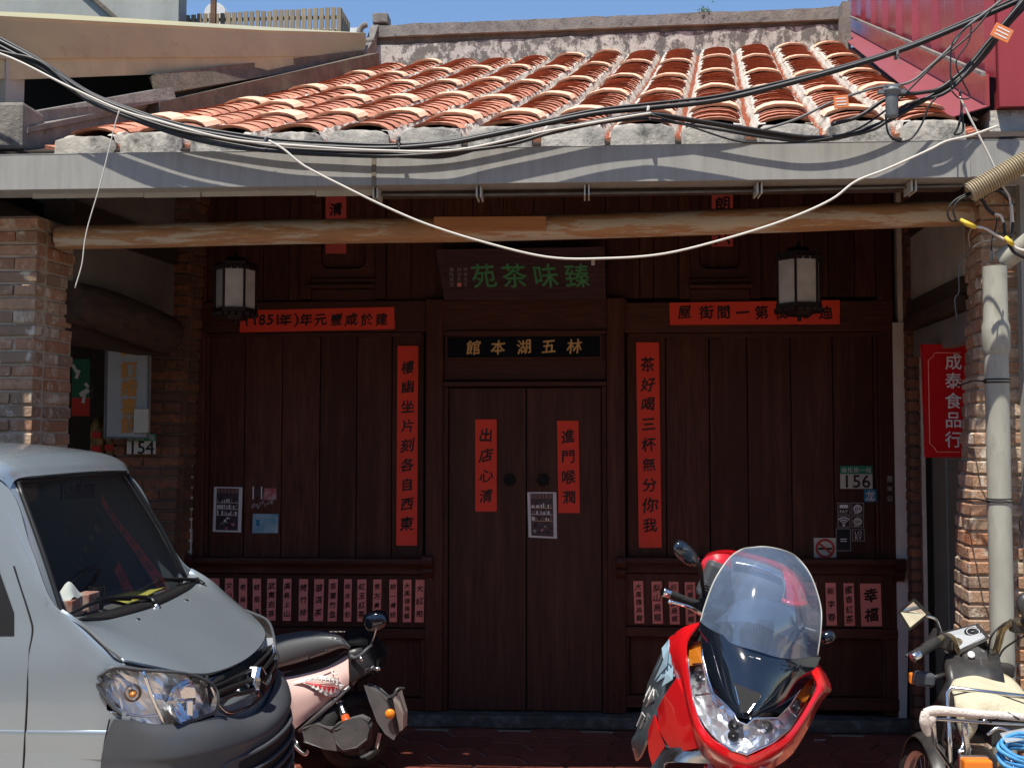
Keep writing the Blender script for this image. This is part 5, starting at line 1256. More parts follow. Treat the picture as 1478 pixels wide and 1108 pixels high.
# windscreen
ws = [[(-1.862, -.655, 1.158), (-1.838, -.40, 1.148), (-1.825, 0, 1.145)],
      [(-1.975, -.605, 1.41), (-1.945, -.37, 1.41), (-1.93, 0, 1.412)],
      [(-2.112, -.53, 1.657), (-2.072, -.33, 1.663), (-2.052, 0, 1.667)]]
b = MB(); b.patch(sym(ws), 6, 6); build('windshield', b, 'windshield_glass', van, smooth=True)
b = MB()
for s in (-1, 1): b.tube([vp(-1.862, s * .652, 1.158), vp(-1.975, s * .603, 1.41), vp(-2.110, s * .53, 1.657)], .011, 6, smooth=5, flat=1)
b.tube([vp(-1.862, -.655, 1.158), vp(-1.834, -.40, 1.148), vp(-1.82, 0, 1.145), vp(-1.834, .40, 1.148), vp(-1.862, .655, 1.158)], .014, 6, smooth=5); build('screen_border', b, 'black_plastic', van, smooth=True)
for s in (-1, 1):
    b = MB(); b.tube([vp(-1.87, s * .697, 1.203), vp(-1.77, s * .706, 1.146), vp(-1.70, s * .708, 1.086), vp(-1.635, s * .703, 1.031), vp(-1.545, s * .622, .994)], .0028, 5, smooth=3); build('hood_gap', b, 'black_matt', van)
    b = MB(); b.tube([vp(-1.655, s * .746, .84), vp(-1.672, s * .757, .72), vp(-1.69, s * .757, .45)], .003, 5, smooth=3); build('bumper_gap', b, 'black_matt', van)
# cowl + wipers
b = MB(); b.patch(sym([[(-1.845, -.655, 1.158), (-1.825, -.40, 1.148), (-1.805, 0, 1.146)], [(-1.80, -.64, 1.168), (-1.78, -.40, 1.133), (-1.765, 0, 1.129)]]), 4, 2, th=.01); build('cowl', b, 'black_plastic', van, smooth=True)
for (l0, l1, zt_, nm) in ((-.02, -.60, 1.21, 0), (.60, .10, 1.195, 1)):
    wp = bpy.data.objects.new('wiper', None); COL.objects.link(wp); wp.parent = van
    wp.location = (0, 0, 0)
    lm = (l0 + l1) / 2
    b = MB(); b.tube([vp(-1.765, l0, 1.145), vp(-1.80, l0 - .02, 1.17), vp(-1.865, lm, 1.20), vp(-1.875, lm - .06, 1.205)], [.012, .010, .007, .006], 6, smooth=4); build('arm', b, 'black_plastic', wp, smooth=True)
    b = MB(); b.tube([vp(-1.85, l0 - .05, 1.165), vp(-1.868, lm, 1.196), vp(-1.878, l1, 1.178)], [.006, .010, .005], 6, smooth=4); build('blade', b, 'black_matt', wp, smooth=True)
    b = MB(); b.lathe([(.016, 0), (.018, .012), (.010, .022), (.001, .024)], vp(-1.762, l0, 1.12), (.25, 0, 1), 12); build('pivot_cap', b, 'chrome_soft', wp, smooth=True)
for l in (-.30, .26):
    b = MB(); b.obox(vp(-1.735, l, 1.116), (.012, .010, .007)); build('washer_jet', b, 'black_plastic', van, bevel=.003)
# near door: window, cut lines, handle strip
for s in (-1, 1):
    def sk(x, z):  # lateral of the side skin
        zs_ = [(1.70, .60), (1.42, .65), (1.17, .70), (.96, .735), (.7, .742), (.12, .725)]
        for (za, la), (zb_, lb_) in zip(zs_, zs_[1:]):
            if z >= zb_: return la + (lb_ - la) * (za - z) / (za - zb_)
        return .74
    w_ = [(-2.02, 1.12), (-2.03, 1.20), (-2.12, 1.38), (-2.24, 1.55), (-3.1, 1.56), (-3.1, 1.12)]
    b = MB(); b.prism([vp(x, s * (sk(x, z) + .004), z) for x, z in w_], (0, s * .002, 0)); build('side_window', b, 'black_plastic', van)
    b = MB(); b.tube([vp(x, s * (sk(x, z) + .003), z) for x, z in ((-1.985, .15), (-1.965, .60), (-1.955, .90), (-1.960, 1.05), (-1.955, 1.13), (-1.97, 1.185), (-2.05, 1.36))], .0035, 5, smooth=3); build('door_gap', b, 'black_matt', van)
    b = MB(); b.tube([vp(x, s * (sk(x, z) + .002), z) for x, z in ((-3.2, .15), (-3.2, 1.1), (-3.2, 1.62))], .0035, 5); build('door_gap', b, 'black_matt', van)
    b = MB(); b.patch([[vp(x, s * (sk(x, z) + o_), z) for x in (-4.9, -3.2, -2.0, -1.655)] for z, o_ in ((.80, -.001), (.792, .004), (.775, .004), (.70, -.001))], 2, 2); build('side_crease', b, 'silver_paint', van, smooth=True)
b = MB(); b.obox(vp(-2.30, -.75, 1.05), (.07, .012, .012)); build('door_handle', b, 'black_plastic', van, bevel=.004)
# plan curves of the corner
def corner(l, fr=(-1.40,)):
    pts = [(.742, -1.75), (.728, -1.64), (.70, -1.575), (.65, -1.505), (.57, -1.45), (.44, -1.405), (.30, -1.385), (0, -1.37)]
    l = abs(l)
    for (la, xa), (lb_, xb) in zip(pts, pts[1:]):
        if l >= lb_: return xa + (xb - xa) * (la - l) / (la - lb_)
    return -1.37
# headlights
def lampgrid(s, off, sc=1.):
    cols = [(.741, -1.70, .985, .955), (.730, -1.645, 1.018, .875), (.695, -1.565, 1.003, .815), (.635, -1.485, .985, .795), (.56, -1.44, .962, .792), (.48, -1.405, .925, .795), (.43, -1.385, .885, .80)]
    out = []
    for (l, x, zt_, zb_) in cols:
        nx, nl = (.2, 1) if l > .72 else (.6, .8) if l > .65 else (.9, .4) if l > .5 else (1, .15)
        out.append([vp(x + nx * off, s * (l + nl * off), zt_ + (zb_ - zt_) * t + 0) + Vector((.012 * math.sin(t * math.pi), 0, 0)) for t in (0, .33, .66, 1)])
    return out
for s in (-1, 1):
    hl = bpy.data.objects.new('headlight', None); COL.objects.link(hl); hl.parent = van
    b = MB(); b.patch(lampgrid(s, -.045), 3, 3); rr = random.Random(6)
    b.v = [v + Vector((rr.uniform(-.006, .006), rr.uniform(-.004, .004), 0)) for v in b.v]; build('reflector', b, 'reflector', hl)
    b = MB(); b.patch(lampgrid(s, .008), 3, 4); build('lens', b, 'lens_glass', hl, smooth=True)
    g0, g1 = lampgrid(s, -.05), lampgrid(s, .006); ring0 = [c[0] for c in g0] + g0[-1][1:] + [c[-1] for c in g0[::-1]][1:] + g0[0][::-1][1:-1]; ring1 = [c[0] for c in g1] + g1[-1][1:] + [c[-1] for c in g1[::-1]][1:] + g1[0][::-1][1:-1]
    n = len(ring0); b = MB(); b.add(ring0 + ring1, [(i, (i + 1) % n, (i + 1) % n + n, i + n) for i in range(n)]); build('housing', b, 'chrome_soft', hl)
    b = MB(); b.tube(ring1 + [ring1[0]], .0062, 6, smooth=3); build('lens_rim', b, 'grey_plastic', hl, smooth=True)
    c = vp(-1.475, s * .585, .872); ax = Vector((1, s * .25, 0)); b = MB(); b.lathe([(.010, -.02), (.045, -.01), (.068, .012), (.078, .032)], c, ax, 24); build('bowl', b, 'chrome', hl, smooth=True)
    b = MB(); b.lathe([(.001, .035), (.010, .030), (.012, 0)], c, ax, 12); build('bulb', b, 'chrome_soft', hl, smooth=True)
    c = vp(-1.60, s * .678, .915); ax = Vector((.5, s * 1, 0)); b = MB(); b.lathe([(.008, -.02), (.022, -.012), (.030, .0)], c, ax, 20); build('bowl', b, 'chrome_soft', hl, smooth=True)
    b = MB(); b.lathe([(.001, .026), (.011, .02), (.015, 0), (.012, -.012)], c, ax, 12); build('amber_bulb', b, 'amber', hl, smooth=True)
    b = MB(); b.tube([vp(-1.555, s * .70, .998), vp(-1.525, s * .684, .90), vp(-1.492, s * .655, .802)], .008, 6, smooth=4); build('divider', b, 'chrome', hl, smooth=True)
    b = MB(); b.tube([vp(-1.66, s * .728, .862), vp(-1.56, s * .69, .840), vp(-1.50, s * .655, .838)], .005, 6, smooth=4); build('divider', b, 'chrome', hl, smooth=True)
    b = MB(); b.obox(vp(-1.455, s * .50, .835), (.012, .05, .03), Matrix.Rotation(R(20 * -s), 3, 'Z')); build('lower_facet', b, 'chrome', hl, bevel=.004)
# grille
b = MB(); gr = [[(-1.40, -.47, .90), (-1.405, -.3, .905), (-1.395, 0, .898)], [(-1.40, -.42, .80), (-1.40, -.3, .79), (-1.385, 0, .78)], [(-1.37, -.40, .72), (-1.37, -.3, .70), (-1.355, 0, .68)]]
b.patch(sym(gr), 4, 4, th=.004); build('grille_back', b, 'black_matt', van, smooth=True)
for (z, xx, rr_, l1, zc) in ((.886, -1.380, .006, .44, .880), (.862, -1.368, .009, .42, .848), (.835, -1.36, .010, .40, .808)):
    b = MB(); b.tube([vp(xx - .02, -l1, z), vp(xx, -.30, z - .002), vp(xx + .012, -.12, zc), vp(xx + .014, 0, zc - .004), vp(xx + .012, .12, zc), vp(xx, .30, z - .002), vp(xx - .02, l1, z)], rr_, 6, smooth=4, flat=1.6); build('grille_bar', b, 'black_plastic', van, smooth=True)
b = MB(); ch = [(-1.395, -.445, .90), (-1.385, -.425, .86), (-1.378, -.395, .815), (-1.362, -.32, .77), (-1.352, -.18, .755), (-1.350, 0, .742)]
row = [vp(*q) for q in ch] + [vp(x, -l, z) for x, l, z in ch[::-1][1:]]; b.tube(row, .0085, 8, smooth=4); build('chrome_trim', b, 'chrome', van, smooth=True)
b = MB(); b.patch([[vp(-1.385, l, .79), vp(-1.37, l, .75 + .01)] for l in (-.33, -.22, -.12, .12, .22, .33)], 2, 2); build('mesh_insert', b, 'chrome_soft', van)
c = vp(-1.335, 0, .826); b = MB()
S_ = [(-.055, .028), (-.012, .062), (.055, .020), (.012, -.004), (.055, -.028), (.012, -.062), (-.055, -.020), (-.012, .004)]
b.prism([c + Vector((0, y, z)) for y, z in S_], (.016, 0, 0)); build('emblem', b, 'chrome', van, bevel=.003)
b = MB(); b.obox(c + Vector((-.02, 0, 0)), (.02, .045, .045), Matrix.Rotation(R(45), 3, 'X')); build('emblem_base', b, 'chrome_soft', van, bevel=.006)
# bumper
bp = [[(-1.64, -.745, .842), (-1.585, -.728, .832), (-1.50, -.665, .800), (-1.43, -.56, .782), (-1.375, -.42, .775), (-1.345, -.25, .735), (-1.325, 0, .705)],
      [(-1.66, -.752, .79), (-1.58, -.735, .79), (-1.475, -.68, .765), (-1.385, -.56, .745), (-1.325, -.40, .725), (-1.295, -.22, .695), (-1.275, 0, .68)],
      [(-1.675, -.755, .72), (-1.58, -.738, .715), (-1.455, -.685, .700), (-1.365, -.56, .69), (-1.305, -.40, .675), (-1.275, -.22, .66), (-1.262, 0, .65)],
      [(-1.68, -.752, .66), (-1.58, -.735, .655), (-1.46, -.68, .645), (-1.37, -.56, .635), (-1.31, -.40, .625), (-1.28, -.22, .615), (-1.266, 0, .612)],
      [(-1.69, -.752, .45), (-1.58, -.735, .40), (-1.46, -.68, .36), (-1.37, -.56, .34), (-1.31, -.40, .34), (-1.28, -.22, .34), (-1.266, 0, .34)],
      [(-1.69, -.70, .18), (-1.60, -.69, .17), (-1.50, -.64, .16), (-1.42, -.52, .15), (-1.38, -.38, .15), (-1.35, -.2, .15), (-1.34, 0, .15)]]
b = MB(); b.patch(sym(bp), 4, 5, th=.008); build('bumper', b, 'grey_plastic', van, smooth=True, autosmooth=60)
b = MB(); lg = [[(-1.338, -.47, .60), (-1.296, -.34, .602), (-1.268, -.2, .60), (-1.256, 0, .60)], [(-1.335, -.47, .50), (-1.296, -.34, .50), (-1.268, -.2, .50), (-1.256, 0, .50)], [(-1.345, -.45, .38), (-1.305, -.34, .37), (-1.278, -.2, .37), (-1.268, 0, .37)]]
b.patch(sym(lg), 3, 3); b.v = [v + Vector((.012, 0, 0)) for v in b.v]; build('lower_grille', b, 'black_matt', van, smooth=True)
for z in (.555, .505, .455, .405):
    b = MB(); b.tube([vp(-1.335, -.45, z), vp(-1.292, -.34, z), vp(-1.262, -.2, z), vp(-1.250, 0, z), vp(-1.262, .2, z), vp(-1.292, .34, z), vp(-1.335, .45, z)], .006, 6, smooth=3, flat=1.8); b.v = [v + Vector((.016, 0, 0)) for v in b.v]; build('grille_bar', b, 'grey_plastic', van, smooth=True)
b = MB(); q = [(-1.342, -.485, .61), (-1.296, -.34, .615), (-1.262, -.2, .615), (-1.250, 0, .615)]; row = [vp(*a) for a in q] + [vp(x, -l, z) for x, l, z in q[::-1][1:]]
row = [vp(-1.352, -.47, .38), vp(-1.345, -.485, .5)] + row + [vp(-1.345, .485, .5), vp(-1.352, .47, .38)]; b.tube(row, .009, 6, smooth=3); b.v = [v + Vector((.010, 0, 0)) for v in b.v]; build('lower_grille_rim', b, 'grey_plastic', van, smooth=True)
b = MB(); b.lathe([(.001, .004), (.006, .004), (.007, 0)], vp(-1.625, -.747, .745), (0, -1, 0), 10); build('screw', b, 'black_matt', van)
# plate recess line
b = MB(); b.tube([vp(-1.44, -.66, .60), vp(-1.375, -.56, .60), vp(-1.335, -.47, .605)], .003, 5); build('bumper_crease', b, 'black_matt', van)
# floor, rear, wheels
b = MB(); b.box((-5.05, YCV - .70, .02), (-1.50, YCV + .70, .14)); build('underbody', b, 'black_matt', van)
b = MB(); b.box((-5.07, YCV - .70, .14), (-5.03, YCV + .70, 1.70)); build('tail_door', b, 'silver_paint', van, bevel=.01)
b = MB(); b.box((-5.08, YCV - .52, 1.15), (-5.071, YCV + .52, 1.58)); build('rear_window', b, 'black_plastic', van)
for x in (-2.15, -4.35):
    for s in (-1, 1):
        wh_ = bpy.data.objects.new('wheel', None); COL.objects.link(wh_); wh_.parent = van; c = vp(x, s * .70, .125)
        b = MB(); b.lathe([(.17, -.07), (.26, -.075), (.285, -.05), (.29, 0), (.285, .05), (.26, .075), (.17, .07)], c, (0, s, 0), 28); build('tyre', b, 'rubber', wh_, smooth=True)
        b = MB(); b.lathe([(.18, .062), (.165, .045), (.06, .03), (.05, .05), (.001, .052)], c, (0, s, 0), 28); build('rim', b, 'steel_rim', wh_, smooth=True, autosmooth=30)
        b = MB(); b.lathe([(.30, -.03), (.34, .05), (.34, .056), (.29, .058)], c, (0, s, 0), 28); build('arch_lip', b, 'black_matt', wh_)
# cabin
b = MB(); b.patch(sym([[(-1.87, -.64, 1.10), (-1.85, 0, 1.12)], [(-2.02, -.64, 1.12), (-2.02, 0, 1.14)], [(-2.18, -.64, 1.10), (-2.18, 0, 1.10)], [(-2.24, -.64, .70), (-2.24, 0, .70)]]), 3, 3); build('dashboard', b, 'dash_grey', van, smooth=True)
for l in (-.32, .32):
    st_ = bpy.data.objects.new('seat', None); COL.objects.link(st_); st_.parent = van
    b = MB(); b.obox(vp(-2.85, l, 1.02), (.07, .23, .30), Matrix.Rotation(R(-12), 3, 'Y')); build('backrest', b, 'seat_cloth', st_, bevel=.05)
    b = MB(); b.obox(vp(-2.9, l, 1.42), (.05, .12, .09), Matrix.Rotation(R(-8), 3, 'Y')); build('headrest', b, 'seat_cloth', st_, bevel=.04)
    b = MB(); b.obox(vp(-2.6, l, .72), (.25, .23, .07)); build('cushion', b, 'seat_cloth', st_, bevel=.04)
b = MB(); c = vp(-2.28, .30, 1.12); ax = Vector((-.75, 0, .65)).normalized(); u = Vector((0, 1, 0)); v_ = ax.cross(u)
b.tube([c + (u * math.cos(t) + v_ * math.sin(t)) * .175 for t in [2 * math.pi * k / 28 for k in range(29)]], .013, 8, caps=False); b.tube([c, c + u * .17], .012, 6); b.tube([c, c - u * .17], .012, 6); b.tube([c, c - ax * .12 - Vector((-.1, 0, .1))], .02, 6); build('steering_wheel', b, 'black_plastic', van, smooth=True)
b = MB(); b.obox(vp(-2.12, .02, 1.60), (.008, .10, .032), Matrix.Rotation(R(-15), 3, 'Z')); b.tube([vp(-2.10, 0, 1.60), vp(-2.09, 0, 1.65)], .006, 6); build('inner_mirror', b, 'black_plastic', van, bevel=.004)
b = MB(); b.box((-5.0, YCV - .65, 1.30), (-4.95, YCV + .65, 1.68)); build('cabin_back', b, 'black_matt', van)
# on the dashboard
tb_ = thing('tissue_box', 'red-orange tissue box with white tissue on the van dashboard', 'tissue box', vp(-1.955, -.42, 1.145))
b = MB(); b.obox(vp(-1.955, -.42, 1.180), (.035, .070, .034), Matrix.Rotation(R(8), 3, 'Z')); build('box', b, 'tissue_box', tb_, bevel=.004)
b = MB(); rr = random.Random(2); b.patch([[vp(-1.99 + .023 * i + rr.uniform(-.005, .005), -.48 + .03 * j, 1.212 + .055 * math.sin(math.pi * i / 3) * math.sin(math.pi * j / 4) + rr.uniform(0, .012)) for j in range(5)] for i in range(4)], 3, 3); build('tissue', b, 'tissue', tb_, smooth=True)
b = MB(); b.obox(vp(-1.945, -.275, 1.182), (.030, .050, .036)); tag(build('snack_box', b, 'tissue_box', bevel=.004, loc=vp(-1.945, -.275, 1.145)), 'small orange box beside the tissue box on the van dashboard', 'box')
b = MB(); b.lathe([(.028, 0), (.032, .09), (.026, .09)], vp(-1.945, -.185, 1.142), n=14); tag(build('cup', b, 'black_plastic', smooth=True, autosmooth=40, loc=vp(-1.945, -.185, 1.142)), 'dark cup on the van dashboard next to the boxes', 'cup')
b = MB(); b.patch([[vp(-2.0 + .055 * i, .0 + .11 * j, 1.142 + .008 * math.sin(i * 2 + j)) for j in range(5)] for i in range(3)], 3, 3, th=.004)
tag(build('yellow_cloth', b, 'yellow_cloth', smooth=True, loc=vp(-1.95, .2, 1.14)), 'flat yellow cloth lying on the van dashboard', 'cloth')
# ================================================================ red maxi scooter
mat('red_paint', (.62, .008, .012), .22, coat=1., spec=.5, var=(.52, .007, .010), vscale=2)
mat('black_gloss', (.008, .012, .020), .10, coat=1., spec=.6)
mat('graphic_grey', (.10, .13, .15), .35, coat=.6, var=(.05, .06, .07), vscale=9, stretch=(3, 3, 1))
mat('graphic_blue', (.36, .52, .62), .35, coat=.6)
mat('screen_tint', (.008, .012, .02), .25, coat=1.)
mat('screen_rim', (.50, .50, .45), .3, alpha=.8)
mat('liner_grey', (.10, .10, .11), .8)
def grp(rows, par, name, m, nu=4, nv=4, th=.006, smooth=True, auto=50, **k):
    b = MB(); b.patch([[P(*q) for q in r_] for r_ in rows], nu, nv, th=th); return build(name, b, m, par, smooth=smooth, autosmooth=auto, **k)
def slab(pts, Ys, depth, par, name, m, bevel=.004, **k):
    """outline in photo pixels on a (possibly tilted) surface, extruded away from the street"""
    b = MB(); q = [P(x, y, Y) for (x, y), Y in zip(pts, Ys if isinstance(Ys, (list, tuple)) else [Ys] * len(pts))]; b.prism(q, (0, depth, 0)); return build(name, b, m, par, bevel=bevel, **k)
def sub_empty(name, par):
    e = bpy.data.objects.new(name, None); COL.objects.link(e); e.parent = par; return e
rs = thing('red_scooter', 'big glossy red scooter facing the street with tall windscreen, leaning on its stand', 'scooter', Vector((P(1080, 1108, 4.9).x, 4.9, -.16)))
# front shield: rows from left flank to right edge
shield = [
 [(1010, 897, 5.00), (986, 905, 5.06), (965, 920, 5.14)],
 [(991, 924, 4.96), (980, 930, 4.99), (966, 938, 5.06)],
 [(990, 955, 4.88), (982, 962, 4.91), (972, 968, 5.00)],
 [(996, 1000, 4.80), (990, 1004, 4.83), (984, 1006, 4.94)],
 [(1005, 1032, 4.74), (998, 1038, 4.77), (994, 1044, 4.90)],
 [(1017, 1053, 4.69), (1010, 1066, 4.70), (1006, 1076, 4.84)],
 [(1034, 1071, 4.62), (1030, 1086, 4.64), (1024, 1100, 4.80)],
 [(1077, 1091, 4.53), (1077, 1108, 4.55), (1072, 1124, 4.74)],
 [(1116, 1075, 4.60), (1126, 1086, 4.63), (1132, 1098, 4.80)],
 [(1142, 1055, 4.69), (1152, 1058, 4.72), (1160, 1062, 4.86)],
 [(1168, 1013, 4.80), (1178, 1012, 4.82), (1186, 1012, 4.94)],
 [(1180, 988, 4.86), (1190, 992, 4.88), (1200, 995, 4.98)],
 [(1172, 970, 4.92), (1184, 968, 4.95), (1192, 972, 5.05)],
 [(1166, 952, 4.98), (1176, 954, 5.02), (1182, 957, 5.12)]]
grp(shield, rs, 'front_shield', 'red_paint', 4, 3, th=.008)
# inner backing so nothing shows through behind the lamps
grp([[(1012, 900, 5.04), (1095, 900, 4.92), (1180, 955, 5.10)], [(1000, 960, 4.98), (1090, 970, 4.84), (1176, 985, 5.0)], [(1016, 1035, 4.84), (1082, 1040, 4.72), (1150, 1035, 4.86)], [(1040, 1072, 4.74), (1078, 1082, 4.66), (1118, 1068, 4.76)]], rs, 'inner_shell', 'black_matt', 3, 3)
# left flank, reaching back to the footboard
grp([[(990, 903, 5.06), (966, 920, 5.14), (948, 955, 5.32), (935, 985, 5.5)], [(975, 940, 5.02), (958, 955, 5.12), (940, 990, 5.32), (928, 1015, 5.55)], [(974, 975, 5.0), (950, 1005, 5.12), (932, 1035, 5.32), (918, 1055, 5.55)], [(962, 1000, 5.04), (940, 1040, 5.14), (925, 1062, 5.35), (911, 1070, 5.58)], [(945, 1035, 5.10), (932, 1070, 5.2), (924, 1090, 5.4), (918, 1098, 5.6)]], rs, 'flank_panel', 'graphic_grey', 4, 4, th=.01)
_ci = _cw.inverted()
def to_px(v):
    d = _ci @ (Vector(v) - Vector((0, 0, CH))); return 739 + d.x / -d.z * FPX, 554 - d.y / -d.z * FPX
def on_surface(o, lift=.006):
    """finds the depth of a part's front at a pixel, so that flat print can be laid on it"""
    base = wloc(o); L_ = [(to_px(v.co + base), (v.co + base).y) for v in o.data.vertices]
    def f(x, y):
        n_ = sorted(L_, key=lambda q: (q[0][0] - x) ** 2 + (q[0][1] - y) ** 2)[:6]; Y = min(q[1] for q in n_); return P(x, y, Y - lift)
    return f
flank = [o for o in rs.children if o.name.startswith('flank_panel')][0]; sf_ = on_surface(flank, .008)
b = MB(); tri = [[(965, 926), (974, 975), (958, 988), (962, 958)], [(964, 924), (950, 960), (943, 972), (957, 944)], [(966, 935), (963, 960), (944, 982), (956, 955)], [(968, 945), (972, 968), (947, 984), (960, 962)], [(972, 960), (971, 980), (955, 990), (962, 972)], [(966, 922), (969, 960), (957, 950), (955, 935)]]
for q in tri: b.prism([sf_(*p) for p in q], (0, .002, 0))
build('flash_graphic', b, 'graphic_blue', rs)
b = MB()
for st_ in ([(932, 1004), (941, 986), (944, 991), (936, 1008)], [(929, 1012), (937, 996)], [(936, 1010), (944, 995), (943, 1003), (932, 1019)], [(919, 1047), (927, 1028), (931, 1033), (924, 1050)]):
    b.tube([sf_(*p) for p in st_], .0032, 5)
build('lettering', b, 'paint_white', rs)
# red lower flank with its dark slot, wheel-arch edge
grp([[(976, 978, 4.93), (958, 1005, 5.0), (949, 1022, 5.08)], [(990, 1010, 4.86), (970, 1035, 4.95), (951, 1050, 5.05)], [(1002, 1048, 4.80), (984, 1066, 4.88), (962, 1072, 5.0)], [(1010, 1078, 4.78), (992, 1082, 4.85), (972, 1084, 4.95)]], rs, 'lower_cowl', 'red_paint', 4, 4, th=.008)
grp([[(944, 1032, 5.08), (936, 1052, 5.14)], [(950, 1052, 5.06), (936, 1084, 5.14)], [(960, 1075, 5.02), (944, 1112, 5.12)]], rs, 'side_strip', 'red_paint', 3, 3, th=.008)
grp([[(950, 1030, 5.07), (956, 1045, 5.05)], [(954, 1055, 5.05), (965, 1065, 5.02)], [(962, 1078, 5.02), (974, 1080, 5.0)]], rs, 'side_vent', 'black_gloss', 3, 3)
grp([[(958, 1082, 4.98), (975, 1078, 4.92), (1000, 1080, 4.86), (1040, 1088, 4.76)], [(936, 1114, 5.0), (958, 1112, 4.95), (965, 1100, 4.9), (1030, 1100, 4.8)]], rs, 'arch_edge', 'chrome_soft', 3, 3)
# fender, wheel, forks
c = Vector((P(1075, 1200, 4.72).x, 4.76, .14))
wl_ = sub_empty('wheel', rs); ax = Vector((1, -.22, .10)).normalized()
b = MB(); b.lathe([(.20, -.055), (.265, -.06), (.295, -.035), (.305, 0), (.295, .035), (.265, .06), (.20, .055)], c, ax, 32); build('tyre', b, 'rubber', wl_, smooth=True)
b = MB(); b.lathe([(.205, -.05), (.20, -.02), (.05, -.03), (.05, .03), (.20, .02), (.205, .05)], c, ax, 32); build('rim', b, 'steel_rim', wl_, smooth=True, autosmooth=30)
b = MB(); rows = []
for a in range(20, 165, 18):
    v_ = Vector((ax.y, -ax.x, 0)).normalized(); rows.append([c + ax * l + (v_ * -math.cos(R(a)) * -1 + Vector((0, 0, 1)) * math.sin(R(a)) * 1 + v_ * 0) * (.34 if abs(l) < .05 else .315) for l in (-.085, -.04, .04, .085)] if False else
                [c + ax * l + (v_ * (-math.cos(R(a))) + Vector((0, 0, 1)) * math.sin(R(a))) * (.335 if abs(l) < .05 else .30) for l in (-.09, -.045, .045, .09)])
b.patch(rows, 4, 3, th=.006); build('front_fender', b, 'red_paint', rs, smooth=True)
for s in (-1, 1):
    b = MB(); b.tube([c + ax * (.09 * s), c + ax * (.09 * s) + Vector((.03, .12, .42))], .022, 12); build('fork_leg', b, 'chrome_soft', rs, smooth=True)
# headlamp cluster
lampL = [(990, 933), (1012, 925), (1015, 950), (1023, 982), (1030, 1001), (1046, 1015), (1060, 1030), (1064, 1040), (1078, 1046), (1088, 1036), (1122, 1036), (1140, 1018), (1158, 990), (1168, 974), (1174, 979), (1177, 991), (1166, 1010), (1140, 1052), (1114, 1072), (1077, 1088), (1056, 1082), (1034, 1068), (1018, 1050), (1006, 1030), (998, 1000), (993, 955)]
def lampY(x, y): return 4.53 + .34 * abs((x - 1078) / 100) ** 1.6 * 1.0 + (1085 - y) * .0012
hl = sub_empty('headlamp_cluster', rs)
q = [P(x, y, lampY(x, y) + .055) for x, y in lampL]; tris = tessellate_polygon([[Vector((x, y, 0)) for x, y in lampL]]); b = facets(lampL, lambda x, y, j: P(x, y, lampY(x, y) + .052 + j), 7.5, .013, 4); build('reflector', b, 'reflector', hl)
b = MB(); q0 = [P(x, y, lampY(x, y)) for x, y in lampL]; n = len(q); b.add(q0 + q, [(i, (i + 1) % n, (i + 1) % n + n, i + n) for i in range(n)]); build('housing', b, 'chrome_soft', hl)
b = MB(); b.tube(q0 + [q0[0]], .005, 6); build('lens_rim', b, 'chrome', hl, smooth=True)
b = MB(); b.add(q0, [tuple(t) for t in tris]); build('lens', b, 'lens_glass', hl)
for (x, y, r_, inn) in ((1060, 1045, .026, 1), (1058, 1060, .022, 1), (1106, 1048, .024, 0), (1010, 975, .024, 0), (1146, 1016, .022, 0)):
    cc = P(x, y, lampY(x, y) + .045); b = MB(); b.lathe([(r_ * .2, .01), (r_ * .7, -.004), (r_, -.028)], cc, (.08, 1, -.1), 20); b.lathe([(.001, -.03), (r_ * .24, -.024), (r_ * .28, .0)], cc, (.08, 1, -.1), 12); build('lamp_bowl', b, 'chrome_soft', hl, smooth=True)
for pts in ([(992, 934), (1012, 928), (1014, 945), (1014, 958), (995, 959), (993, 948)], [(1150, 1006), (1160, 990), (1168, 978), (1173, 982), (1175, 992), (1166, 1006), (1160, 1012)]):
    b = MB(); q = [P(x, y, lampY(x, y) + .012) for x, y in pts]; b.prism(q, (0, .03, 0)); build('turn_signal', b, 'amber', hl, bevel=.003)
for (a, c_) in (((1024, 1001), (1004, 1003)), ((1138, 1022), (1150, 1034)), ((1000, 958), (1014, 957))):
    b = MB(); b.tube([P(a[0], a[1], lampY(*a) - .002), P(c_[0], c_[1], lampY(*c_) - .002)], .004, 6); build('divider', b, 'chrome_soft', hl)
# gloss black nose panel
nose_ = [[(1011, 897, 4.98), (1040, 915, 4.84), (1090, 930, 4.78), (1145, 945, 4.86), (1183, 948, 5.02)],
         [(1015, 930, 4.94), (1045, 945, 4.78), (1090, 958, 4.72), (1140, 965, 4.80), (1176, 962, 4.96)],
         [(1022, 972, 4.88), (1050, 985, 4.73), (1086, 996, 4.67), (1128, 996, 4.75), (1162, 985, 4.90)],
         [(1030, 999, 4.84), (1055, 1016, 4.69), (1082, 1024, 4.63), (1112, 1022, 4.70), (1144, 1011, 4.82)],
         [(1040, 1008, 4.82), (1060, 1029, 4.68), (1079, 1037, 4.62), (1100, 1033, 4.68), (1128, 1027, 4.77)]]
grp(nose_, rs, 'nose_panel', 'black_gloss', 5, 5, th=.006)
vt = [(1059, 987), (1098, 1001), (1097, 1006), (1080, 1028), (1070, 1026)]
b = MB(); b.prism([P(x, y, 4.66 - (y - 987) * .0012) for x, y in vt], (0, .03, 0)); build('nose_vent', b, 'black_matt', rs, bevel=.002)
b = MB(); b.tube([P(1098, 1003, 4.648), P(1080, 1028, 4.61)], .0035, 6); b.tube([P(1061, 990, 4.65), P(1067, 1016, 4.62)], .002, 5); build('vent_trim', b, 'chrome', rs)
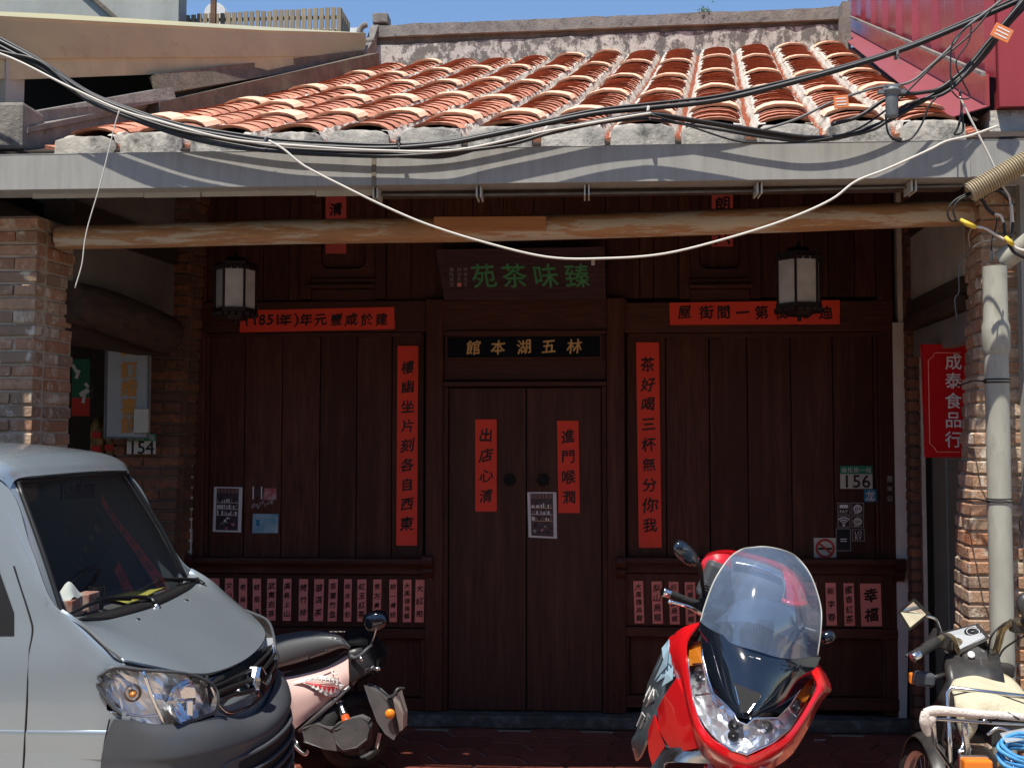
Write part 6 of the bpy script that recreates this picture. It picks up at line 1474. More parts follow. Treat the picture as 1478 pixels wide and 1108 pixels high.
# windscreen
scr = [[(1011, 897, 4.97), (1050, 925, 4.80), (1090, 938, 4.74), (1135, 950, 4.80), (1180, 946, 4.98)],
       [(1018, 872, 4.99), (1055, 885, 4.82), (1098, 890, 4.77), (1145, 900, 4.83), (1185, 905, 5.00)],
       [(1032, 836, 5.03), (1066, 842, 4.88), (1104, 845, 4.84), (1148, 855, 4.89), (1184, 872, 5.05)],
       [(1052, 806, 5.08), (1078, 808, 4.97), (1108, 810, 4.94), (1144, 818, 4.98), (1170, 830, 5.10)],
       [(1070, 793, 5.12), (1086, 790, 5.05), (1105, 789, 5.03), (1130, 794, 5.06), (1150, 804, 5.14)]]
grp(scr, rs, 'windscreen', 'screen_glass', 6, 6, th=0)
lo = [[(1011, 899, 4.975), (1050, 930, 4.81), (1090, 945, 4.75), (1135, 956, 4.81), (1180, 950, 4.985)],
      [(1013, 913, 4.97), (1046, 946, 4.80), (1082, 962, 4.735), (1125, 970, 4.79), (1163, 970, 4.94)]]
grp(lo, rs, 'screen_base', 'screen_glass', 6, 3, th=0)
b = MB(); edge = [scr[i][0] for i in range(5)] + scr[4][1:] + [scr[i][4] for i in (3, 2, 1, 0)]
b.tube([P(*q) for q in edge], .0034, 6, smooth=6); build('screen_edge', b, 'screen_rim', rs, smooth=True)
npn = [o for o in rs.children if o.name.startswith('screen_base')][0]; sb_ = on_surface(npn, .006)
b = MB(); b.tube([sb_(1081, 947), sb_(1088, 949.5)], .0052, 6); b.tube([sb_(1090.5, 949.5), sb_(1097, 951.5)], .0052, 6); build('badge', b, 'paint_white', rs)
# dashboard behind the screen
grp([[(1030, 900, 5.05), (1060, 878, 5.08), (1100, 880, 5.10), (1150, 905, 5.12)], [(1022, 925, 4.98), (1055, 918, 4.95), (1100, 922, 4.93), (1160, 935, 5.04)]], rs, 'dash_cowl', 'grey_plastic', 4, 3)
b = MB(); b.lathe([(.001, 0), (.07, 0), (.085, -.02), (.09, .03)], P(1095, 895, 5.12), (0, -1, .5), 24); build('gauge_pod', b, 'black_plastic', rs, smooth=True, autosmooth=40)
grp([[(1040, 893, 5.06), (1068, 868, 5.10), (1110, 866, 5.13), (1148, 885, 5.14), (1163, 912, 5.12)], [(1034, 920, 4.99), (1062, 908, 4.97), (1104, 912, 4.95), (1140, 925, 5.0), (1164, 938, 5.04)]], rs, 'instrument_hood', 'grey_plastic', 4, 4)
# handlebars
hb = sub_empty('handlebar', rs)
b = MB(); b.tube([P(1060, 885, 5.28), P(1030, 878, 5.25), P(1010, 873, 5.22)], .02, 10, smooth=3); b.tube([P(1100, 900, 5.28), P(1150, 905, 5.3), P(1186, 915, 5.26)], .016, 10, smooth=3); build('bar', b, 'black_plastic', hb, smooth=True)
b = MB(); b.tube([P(1012, 874, 5.2), P(990, 866, 5.16), P(962, 855, 5.12)], [.020, .017, .0185], 12, smooth=4); build('grip', b, 'rubber', hb, smooth=True)
b = MB(); b.tube([P(966, 856, 5.125), P(956, 853, 5.11)], [.022, .021], 12); build('bar_end', b, 'chrome', hb, smooth=True, bevel=.003)
b = MB(); b.tube([P(1014, 887, 5.14), P(996, 876, 5.07), P(980, 871, 5.05), P(968, 868, 5.05)], [.011, .009, .008, .008], 8, smooth=4); b.lathe([(.001, -.010), (.009, -.006), (.012, 0), (.009, .006), (.001, .010)], P(967, 868, 5.05), n=10); build('brake_lever', b, 'chrome', hb, smooth=True)
b = MB(); b.obox(P(1016, 873, 5.2), (.028, .03, .032), Matrix.Rotation(R(15), 3, 'Y')); build('switch_box', b, 'black_plastic', hb, bevel=.006)
# mirrors
def mirror(par, c, U, V, w, h, m='black_gloss', th=.035):
    mr = sub_empty('mirror', par); U = U.normalized(); V = (V - U * V.dot(U)).normalized(); N = U.cross(V); b = MB(); n = 20; rows = []
    sh = lambda a: (math.copysign(abs(math.cos(a)) ** .8, math.cos(a)) * w * (1 + .12 * math.cos(a)), math.copysign(abs(math.sin(a)) ** .8, math.sin(a)) * h)
    for f, d in ((1, 0), (1.03, .3), (.92, .65), (.65, .9), (.3, 1), (.02, 1.02)):
        for k in range(n): x, y = sh(2 * math.pi * k / n); b.v.append(c + U * x * f + V * y * f + N * d * th); 
    for i in range(5):
        for k in range(n): a = i * n + k; c2 = i * n + (k + 1) % n; b.f.append((a, c2, c2 + n, a + n)); b.m.append(0)
    build('shell', b, m, mr, smooth=True)
    b = MB(); b.add([c + U * sh(2 * math.pi * k / n)[0] * .95 + V * sh(2 * math.pi * k / n)[1] * .95 - N * .001 for k in range(n)], [tuple(range(n))]); build('glass', b, 'mirror_glass', mr); return mr
c = P(987, 797, 5.05); m1 = mirror(rs, c, P(1003, 812, 5.1) - P(970, 782, 5.0), Vector((.45, .35, .85)), .080, .038)
b = MB(); b.tube([P(1003, 812, 5.08), P(1010, 818, 5.12), P(1014, 845, 5.2), P(1018, 868, 5.22)], [.012, .012, .009, .009], 8, smooth=4); build('stem', b, 'black_plastic', m1, smooth=True)
c = P(1193, 919, 5.15); m2 = mirror(rs, c, Vector((1, 0, .35)), Vector((-.3, .2, .9)), .032, .026)
b = MB(); b.tube([P(1188, 928, 5.17), P(1170, 932, 5.25), P(1150, 905, 5.3)], .008, 8, smooth=4); build('stem', b, 'black_plastic', m2, smooth=True)
# seat, body behind and wheel
grp([[(1030, 868, 5.5), (1075, 860, 5.5), (1130, 868, 5.5)], [(1022, 905, 5.75), (1075, 872, 5.8), (1140, 900, 5.75)], [(1015, 925, 6.2), (1078, 895, 6.3), (1140, 930, 6.2)]], rs, 'seat', 'seat_cloth', 4, 4, th=.03)
b = MB(); cb_ = P(1070, 1000, 5.7); b.obox(Vector((cb_.x + .02, 5.75, .30)), (.15, .62, .16), Matrix.Rotation(R(-10), 3, 'Z')); build('rear_body', b, 'red_paint', rs, bevel=.05)
b = MB(); b.obox(Vector((cb_.x - .01, 5.30, .10)), (.19, .30, .05), Matrix.Rotation(R(-10), 3, 'Z')); build('footboard', b, 'grey_plastic', rs, bevel=.02)
b = MB(); b.lathe([(.18, -.055), (.25, -.06), (.285, 0), (.25, .06), (.18, .055), (.05, .03), (.05, -.03), (.18, -.055)], Vector((cb_.x + .10, 6.15, .12)), (1, .15, 0), 28); build('rear_tyre', b, 'rubber', rs, smooth=True)
b = MB(); b.obox(P(1030, 838, 5.42), (.055, .06, .085), Matrix.Rotation(R(22), 3, 'Y')); build('glove_box', b, 'grey_plastic', rs, bevel=.02)
for k in range(4):
    b = MB(); b.tube([P(1012 + k * 1, 838 + k * 4.2, 5.35), P(1023 + k, 841 + k * 4.2, 5.35)], .003, 5); build('vent_slot', b, 'chrome_soft', rs)
# red top case with dark front window
tc_ = sub_empty('top_case', rs)
dome = [[(1010, 822, 5.50), (1014, 808, 5.50), (1027, 799, 5.52), (1050, 797, 5.55), (1085, 804, 5.56), (1120, 815, 5.56), (1145, 830, 5.54), (1160, 850, 5.52), (1164, 870, 5.5)],
        [(1012, 820, 5.62), (1017, 803, 5.62), (1030, 795, 5.64), (1055, 793, 5.66), (1090, 800, 5.68), (1125, 811, 5.68), (1149, 827, 5.66), (1164, 848, 5.64), (1168, 868, 5.62)],
        [(1014, 830, 5.86), (1019, 812, 5.88), (1033, 803, 5.9), (1057, 800, 5.9), (1090, 806, 5.9), (1122, 817, 5.9), (1145, 832, 5.9), (1160, 852, 5.88), (1162, 872, 5.86)]]
grp(dome, tc_, 'lid', 'red_paint', 4, 4, th=.01)
grp([[(1011, 823, 5.50), (1016, 809, 5.49), (1030, 801, 5.48), (1048, 800, 5.48), (1056, 803, 5.49)], [(1018, 834, 5.49), (1024, 824, 5.465), (1036, 816, 5.455), (1050, 815, 5.46), (1055, 822, 5.48)], [(1032, 843, 5.48), (1038, 838, 5.47), (1045, 836, 5.465), (1050, 839, 5.465), (1052, 842, 5.47)]], tc_, 'left_lobe', 'red_paint', 4, 4, th=.008)
grp([[(1130, 822, 5.49), (1142, 829, 5.475), (1155, 846, 5.475), (1162, 866, 5.49)], [(1130, 845, 5.475), (1138, 850, 5.46), (1150, 860, 5.46), (1160, 870, 5.48)], [(1133, 864, 5.475), (1140, 867, 5.455), (1150, 870, 5.455), (1161, 872, 5.48)]], tc_, 'right_lobe', 'red_paint', 4, 4, th=.008)
b = MB(); b.tube([P(1129, 866, 5.44), P(1140, 871, 5.42), (P(1155, 873, 5.43)), P(1164, 870, 5.47)], [.010, .014, .014, .010], 8, smooth=4); b.tube([P(1028, 837, 5.46), P(1040, 842, 5.43), P(1051, 843, 5.45)], [.008, .012, .010], 8, smooth=4); build('lip', b, 'red_paint', tc_, smooth=True)
grp([[(1050, 801, 5.49), (1085, 808, 5.47), (1120, 820, 5.47), (1134, 832, 5.49)], [(1048, 830, 5.47), (1085, 838, 5.44), (1122, 850, 5.44), (1132, 858, 5.47)], [(1050, 868, 5.48), (1085, 878, 5.46), (1118, 886, 5.46), (1128, 884, 5.48)]], tc_, 'front_window', 'liner_grey', 4, 4)
b = MB(); b.tube([P(1058, 812, 5.45), P(1090, 818, 5.43), P(1118, 828, 5.43), P(1130, 838, 5.45), P(1129, 860, 5.45), P(1122, 884, 5.47)], .010, 8, smooth=5); build('window_rim', b, 'chrome_soft', tc_, smooth=True)

# ================================================================ pink scooter with the shark mouth
mat('pink_paint', (.72, .50, .46), .35, coat=.3, var=(.68, .46, .425), vscale=3)
mat('seat_vinyl', (.12, .125, .13), .34, spec=.8, bump=.12, bscale=160, rvar=.08)
mat('motor_grey', (.20, .195, .20), .36, .5, var=(.14, .135, .135), vscale=14)
mat('shock_orange', (.55, .09, .02), .4)
mat('shark_red', (.50, .04, .05), .5)
mat('paint_black_grey', (.03, .03, .033), .4)
ps = thing('pink_scooter', 'dusty pink electric scooter with a painted shark mouth, half hidden behind the van', 'scooter', Vector((P(470, 1100, 6.5).x, 6.5, 0)))
# Y runs back to the left because the scooter stands at an angle: rear (right) nearer
def yk(x): return 6.34 + (x - 540) * -.0007
def K(x, y, d=0): return P(x, y, yk(x) + d)
body = [[(395, 1004), (440, 996), (490, 978), (505, 944), (503, 938)],
        [(410, 1020), (440, 1010), (480, 990), (505, 965), (505, 955)],
        [(430, 1035), (445, 1025), (475, 1005), (500, 980), (506, 972)],
        [(428, 1052), (440, 1044), (462, 1028), (490, 1000), (508, 984)]]
body = [[(395, 972), (430, 966), (470, 955), (503, 937)],
        [(405, 1000), (435, 996), (472, 985), (505, 965)],
        [(420, 1030), (440, 1022), (470, 1002), (504, 985)],
        [(424, 1052), (438, 1040), (466, 1018), (502, 990)]]
for s, d in ((-1, 0), (1, .30)):
    b = MB(); b.patch([[K(x, y, d + (.05 * s * -1 if i in (0,) else .0) + (-.02 * s * -1 if i in (1, 2) else 0) * (1 if s < 0 else 1)) for x, y in r_] for i, r_ in enumerate(body)], 5, 5, th=.01); build('side_panel', b, 'pink_paint', ps, smooth=True, autosmooth=60)
b = MB(); b.prism([K(x, y, .02) for x, y in ((400, 975), (503, 940), (512, 958), (505, 985), (470, 1022), (430, 1055), (415, 1030))], (0, .27, 0)); build('inner_body', b, 'paint_black_grey', ps)
b = MB(); b.tube([K(505, 990, -.02), K(470, 1022, -.02), (K(432, 1055, -.02))], [.012, .014, .012], 8); b.tube([K(507, 988, .0), K(520, 973, .0), K(540, 962, .0)], [.014, .012, .01], 8, smooth=3); build('lower_trim', b, 'motor_grey', ps, smooth=True)
# shark mouth, laid on the panel
top = [(422, 984), (436, 979), (450, 976), (464, 974), (476, 976), (487, 981), (497, 988)]
bot = [(497, 988), (492, 994), (488, 1002), (484, 1005), (472, 1004), (460, 998), (448, 989), (436, 984.5), (422, 984)]
pnl = [o for o in ps.children if o.name.startswith('side_panel')][0]; _on = on_surface(pnl, 0)
def onp(x, y, k): return P(x, y, _on(x, y).y - .014 - .0015 * k)
b = MB(); poly = [onp(x, y, 0) for x, y in top + bot[1:-1]]; b.prism(poly, (0, .002, 0)); build('mouth_white', b, 'paint_white', ps)
inn = [(434, 984), (444, 982), (456, 981), (468, 982), (480, 985), (490, 990), (487, 994), (484, 998), (474, 998), (462, 993), (450, 987)]
b = MB(); b.prism([onp(x, y, 1.5) for x, y in inn], (0, .002, 0)); build('mouth_pink', b, 'pink_paint', ps)
inn = [(440, 984.5), (450, 985), (460, 987), (470, 990), (480, 990), (487, 992), (484, 998), (474, 998), (462, 993), (450, 988)]
b = MB(); b.prism([onp(x, y, 2.5) for x, y in inn], (0, .002, 0)); build('mouth_red', b, 'shark_red', ps)
b = MB()
for k in range(9):
    x = 441 + k * 5.6; yt = 978.5 - 3.4 * math.sin((x - 430) / 60 * 2.2) + max(0, x - 478) * .35; L = 3.5 + k * .75
    b.add([onp(x - 2.3, yt + 1, 4), onp(x + 2.3, yt + 1, 4), onp(x + 1.4, yt + 1 + L, 4)], [(0, 1, 2)])
for k in range(6):
    x = 452 + k * 6.3; yb_ = 1001 - abs(k - 4) * 2.2; L = 5 + min(k, 4) * .9
    b.add([onp(x - 2.6, yb_, 4), onp(x + 2.6, yb_ + .5, 4), onp(x + .8, yb_ - L, 4)], [(0, 1, 2)])
build('teeth', b, 'paint_white', ps)
b = MB(); b.tube([onp(x, y, 2) for x, y in ((479, 966), (479.5, 970), (483, 972.5), (487, 971.5))], .0035, 5, smooth=4); build('eye_mark', b, 'paint_white', ps)
# seat
seat = [[(375, 925, .14), (420, 916, .14), (455, 912, .14), (485, 916, .14), (504, 930, .12)],
        [(378, 922, .02), (420, 913, .02), (455, 910, .02), (488, 915, .02), (506, 930, .03)],
        [(380, 940, -.04), (420, 930, -.05), (460, 922, -.05), (490, 922, -.04), (506, 933, -.01)],
        [(385, 965, -.03), (425, 955, -.03), (465, 943, -.03), (492, 934, -.03), (504, 937, 0)]]
b = MB(); b.patch([[K(x, y, d) for x, y, d in r_] for r_ in seat] + [[K(x, y, .03) for x, y, d in seat[3]]], 5, 4); build('seat', b, 'seat_vinyl', ps, smooth=True, autosmooth=70)
b = MB(); b.patch([[K(x, y, d) for x, y, d in r_] for r_ in [[(375, 925, .14), (455, 912, .14), (504, 930, .12)], [(380, 930, .32), (455, 918, .32), (502, 934, .30)]]], 4, 3); build('seat_far_side', b, 'seat_vinyl', ps, smooth=True)
b = MB(); b.tube([K(x, y, -.065) for x, y in ((446, 950), (448, 946), (470, 938), (473, 940))], .0045, 6, smooth=3); build('seat_tab', b, 'black_plastic', ps)
# black tail piece, grab rail, lamps
b = MB(); b.patch([[K(503, 938, -.02), K(515, 935, 0), K(535, 930, .08)], [K(505, 965, -.02), K(520, 962, -.01), K(540, 952, .08)], [K(506, 984, -.01), K(520, 976, 0), K(545, 965, .08)]], 4, 4, th=.02); build('tail_piece', b, 'paint_black_grey', ps, smooth=True)
b = MB(); b.prism([K(x, y, .04) for x, y in ((500, 935), (535, 928), (548, 950), (545, 968), (510, 985))], (0, .2, 0)); build('tail_body', b, 'black_matt', ps, bevel=.01)
b = MB(); b.tube([K(506, 946, -.05), K(513, 949, -.06), K(522, 944, -.06), K(530, 936, -.04), K(538, 930, .02)], [.011, .011, .010, .009, .008], 8, smooth=4); build('grab_rail', b, 'grey_plastic', ps, smooth=True)
b = MB(); b.tube([K(519, 947, -.07), K(524, 953, -.07)], .009, 8); b.tube([K(538, 965, -.02), K(549, 964, -.02)], [.009, .011], 8); build('lamp_pod', b, 'chrome_soft', ps, smooth=True)
b = MB(); b.patch([[K(500, 912, .2), K(520, 908, .2), K(540, 912, .22)], [K(498, 922, .05), K(520, 920, .05), K(538, 925, .08)], [K(505, 932, 0), K(520, 932, 0), K(535, 935, .05)]], 4, 3, th=.01); build('rear_carrier', b, 'black_matt', ps, smooth=True)
tb = MB()
for x0, x1 in ((476, 480), (482, 487), (489, 494), (496, 498)): tb.tube([K(x0, 911, -.06), K(x1, 911.5, -.06)], .003, 5)
build('small_mark', tb, 'text_grey', ps)
# mirror on a stem
c = K(541, 896, .02); mr = mirror(ps, c, Vector((.88, .1, .28)), Vector((-.25, .1, .9)), .070, .055, 'black_gloss', .06)
b = MB(); b.tube([K(543, 906, -.03), K(540, 918, 0), K(535, 930, .03), K(530, 940, .05)], [.007, .006, .007, .008], 8, smooth=4); build('stem', b, 'chrome_soft', mr, smooth=True)
# rear wheel, motor arm, shock, fender, plate
c = K(513, 1053, .12); ax = Vector((.50, -.87, 0)).normalized()
wl_ = sub_empty('rear_wheel', ps)
b = MB(); b.lathe([(.145, -.045), (.185, -.05), (.205, -.028), (.211, 0), (.205, .028), (.185, .05), (.145, .045)], c, ax, 36); build('tyre', b, 'rubber', wl_, smooth=True)
b = MB(); b.lathe([(.15, -.04), (.14, -.02), (.04, -.03), (.001, -.03)], c, ax, 36); b.lathe([(.15, .04), (.14, .02), (.04, .035), (.001, .035)], c, ax, 36); build('rim', b, 'paint_black_grey', wl_, smooth=True, autosmooth=30)
b = MB(); b.obox(c + ax * .047 + Vector((.10, .0575, -.06)), (.010, .004, .045), Matrix.Rotation(R(-30), 3, 'Z') @ Matrix.Rotation(R(15), 3, 'Y')); build('rim_sticker', b, 'paint_white', wl_)
sw = MB(); arm = [(436, 1052), (455, 1046), (478, 1052), (484, 1046), (500, 1040), (520, 1036), (530, 1040), (535, 1050), (532, 1068), (522, 1080), (500, 1083), (470, 1079), (440, 1070)]
sw.prism([P(x, y, 6.27 + (530 - x) * .0006) for x, y in arm], (0, .07, 0)); build('swing_arm', sw, 'motor_grey', ps, bevel=.012)
b = MB(); b.prism([P(x, y, 6.25 + (530 - x) * .0006) for x, y in ((482, 1053), (500, 1050), (528, 1044), (533, 1052), (530, 1066), (515, 1078), (495, 1080), (484, 1070))], (0, .03, 0)); build('motor_cover', b, 'motor_grey', ps, bevel=.010)
for (x, y) in ((498, 1056), (507, 1050)): b = MB(); b.lathe([(.001, .012), (.012, .010), (.014, 0)], P(x, y, 6.31), (0, -1, 0), 12); build('bolt', b, 'chrome_soft', ps, smooth=True)
b = MB(); a0, a1 = P(491, 1014, 6.40), P(503, 1048, 6.32); d = a1 - a0
prof = [(.018 if (i % 2) else .024, d.length * (.0 + .03 * i)) for i in range(18)]; b.lathe(prof, a0, d, 14); build('shock_spring', b, 'chrome_soft', ps, smooth=True)
b = MB(); b.tube([a0 + d * .55, a1], [.022, .028], 12); build('shock_body', b, 'shock_orange', ps, smooth=True)
slab([(527, 990), (546, 1000), (558, 1010), (567, 1036), (572, 1060), (568, 1066), (556, 1058), (545, 1040), (533, 1012)], 6.30, .10, ps, 'rear_fender', 'motor_grey', .018)
b = MB(); b.prism([P(x, y, Y) for x, y, Y in ((567, 1008, 6.30), (574, 1000, 6.34), (582, 1030, 6.36), (581, 1052, 6.37), (576, 1056, 6.32))], (.01, .09, 0)); build('number_plate', b, 'plate_white', ps, bevel=.002)
b = MB(); b.tube([P(552, 1008, 6.36), P(568, 1004, 6.33), P(574, 994, 6.34), P(584, 993, 6.36)], [.014, .012, .010, .008], 8, smooth=4); build('plate_bracket', b, 'paint_black_grey', ps, smooth=True)
b = MB(); b.lathe([(.001, .012), (.018, .010), (.026, .002), (.027, -.006)], P(563, 1030, 6.27), (.1, -1, 0), 16); build('amber_reflector', b, 'amber', ps, smooth=True)
b = MB(); b.tube([P(418, 1062, 6.5), P(425, 1075, 6.45), P(440, 1088, 6.40), P(446, 1082, 6.40)], .010, 8, smooth=4); b.tube([P(425, 1062, 6.5), P(432, 1078, 6.45)], .008, 8); build('stand', b, 'chrome_soft', ps, smooth=True)
b = MB(); b.patch([[P(280, 1010, 6.95), P(340, 1000, 6.85), P(400, 1000, 6.7)], [P(280, 1060, 6.95), P(340, 1060, 6.85), P(410, 1052, 6.7)]], 3, 3, th=.25); build('floorboard', b, 'pink_paint', ps)
b = MB(); b.lathe([(.145, -.045), (.20, -.04), (.211, 0), (.20, .04), (.145, .045), (.02, .02), (.02, -.02), (.145, -.045)], Vector((P(230, 1050, 7.1).x, 7.1, .211)), ax, 28); build('front_tyre', b, 'rubber', ps, smooth=True)

# ================================================================ old motorcycle at the right
mat('cream_cloth', (.62, .56, .40), .9, var=(.55, .49, .34), vscale=12, bump=.8, bscale=90)
mat('towel', (.78, .72, .66), .95, var=(.7, .62, .56), vscale=16, bump=1., bscale=120)
mat('gold_tube', (.50, .40, .24), .28, .9, var=(.35, .27, .16), vscale=25)
mat('gauge_face', (.48, .50, .52), .35, .3)
mat('gauge_glass', (.02, .02, .025), .15, coat=1.)
mat('rope_blue', (.02, .20, .52), .6, var=(.10, .35, .6), vscale=30)
mat('clear_plastic', (.55, .58, .60), .2, alpha=.45)
mat('orange_lens', (.75, .20, .02), .25, spec=.6)
mat('bike_black', (.02, .02, .022), .4, var=(.05, .045, .04), vscale=14)
mo = thing('old_motorcycle', 'worn old motorcycle seen from behind at the right, seat under a cream cloth', 'motorcycle', Vector((P(1400, 1100, 4.9).x, 4.9, -.16)))
hb = sub_empty('handlebar', mo)
b = MB(); b.tube([P(1350, 924, 4.90), P(1362, 918, 4.94), P(1374, 921, 4.97), P(1380, 936, 5.0), P(1386, 952, 5.02), P(1398, 958, 5.03)], .0155, 10, smooth=5); b.tube([P(1428, 945, 5.03), P(1437, 940, 5.02), P(1442, 925, 5.0), P(1447, 908, 4.97), P(1458, 900, 4.94), P(1482, 896, 4.88)], .0155, 10, smooth=5)
b.tube([P(1396, 958, 5.03), P(1412, 960, 5.05), P(1430, 945, 5.03)], .0155, 10, smooth=3); build('bar', b, 'gold_tube', hb, smooth=True)
b = MB(); b.tube([P(1352, 925, 4.90), P(1336, 936, 4.84), P(1320, 946, 4.78)], [.021, .019, .021], 14, smooth=3); build('grip', b, 'rubber', hb, smooth=True)
b = MB(); b.tube([P(1326, 943, 4.79), P(1317, 949, 4.77)], [.019, .018], 14); build('grip_end', b, 'chrome_soft', hb, smooth=True, bevel=.003)
b = MB(); b.tube([P(1478, 897, 4.88), P(1500, 892, 4.82), P(1530, 900, 4.76)], .02, 12, smooth=3); build('grip', b, 'rubber', hb, smooth=True)
b = MB(); b.tube([P(1350, 920, 4.95), P(1334, 930, 4.92), P(1322, 938, 4.86), P(1308, 946, 4.80)], [.009, .008, .007, .006], 8, smooth=4); build('clutch_lever', b, 'bike_black', hb, smooth=True)
b = MB(); b.obox(P(1356, 921, 4.95), (.034, .03, .028), Matrix.Rotation(R(30), 3, 'Y')); b.obox(P(1366, 930, 4.98), (.02, .03, .02)); build('switch_box', b, 'bike_black', hb, bevel=.006)
b = MB(); b.obox(P(1470, 903, 4.93), (.03, .03, .025)); build('switch_box', b, 'bike_black', hb, bevel=.006)
gq = [(1357, 915, 5.12), (1409, 902, 5.14), (1425, 920, 5.02), (1384, 940, 5.0)]
gm = sub_empty('instrument_panel', mo); q = [P(*a) for a in gq]; nn = (q[1] - q[0]).cross(q[3] - q[0]).normalized()
if nn.z < 0: nn = -nn
b = MB(); b.prism(q[::-1], nn * -.05); build('housing', b, 'bike_black', gm, bevel=.012)
cen = sum(q, Vector()) / 4; q2 = [cen.lerp(x, .90) + nn * .002 for x in q]; b = MB(); b.prism(q2[::-1], nn * .003); build('face', b, 'gauge_face', gm, bevel=.001)
fp = lambda u, v, h: q2[0].lerp(q2[1], u).lerp(q2[3].lerp(q2[2], u), v) + nn * h
b = MB(); b.lathe([(.034, -.004), (.035, .004), (.030, .006), (.001, .006)], fp(.78, .45, .003), nn, 24); build('dial', b, 'gauge_glass', gm, smooth=True, autosmooth=30)
b = MB(); b.obox(fp(.78, .45, .0105), (.010, .0012, .0006), Matrix.Rotation(R(25), 3, 'Z')); b.lathe([(.024, .0095), (.026, .0098)], fp(.78, .45, .0), nn, 24); build('needle', b, 'paint_white', gm)
for u, v in ((.42, .3), (.40, .62)):
    b = MB(); b.prism([fp(u - .1, v - .1, .0035), fp(u + .1, v - .1, .0035), fp(u + .1, v + .1, .0035), fp(u - .1, v + .1, .0035)][::-1], nn * .001); build('indicator_window', b, 'gauge_glass', gm)
b = MB(); b.lathe([(.001, .006), (.026, .006), (.03, 0)], fp(.10, .62, .002), nn, 20); build('cap_ring', b, 'gold_tube', gm, smooth=True)
b = MB(); b.prism([P(x, y, Y) for x, y, Y in ((1388, 944, 4.98), (1410, 934, 5.0), (1424, 940, 4.98), (1430, 960, 4.92), (1412, 968, 4.9), (1394, 962, 4.92))], (0, .07, -.03)); o = build('lock_cover', b, 'bike_black', mo, bevel=.01)
b = MB(); b.lathe([(.001, .003), (.010, .003), (.0145, .0)], P(1402, 944, 4.955), (0, -1, .6), 16); build('round_logo', b, 'paint_white', mo)
b = MB(); b.tube([P(1415, 948, 4.93), P(1418, 966, 4.90)], .003, 5); build('logo_strip', b, 'motor_grey', mo)
# mirrors
mq = [(1298, 883, 4.80), (1318, 866, 4.80), (1339, 886, 4.84), (1313, 907, 4.84)]
q = [P(*a) for a in mq]; ml = sub_empty('mirror', mo); b = MB(); b.prism(q, (.01, .02, -.002)); build('shell', b, 'bike_black', ml, bevel=.006)
cen = sum(q, Vector()) / 4; b = MB(); b.add([cen.lerp(x, .9) + Vector((0, -.002, 0)) for x in q], [(0, 1, 2, 3)]); build('glass', b, 'mirror_glass', ml)
b = MB(); b.tube([P(1336, 888, 4.86), P(1350, 893, 4.88), P(1355, 903, 4.93), P(1359, 916, 4.96)], .006, 8, smooth=4); build('stem', b, 'chrome_soft', ml, smooth=True)
mr = mirror(mo, P(1490, 872, 4.75), Vector((1, 0, .1)), Vector((0, .2, 1)), .07, .05, 'bike_black'); b = MB(); b.tube([P(1476, 885, 4.8), P(1478, 896, 4.88)], .006, 8); build('stem', b, 'bike_black', mr)
# turn signals
for (x0, y0, Y, s) in ((1333, 979, 4.86, -1), (1448, 966, 5.0, 1)):
    ts = sub_empty('turn_signal', mo); c = P(x0, y0, Y)
    b = MB(); b.obox(c, (.040, .032, .027), Matrix.Rotation(R(6), 3, 'Y')); build('housing', b, 'bike_black' if s > 0 else 'grey_plastic', ts, bevel=.012)
    b = MB(); b.obox(c + Vector((-.030 if s < 0 else .032, .030, -.004)), (.018 if s < 0 else .016, .014, .022)); build('lens', b, 'orange_lens', ts, bevel=.006)
    b = MB(); b.tube([c + Vector((.03 * -s, 0, 0)), c + Vector((.09 * -s, .03, .01))], .011, 8); build('stalk', b, 'bike_black', ts, smooth=True)
# body, forks, tank, engine
b = MB(); b.tube([P(1375, 940, 5.15), P(1366, 1000, 5.3), P(1352, 1080, 5.5), P(1345, 1120, 5.6)], .022, 10, smooth=3); b.tube([P(1410, 940, 5.15), P(1402, 1000, 5.3), P(1380, 1080, 5.55)], .022, 10, smooth=3); build('fork', b, 'bike_black', mo, smooth=True)
b = MB(); b.patch([[P(1360, 962, 5.0), P(1385, 955, 5.05), P(1440, 955, 5.05)], [P(1362, 985, 4.9), P(1385, 990, 4.9), P(1445, 985, 4.9)], [P(1366, 1010, 4.95), P(1390, 1040, 4.9), P(1445, 1030, 4.9)]], 3, 3, th=.06); build('headlamp_back', b, 'bike_black', mo, smooth=True)
b = MB(); b.obox(Vector((P(1425, 1050, 4.75).x, 4.75, .42)), (.09, .40, .12), Matrix.Rotation(R(-6), 3, 'Z')); build('frame_box', b, 'bike_black', mo, bevel=.03)
b = MB(); b.obox(Vector((P(1425, 1050, 4.75).x, 4.8, .15)), (.13, .22, .14)); build('engine', b, 'motor_grey', mo, bevel=.03)
for (px, Y, nm) in ((1338, 5.62, 'front_tyre'), (1455, 4.2, 'rear_tyre')):
    c = Vector((P(px, 1080, Y).x, Y, .14)); ax = Vector((1, .12, 0)); b = MB()
    b.lathe([(.24, -.03), (.275, -.034), (.295, -.018), (.30, 0), (.295, .018), (.275, .034), (.24, .03)], c, ax, 36); build(nm, b, 'rubber', mo, smooth=True)
    b = MB(); b.lathe([(.24, -.028), (.225, -.01), (.225, .01), (.24, .028)], c, ax, 36); b.lathe([(.001, .035), (.04, .03), (.04, -.03), (.001, -.035)], c, ax, 16)
    for k in range(18):
        a = 2 * math.pi * k / 18; b.tube([c + Vector((0, math.cos(a) * .04, math.sin(a) * .04)), c + Vector((0, math.cos(a + .3) * .228, math.sin(a + .3) * .228))], .0015, 4, caps=False)
    build('rim', b, 'steel_rim', mo, smooth=True, autosmooth=30)
b = MB(); rows = []
c = Vector((P(1356, 1080, 5.4).x, 5.55, .14))
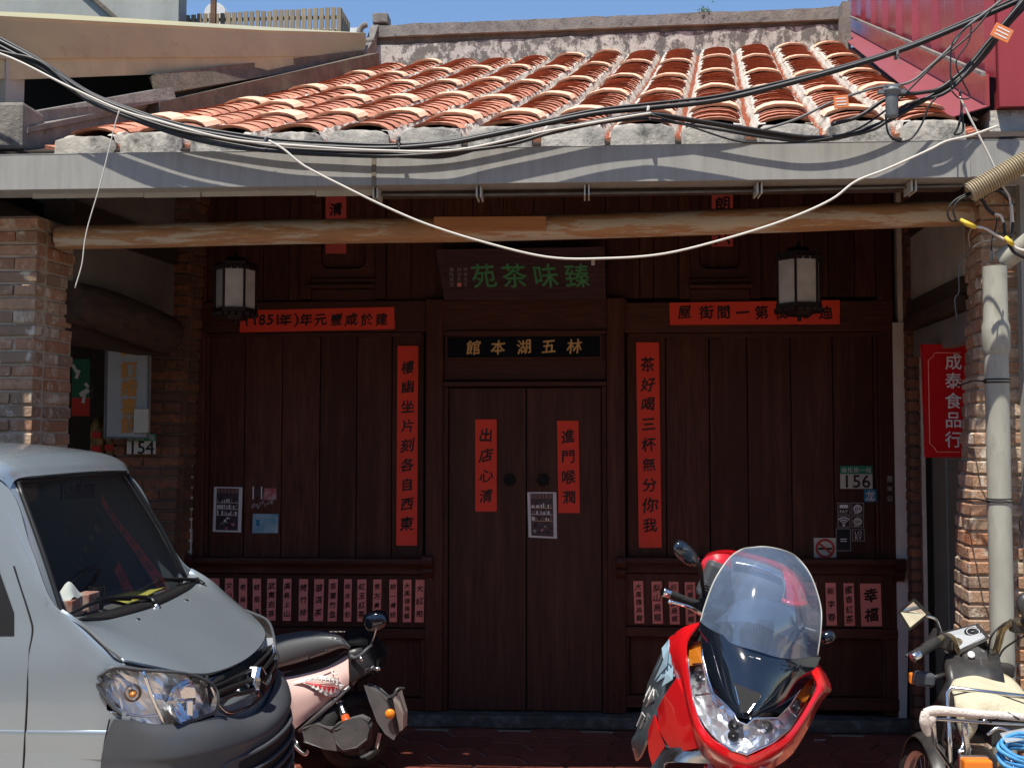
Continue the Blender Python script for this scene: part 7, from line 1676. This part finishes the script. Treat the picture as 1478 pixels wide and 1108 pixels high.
for a in range(30, 170, 20): rows.append([c + Vector((l, -math.cos(R(a)) * -.33 * -1, math.sin(R(a)) * (.34 if abs(l) < .03 else .32))) for l in (-.055, -.02, .02, .055)])
b.patch(rows, 4, 3, th=.004); build('front_fender', b, 'bike_black', mo, smooth=True)
b = MB(); b.tube([P(1372, 1100, 4.5), P(1370, 1050, 4.55), P(1367, 1000, 4.6), P(1372, 992, 4.6), P(1420, 998, 4.6), P(1500, 1007, 4.6)], .009, 8, smooth=1); build('seat_rail', b, 'chrome_soft', mo, smooth=True)
# cream cloth over the seat: draped
cl = [[(1384, 974, 4.95), (1408, 968, 4.98), (1434, 970, 4.98), (1458, 980, 4.95), (1478, 1000, 4.9)],
      [(1374, 990, 4.75), (1405, 984, 4.78), (1436, 987, 4.8), (1462, 998, 4.75), (1486, 1014, 4.7)],
      [(1377, 1008, 4.60), (1404, 1004, 4.57), (1436, 1007, 4.57), (1466, 1014, 4.58), (1490, 1024, 4.6)],
      [(1381, 1030, 4.55), (1404, 1032, 4.50), (1436, 1034, 4.51), (1466, 1035, 4.52), (1492, 1040, 4.55)]]
b = MB(); b.patch([[P(*a) + Vector((0, random.uniform(-.012, .012), random.uniform(-.005, .005))) for a in r_] for r_ in cl], 6, 6, th=.005); tag(build('seat_cloth', b, 'cream_cloth', smooth=True, loc=P(1430, 1000, 4.7)), 'cream quilted cloth draped over the motorcycle seat', 'cloth')
b = MB(); b.patch([[P(1380, 1028, 4.545), P(1396, 1030, 4.52), P(1412, 1032, 4.51)], [P(1383, 1050, 4.56), P(1397, 1056, 4.53), P(1411, 1046, 4.52)], [P(1388, 1062, 4.57), P(1397, 1068, 4.54), P(1406, 1056, 4.53)]], 4, 4, th=.004); tag(build('cloth_corner', b, 'cream_cloth', smooth=True, loc=P(1395, 1045, 4.5)), 'corner of cream cloth hanging below the motorcycle rack', 'cloth')
# rack with towel-wrapped bar
rk = sub_empty('rear_rack', mo)
b = MB(); b.tube([P(1340, 1036, 4.36), P(1400, 1041, 4.38), P(1520, 1048, 4.42)], .006, 8); b.tube([P(1346, 1034, 4.36), P(1372, 1020, 4.62)], .006, 8); b.tube([P(1420, 1040, 4.38), P(1432, 1025, 4.62)], .006, 8); b.tube([P(1347, 1040, 4.36), P(1350, 1075, 4.5), P(1375, 1110, 4.6)], .008, 8); b.tube([P(1392, 1042, 4.38), P(1396, 1080, 4.45), P(1394, 1115, 4.5)], .012, 8); build('tube_frame', b, 'chrome_soft', rk, smooth=True)
for px in (1430, 1462): b = MB(); b.tube([P(px, 1042, 4.37), P(px - 1, 1030, 4.36)], .005, 6); b.tube([P(px - 8, 1028, 4.36), P(px + 10, 1038, 4.35)], .004, 6); build('hook', b, 'bike_black', rk)
tw = MB(); tw.tube([P(1334, 1028, 4.34), P(1350, 1025, 4.33), P(1380, 1027, 4.34), P(1410, 1030, 4.35), P(1445, 1032, 4.36), P(1500, 1037, 4.38)], [.014, .018, .016, .015, .014, .014], 12, smooth=5)
tw.tube([P(1337, 1027, 4.33), P(1335, 1040, 4.33), P(1338, 1053, 4.34), P(1341, 1062, 4.34)], [.018, .020, .017, .007], 12, smooth=4, flat=.6); tw.tube([P(1346, 1028, 4.33), P(1346, 1038, 4.325), P(1343, 1048, 4.33)], [.012, .014, .006], 10, smooth=4, flat=.6)
tag(build('towel', tw, 'towel', smooth=True, loc=P(1340, 1030, 4.34)), 'off-white towel wrapped round the motorcycle rack bar, its end hanging down', 'towel')
rp = MB(); cc = P(1478, 1086, 4.25)
for k in range(5):
    r0 = .075 - .010 * (k % 3); rp.tube([cc + Vector((math.cos(t) * r0 * 1.15, math.sin(t) * .05, math.sin(t) * .028 + .011 * k - .02 + .004 * math.sin(3 * t + k))) for t in [2 * math.pi * j / 24 for j in range(25)]], .0075, 7, caps=False)
tag(build('blue_rope', rp, 'rope_blue', smooth=True, loc=cc), 'coil of bright blue rope on the back of the motorcycle', 'rope')
b = MB(); b.patch([[P(1443, 1058, 4.30), P(1460, 1054, 4.34), P(1482, 1050, 4.36)], [P(1452, 1072, 4.25), P(1466, 1070, 4.27), P(1486, 1066, 4.3)]], 4, 4, th=.002); tag(build('plastic_bag', b, 'clear_plastic', smooth=True, loc=P(1460, 1060, 4.3)), 'crumpled clear plastic above the blue rope', 'bag')
tl = sub_empty('tail_lamp', mo); c = P(1409, 1103, 4.22); b = MB(); b.obox(c, (.048, .03, .022)); build('orange_lens', b, 'orange_lens', tl, bevel=.008); b = MB(); b.obox(c + Vector((0, .03, -.002)), (.05, .012, .026)); build('housing', b, 'chrome_soft', tl, bevel=.004)
b = MB(); b.obox(P(1395, 1056, 4.7), (.05, .1, .02)); b.obox(P(1450, 1050, 4.65), (.09, .12, .045)); build('rear_fairing', b, 'paint_black_grey', mo, bevel=.01)
for pts, m in ((((1390, 1048, 4.55), (1390, 1075, 4.52), (1384, 1085, 4.5), (1402, 1080, 4.5)), 'chrome_soft'), (((1425, 1060, 4.5), (1440, 1050, 4.5), (1460, 1056, 4.5)), 'chrome_soft'), (((1440, 1108, 4.4), (1445, 1075, 4.4), (1450, 1060, 4.42)), 'gold_tube'), (((1426, 942, 5.0), (1430, 920, 4.95), (1442, 905, 4.95), (1456, 898, 4.94)), 'cable_black'), (((1430, 945, 5.0), (1440, 950, 4.98), (1450, 935, 4.96), (1478, 917, 4.9)), 'cable_black'), (((1466, 1115, 4.35), (1455, 1085, 4.4)), 'chrome_soft')):
    b = MB(); b.tube([P(*a) for a in pts], .007 if m != 'cable_black' else .004, 7, smooth=4); build('stay_rod' if m != 'cable_black' else 'control_cable', b, m, mo, smooth=True)
# scrap of litter
b = MB(); b.obox(PZ(1183, 1067, .003), (.035, .006, .001)); tag(build('paper_scrap', b, 'paint_white'), 'tiny white paper scrap on the tiles right of the red scooter', 'litter')
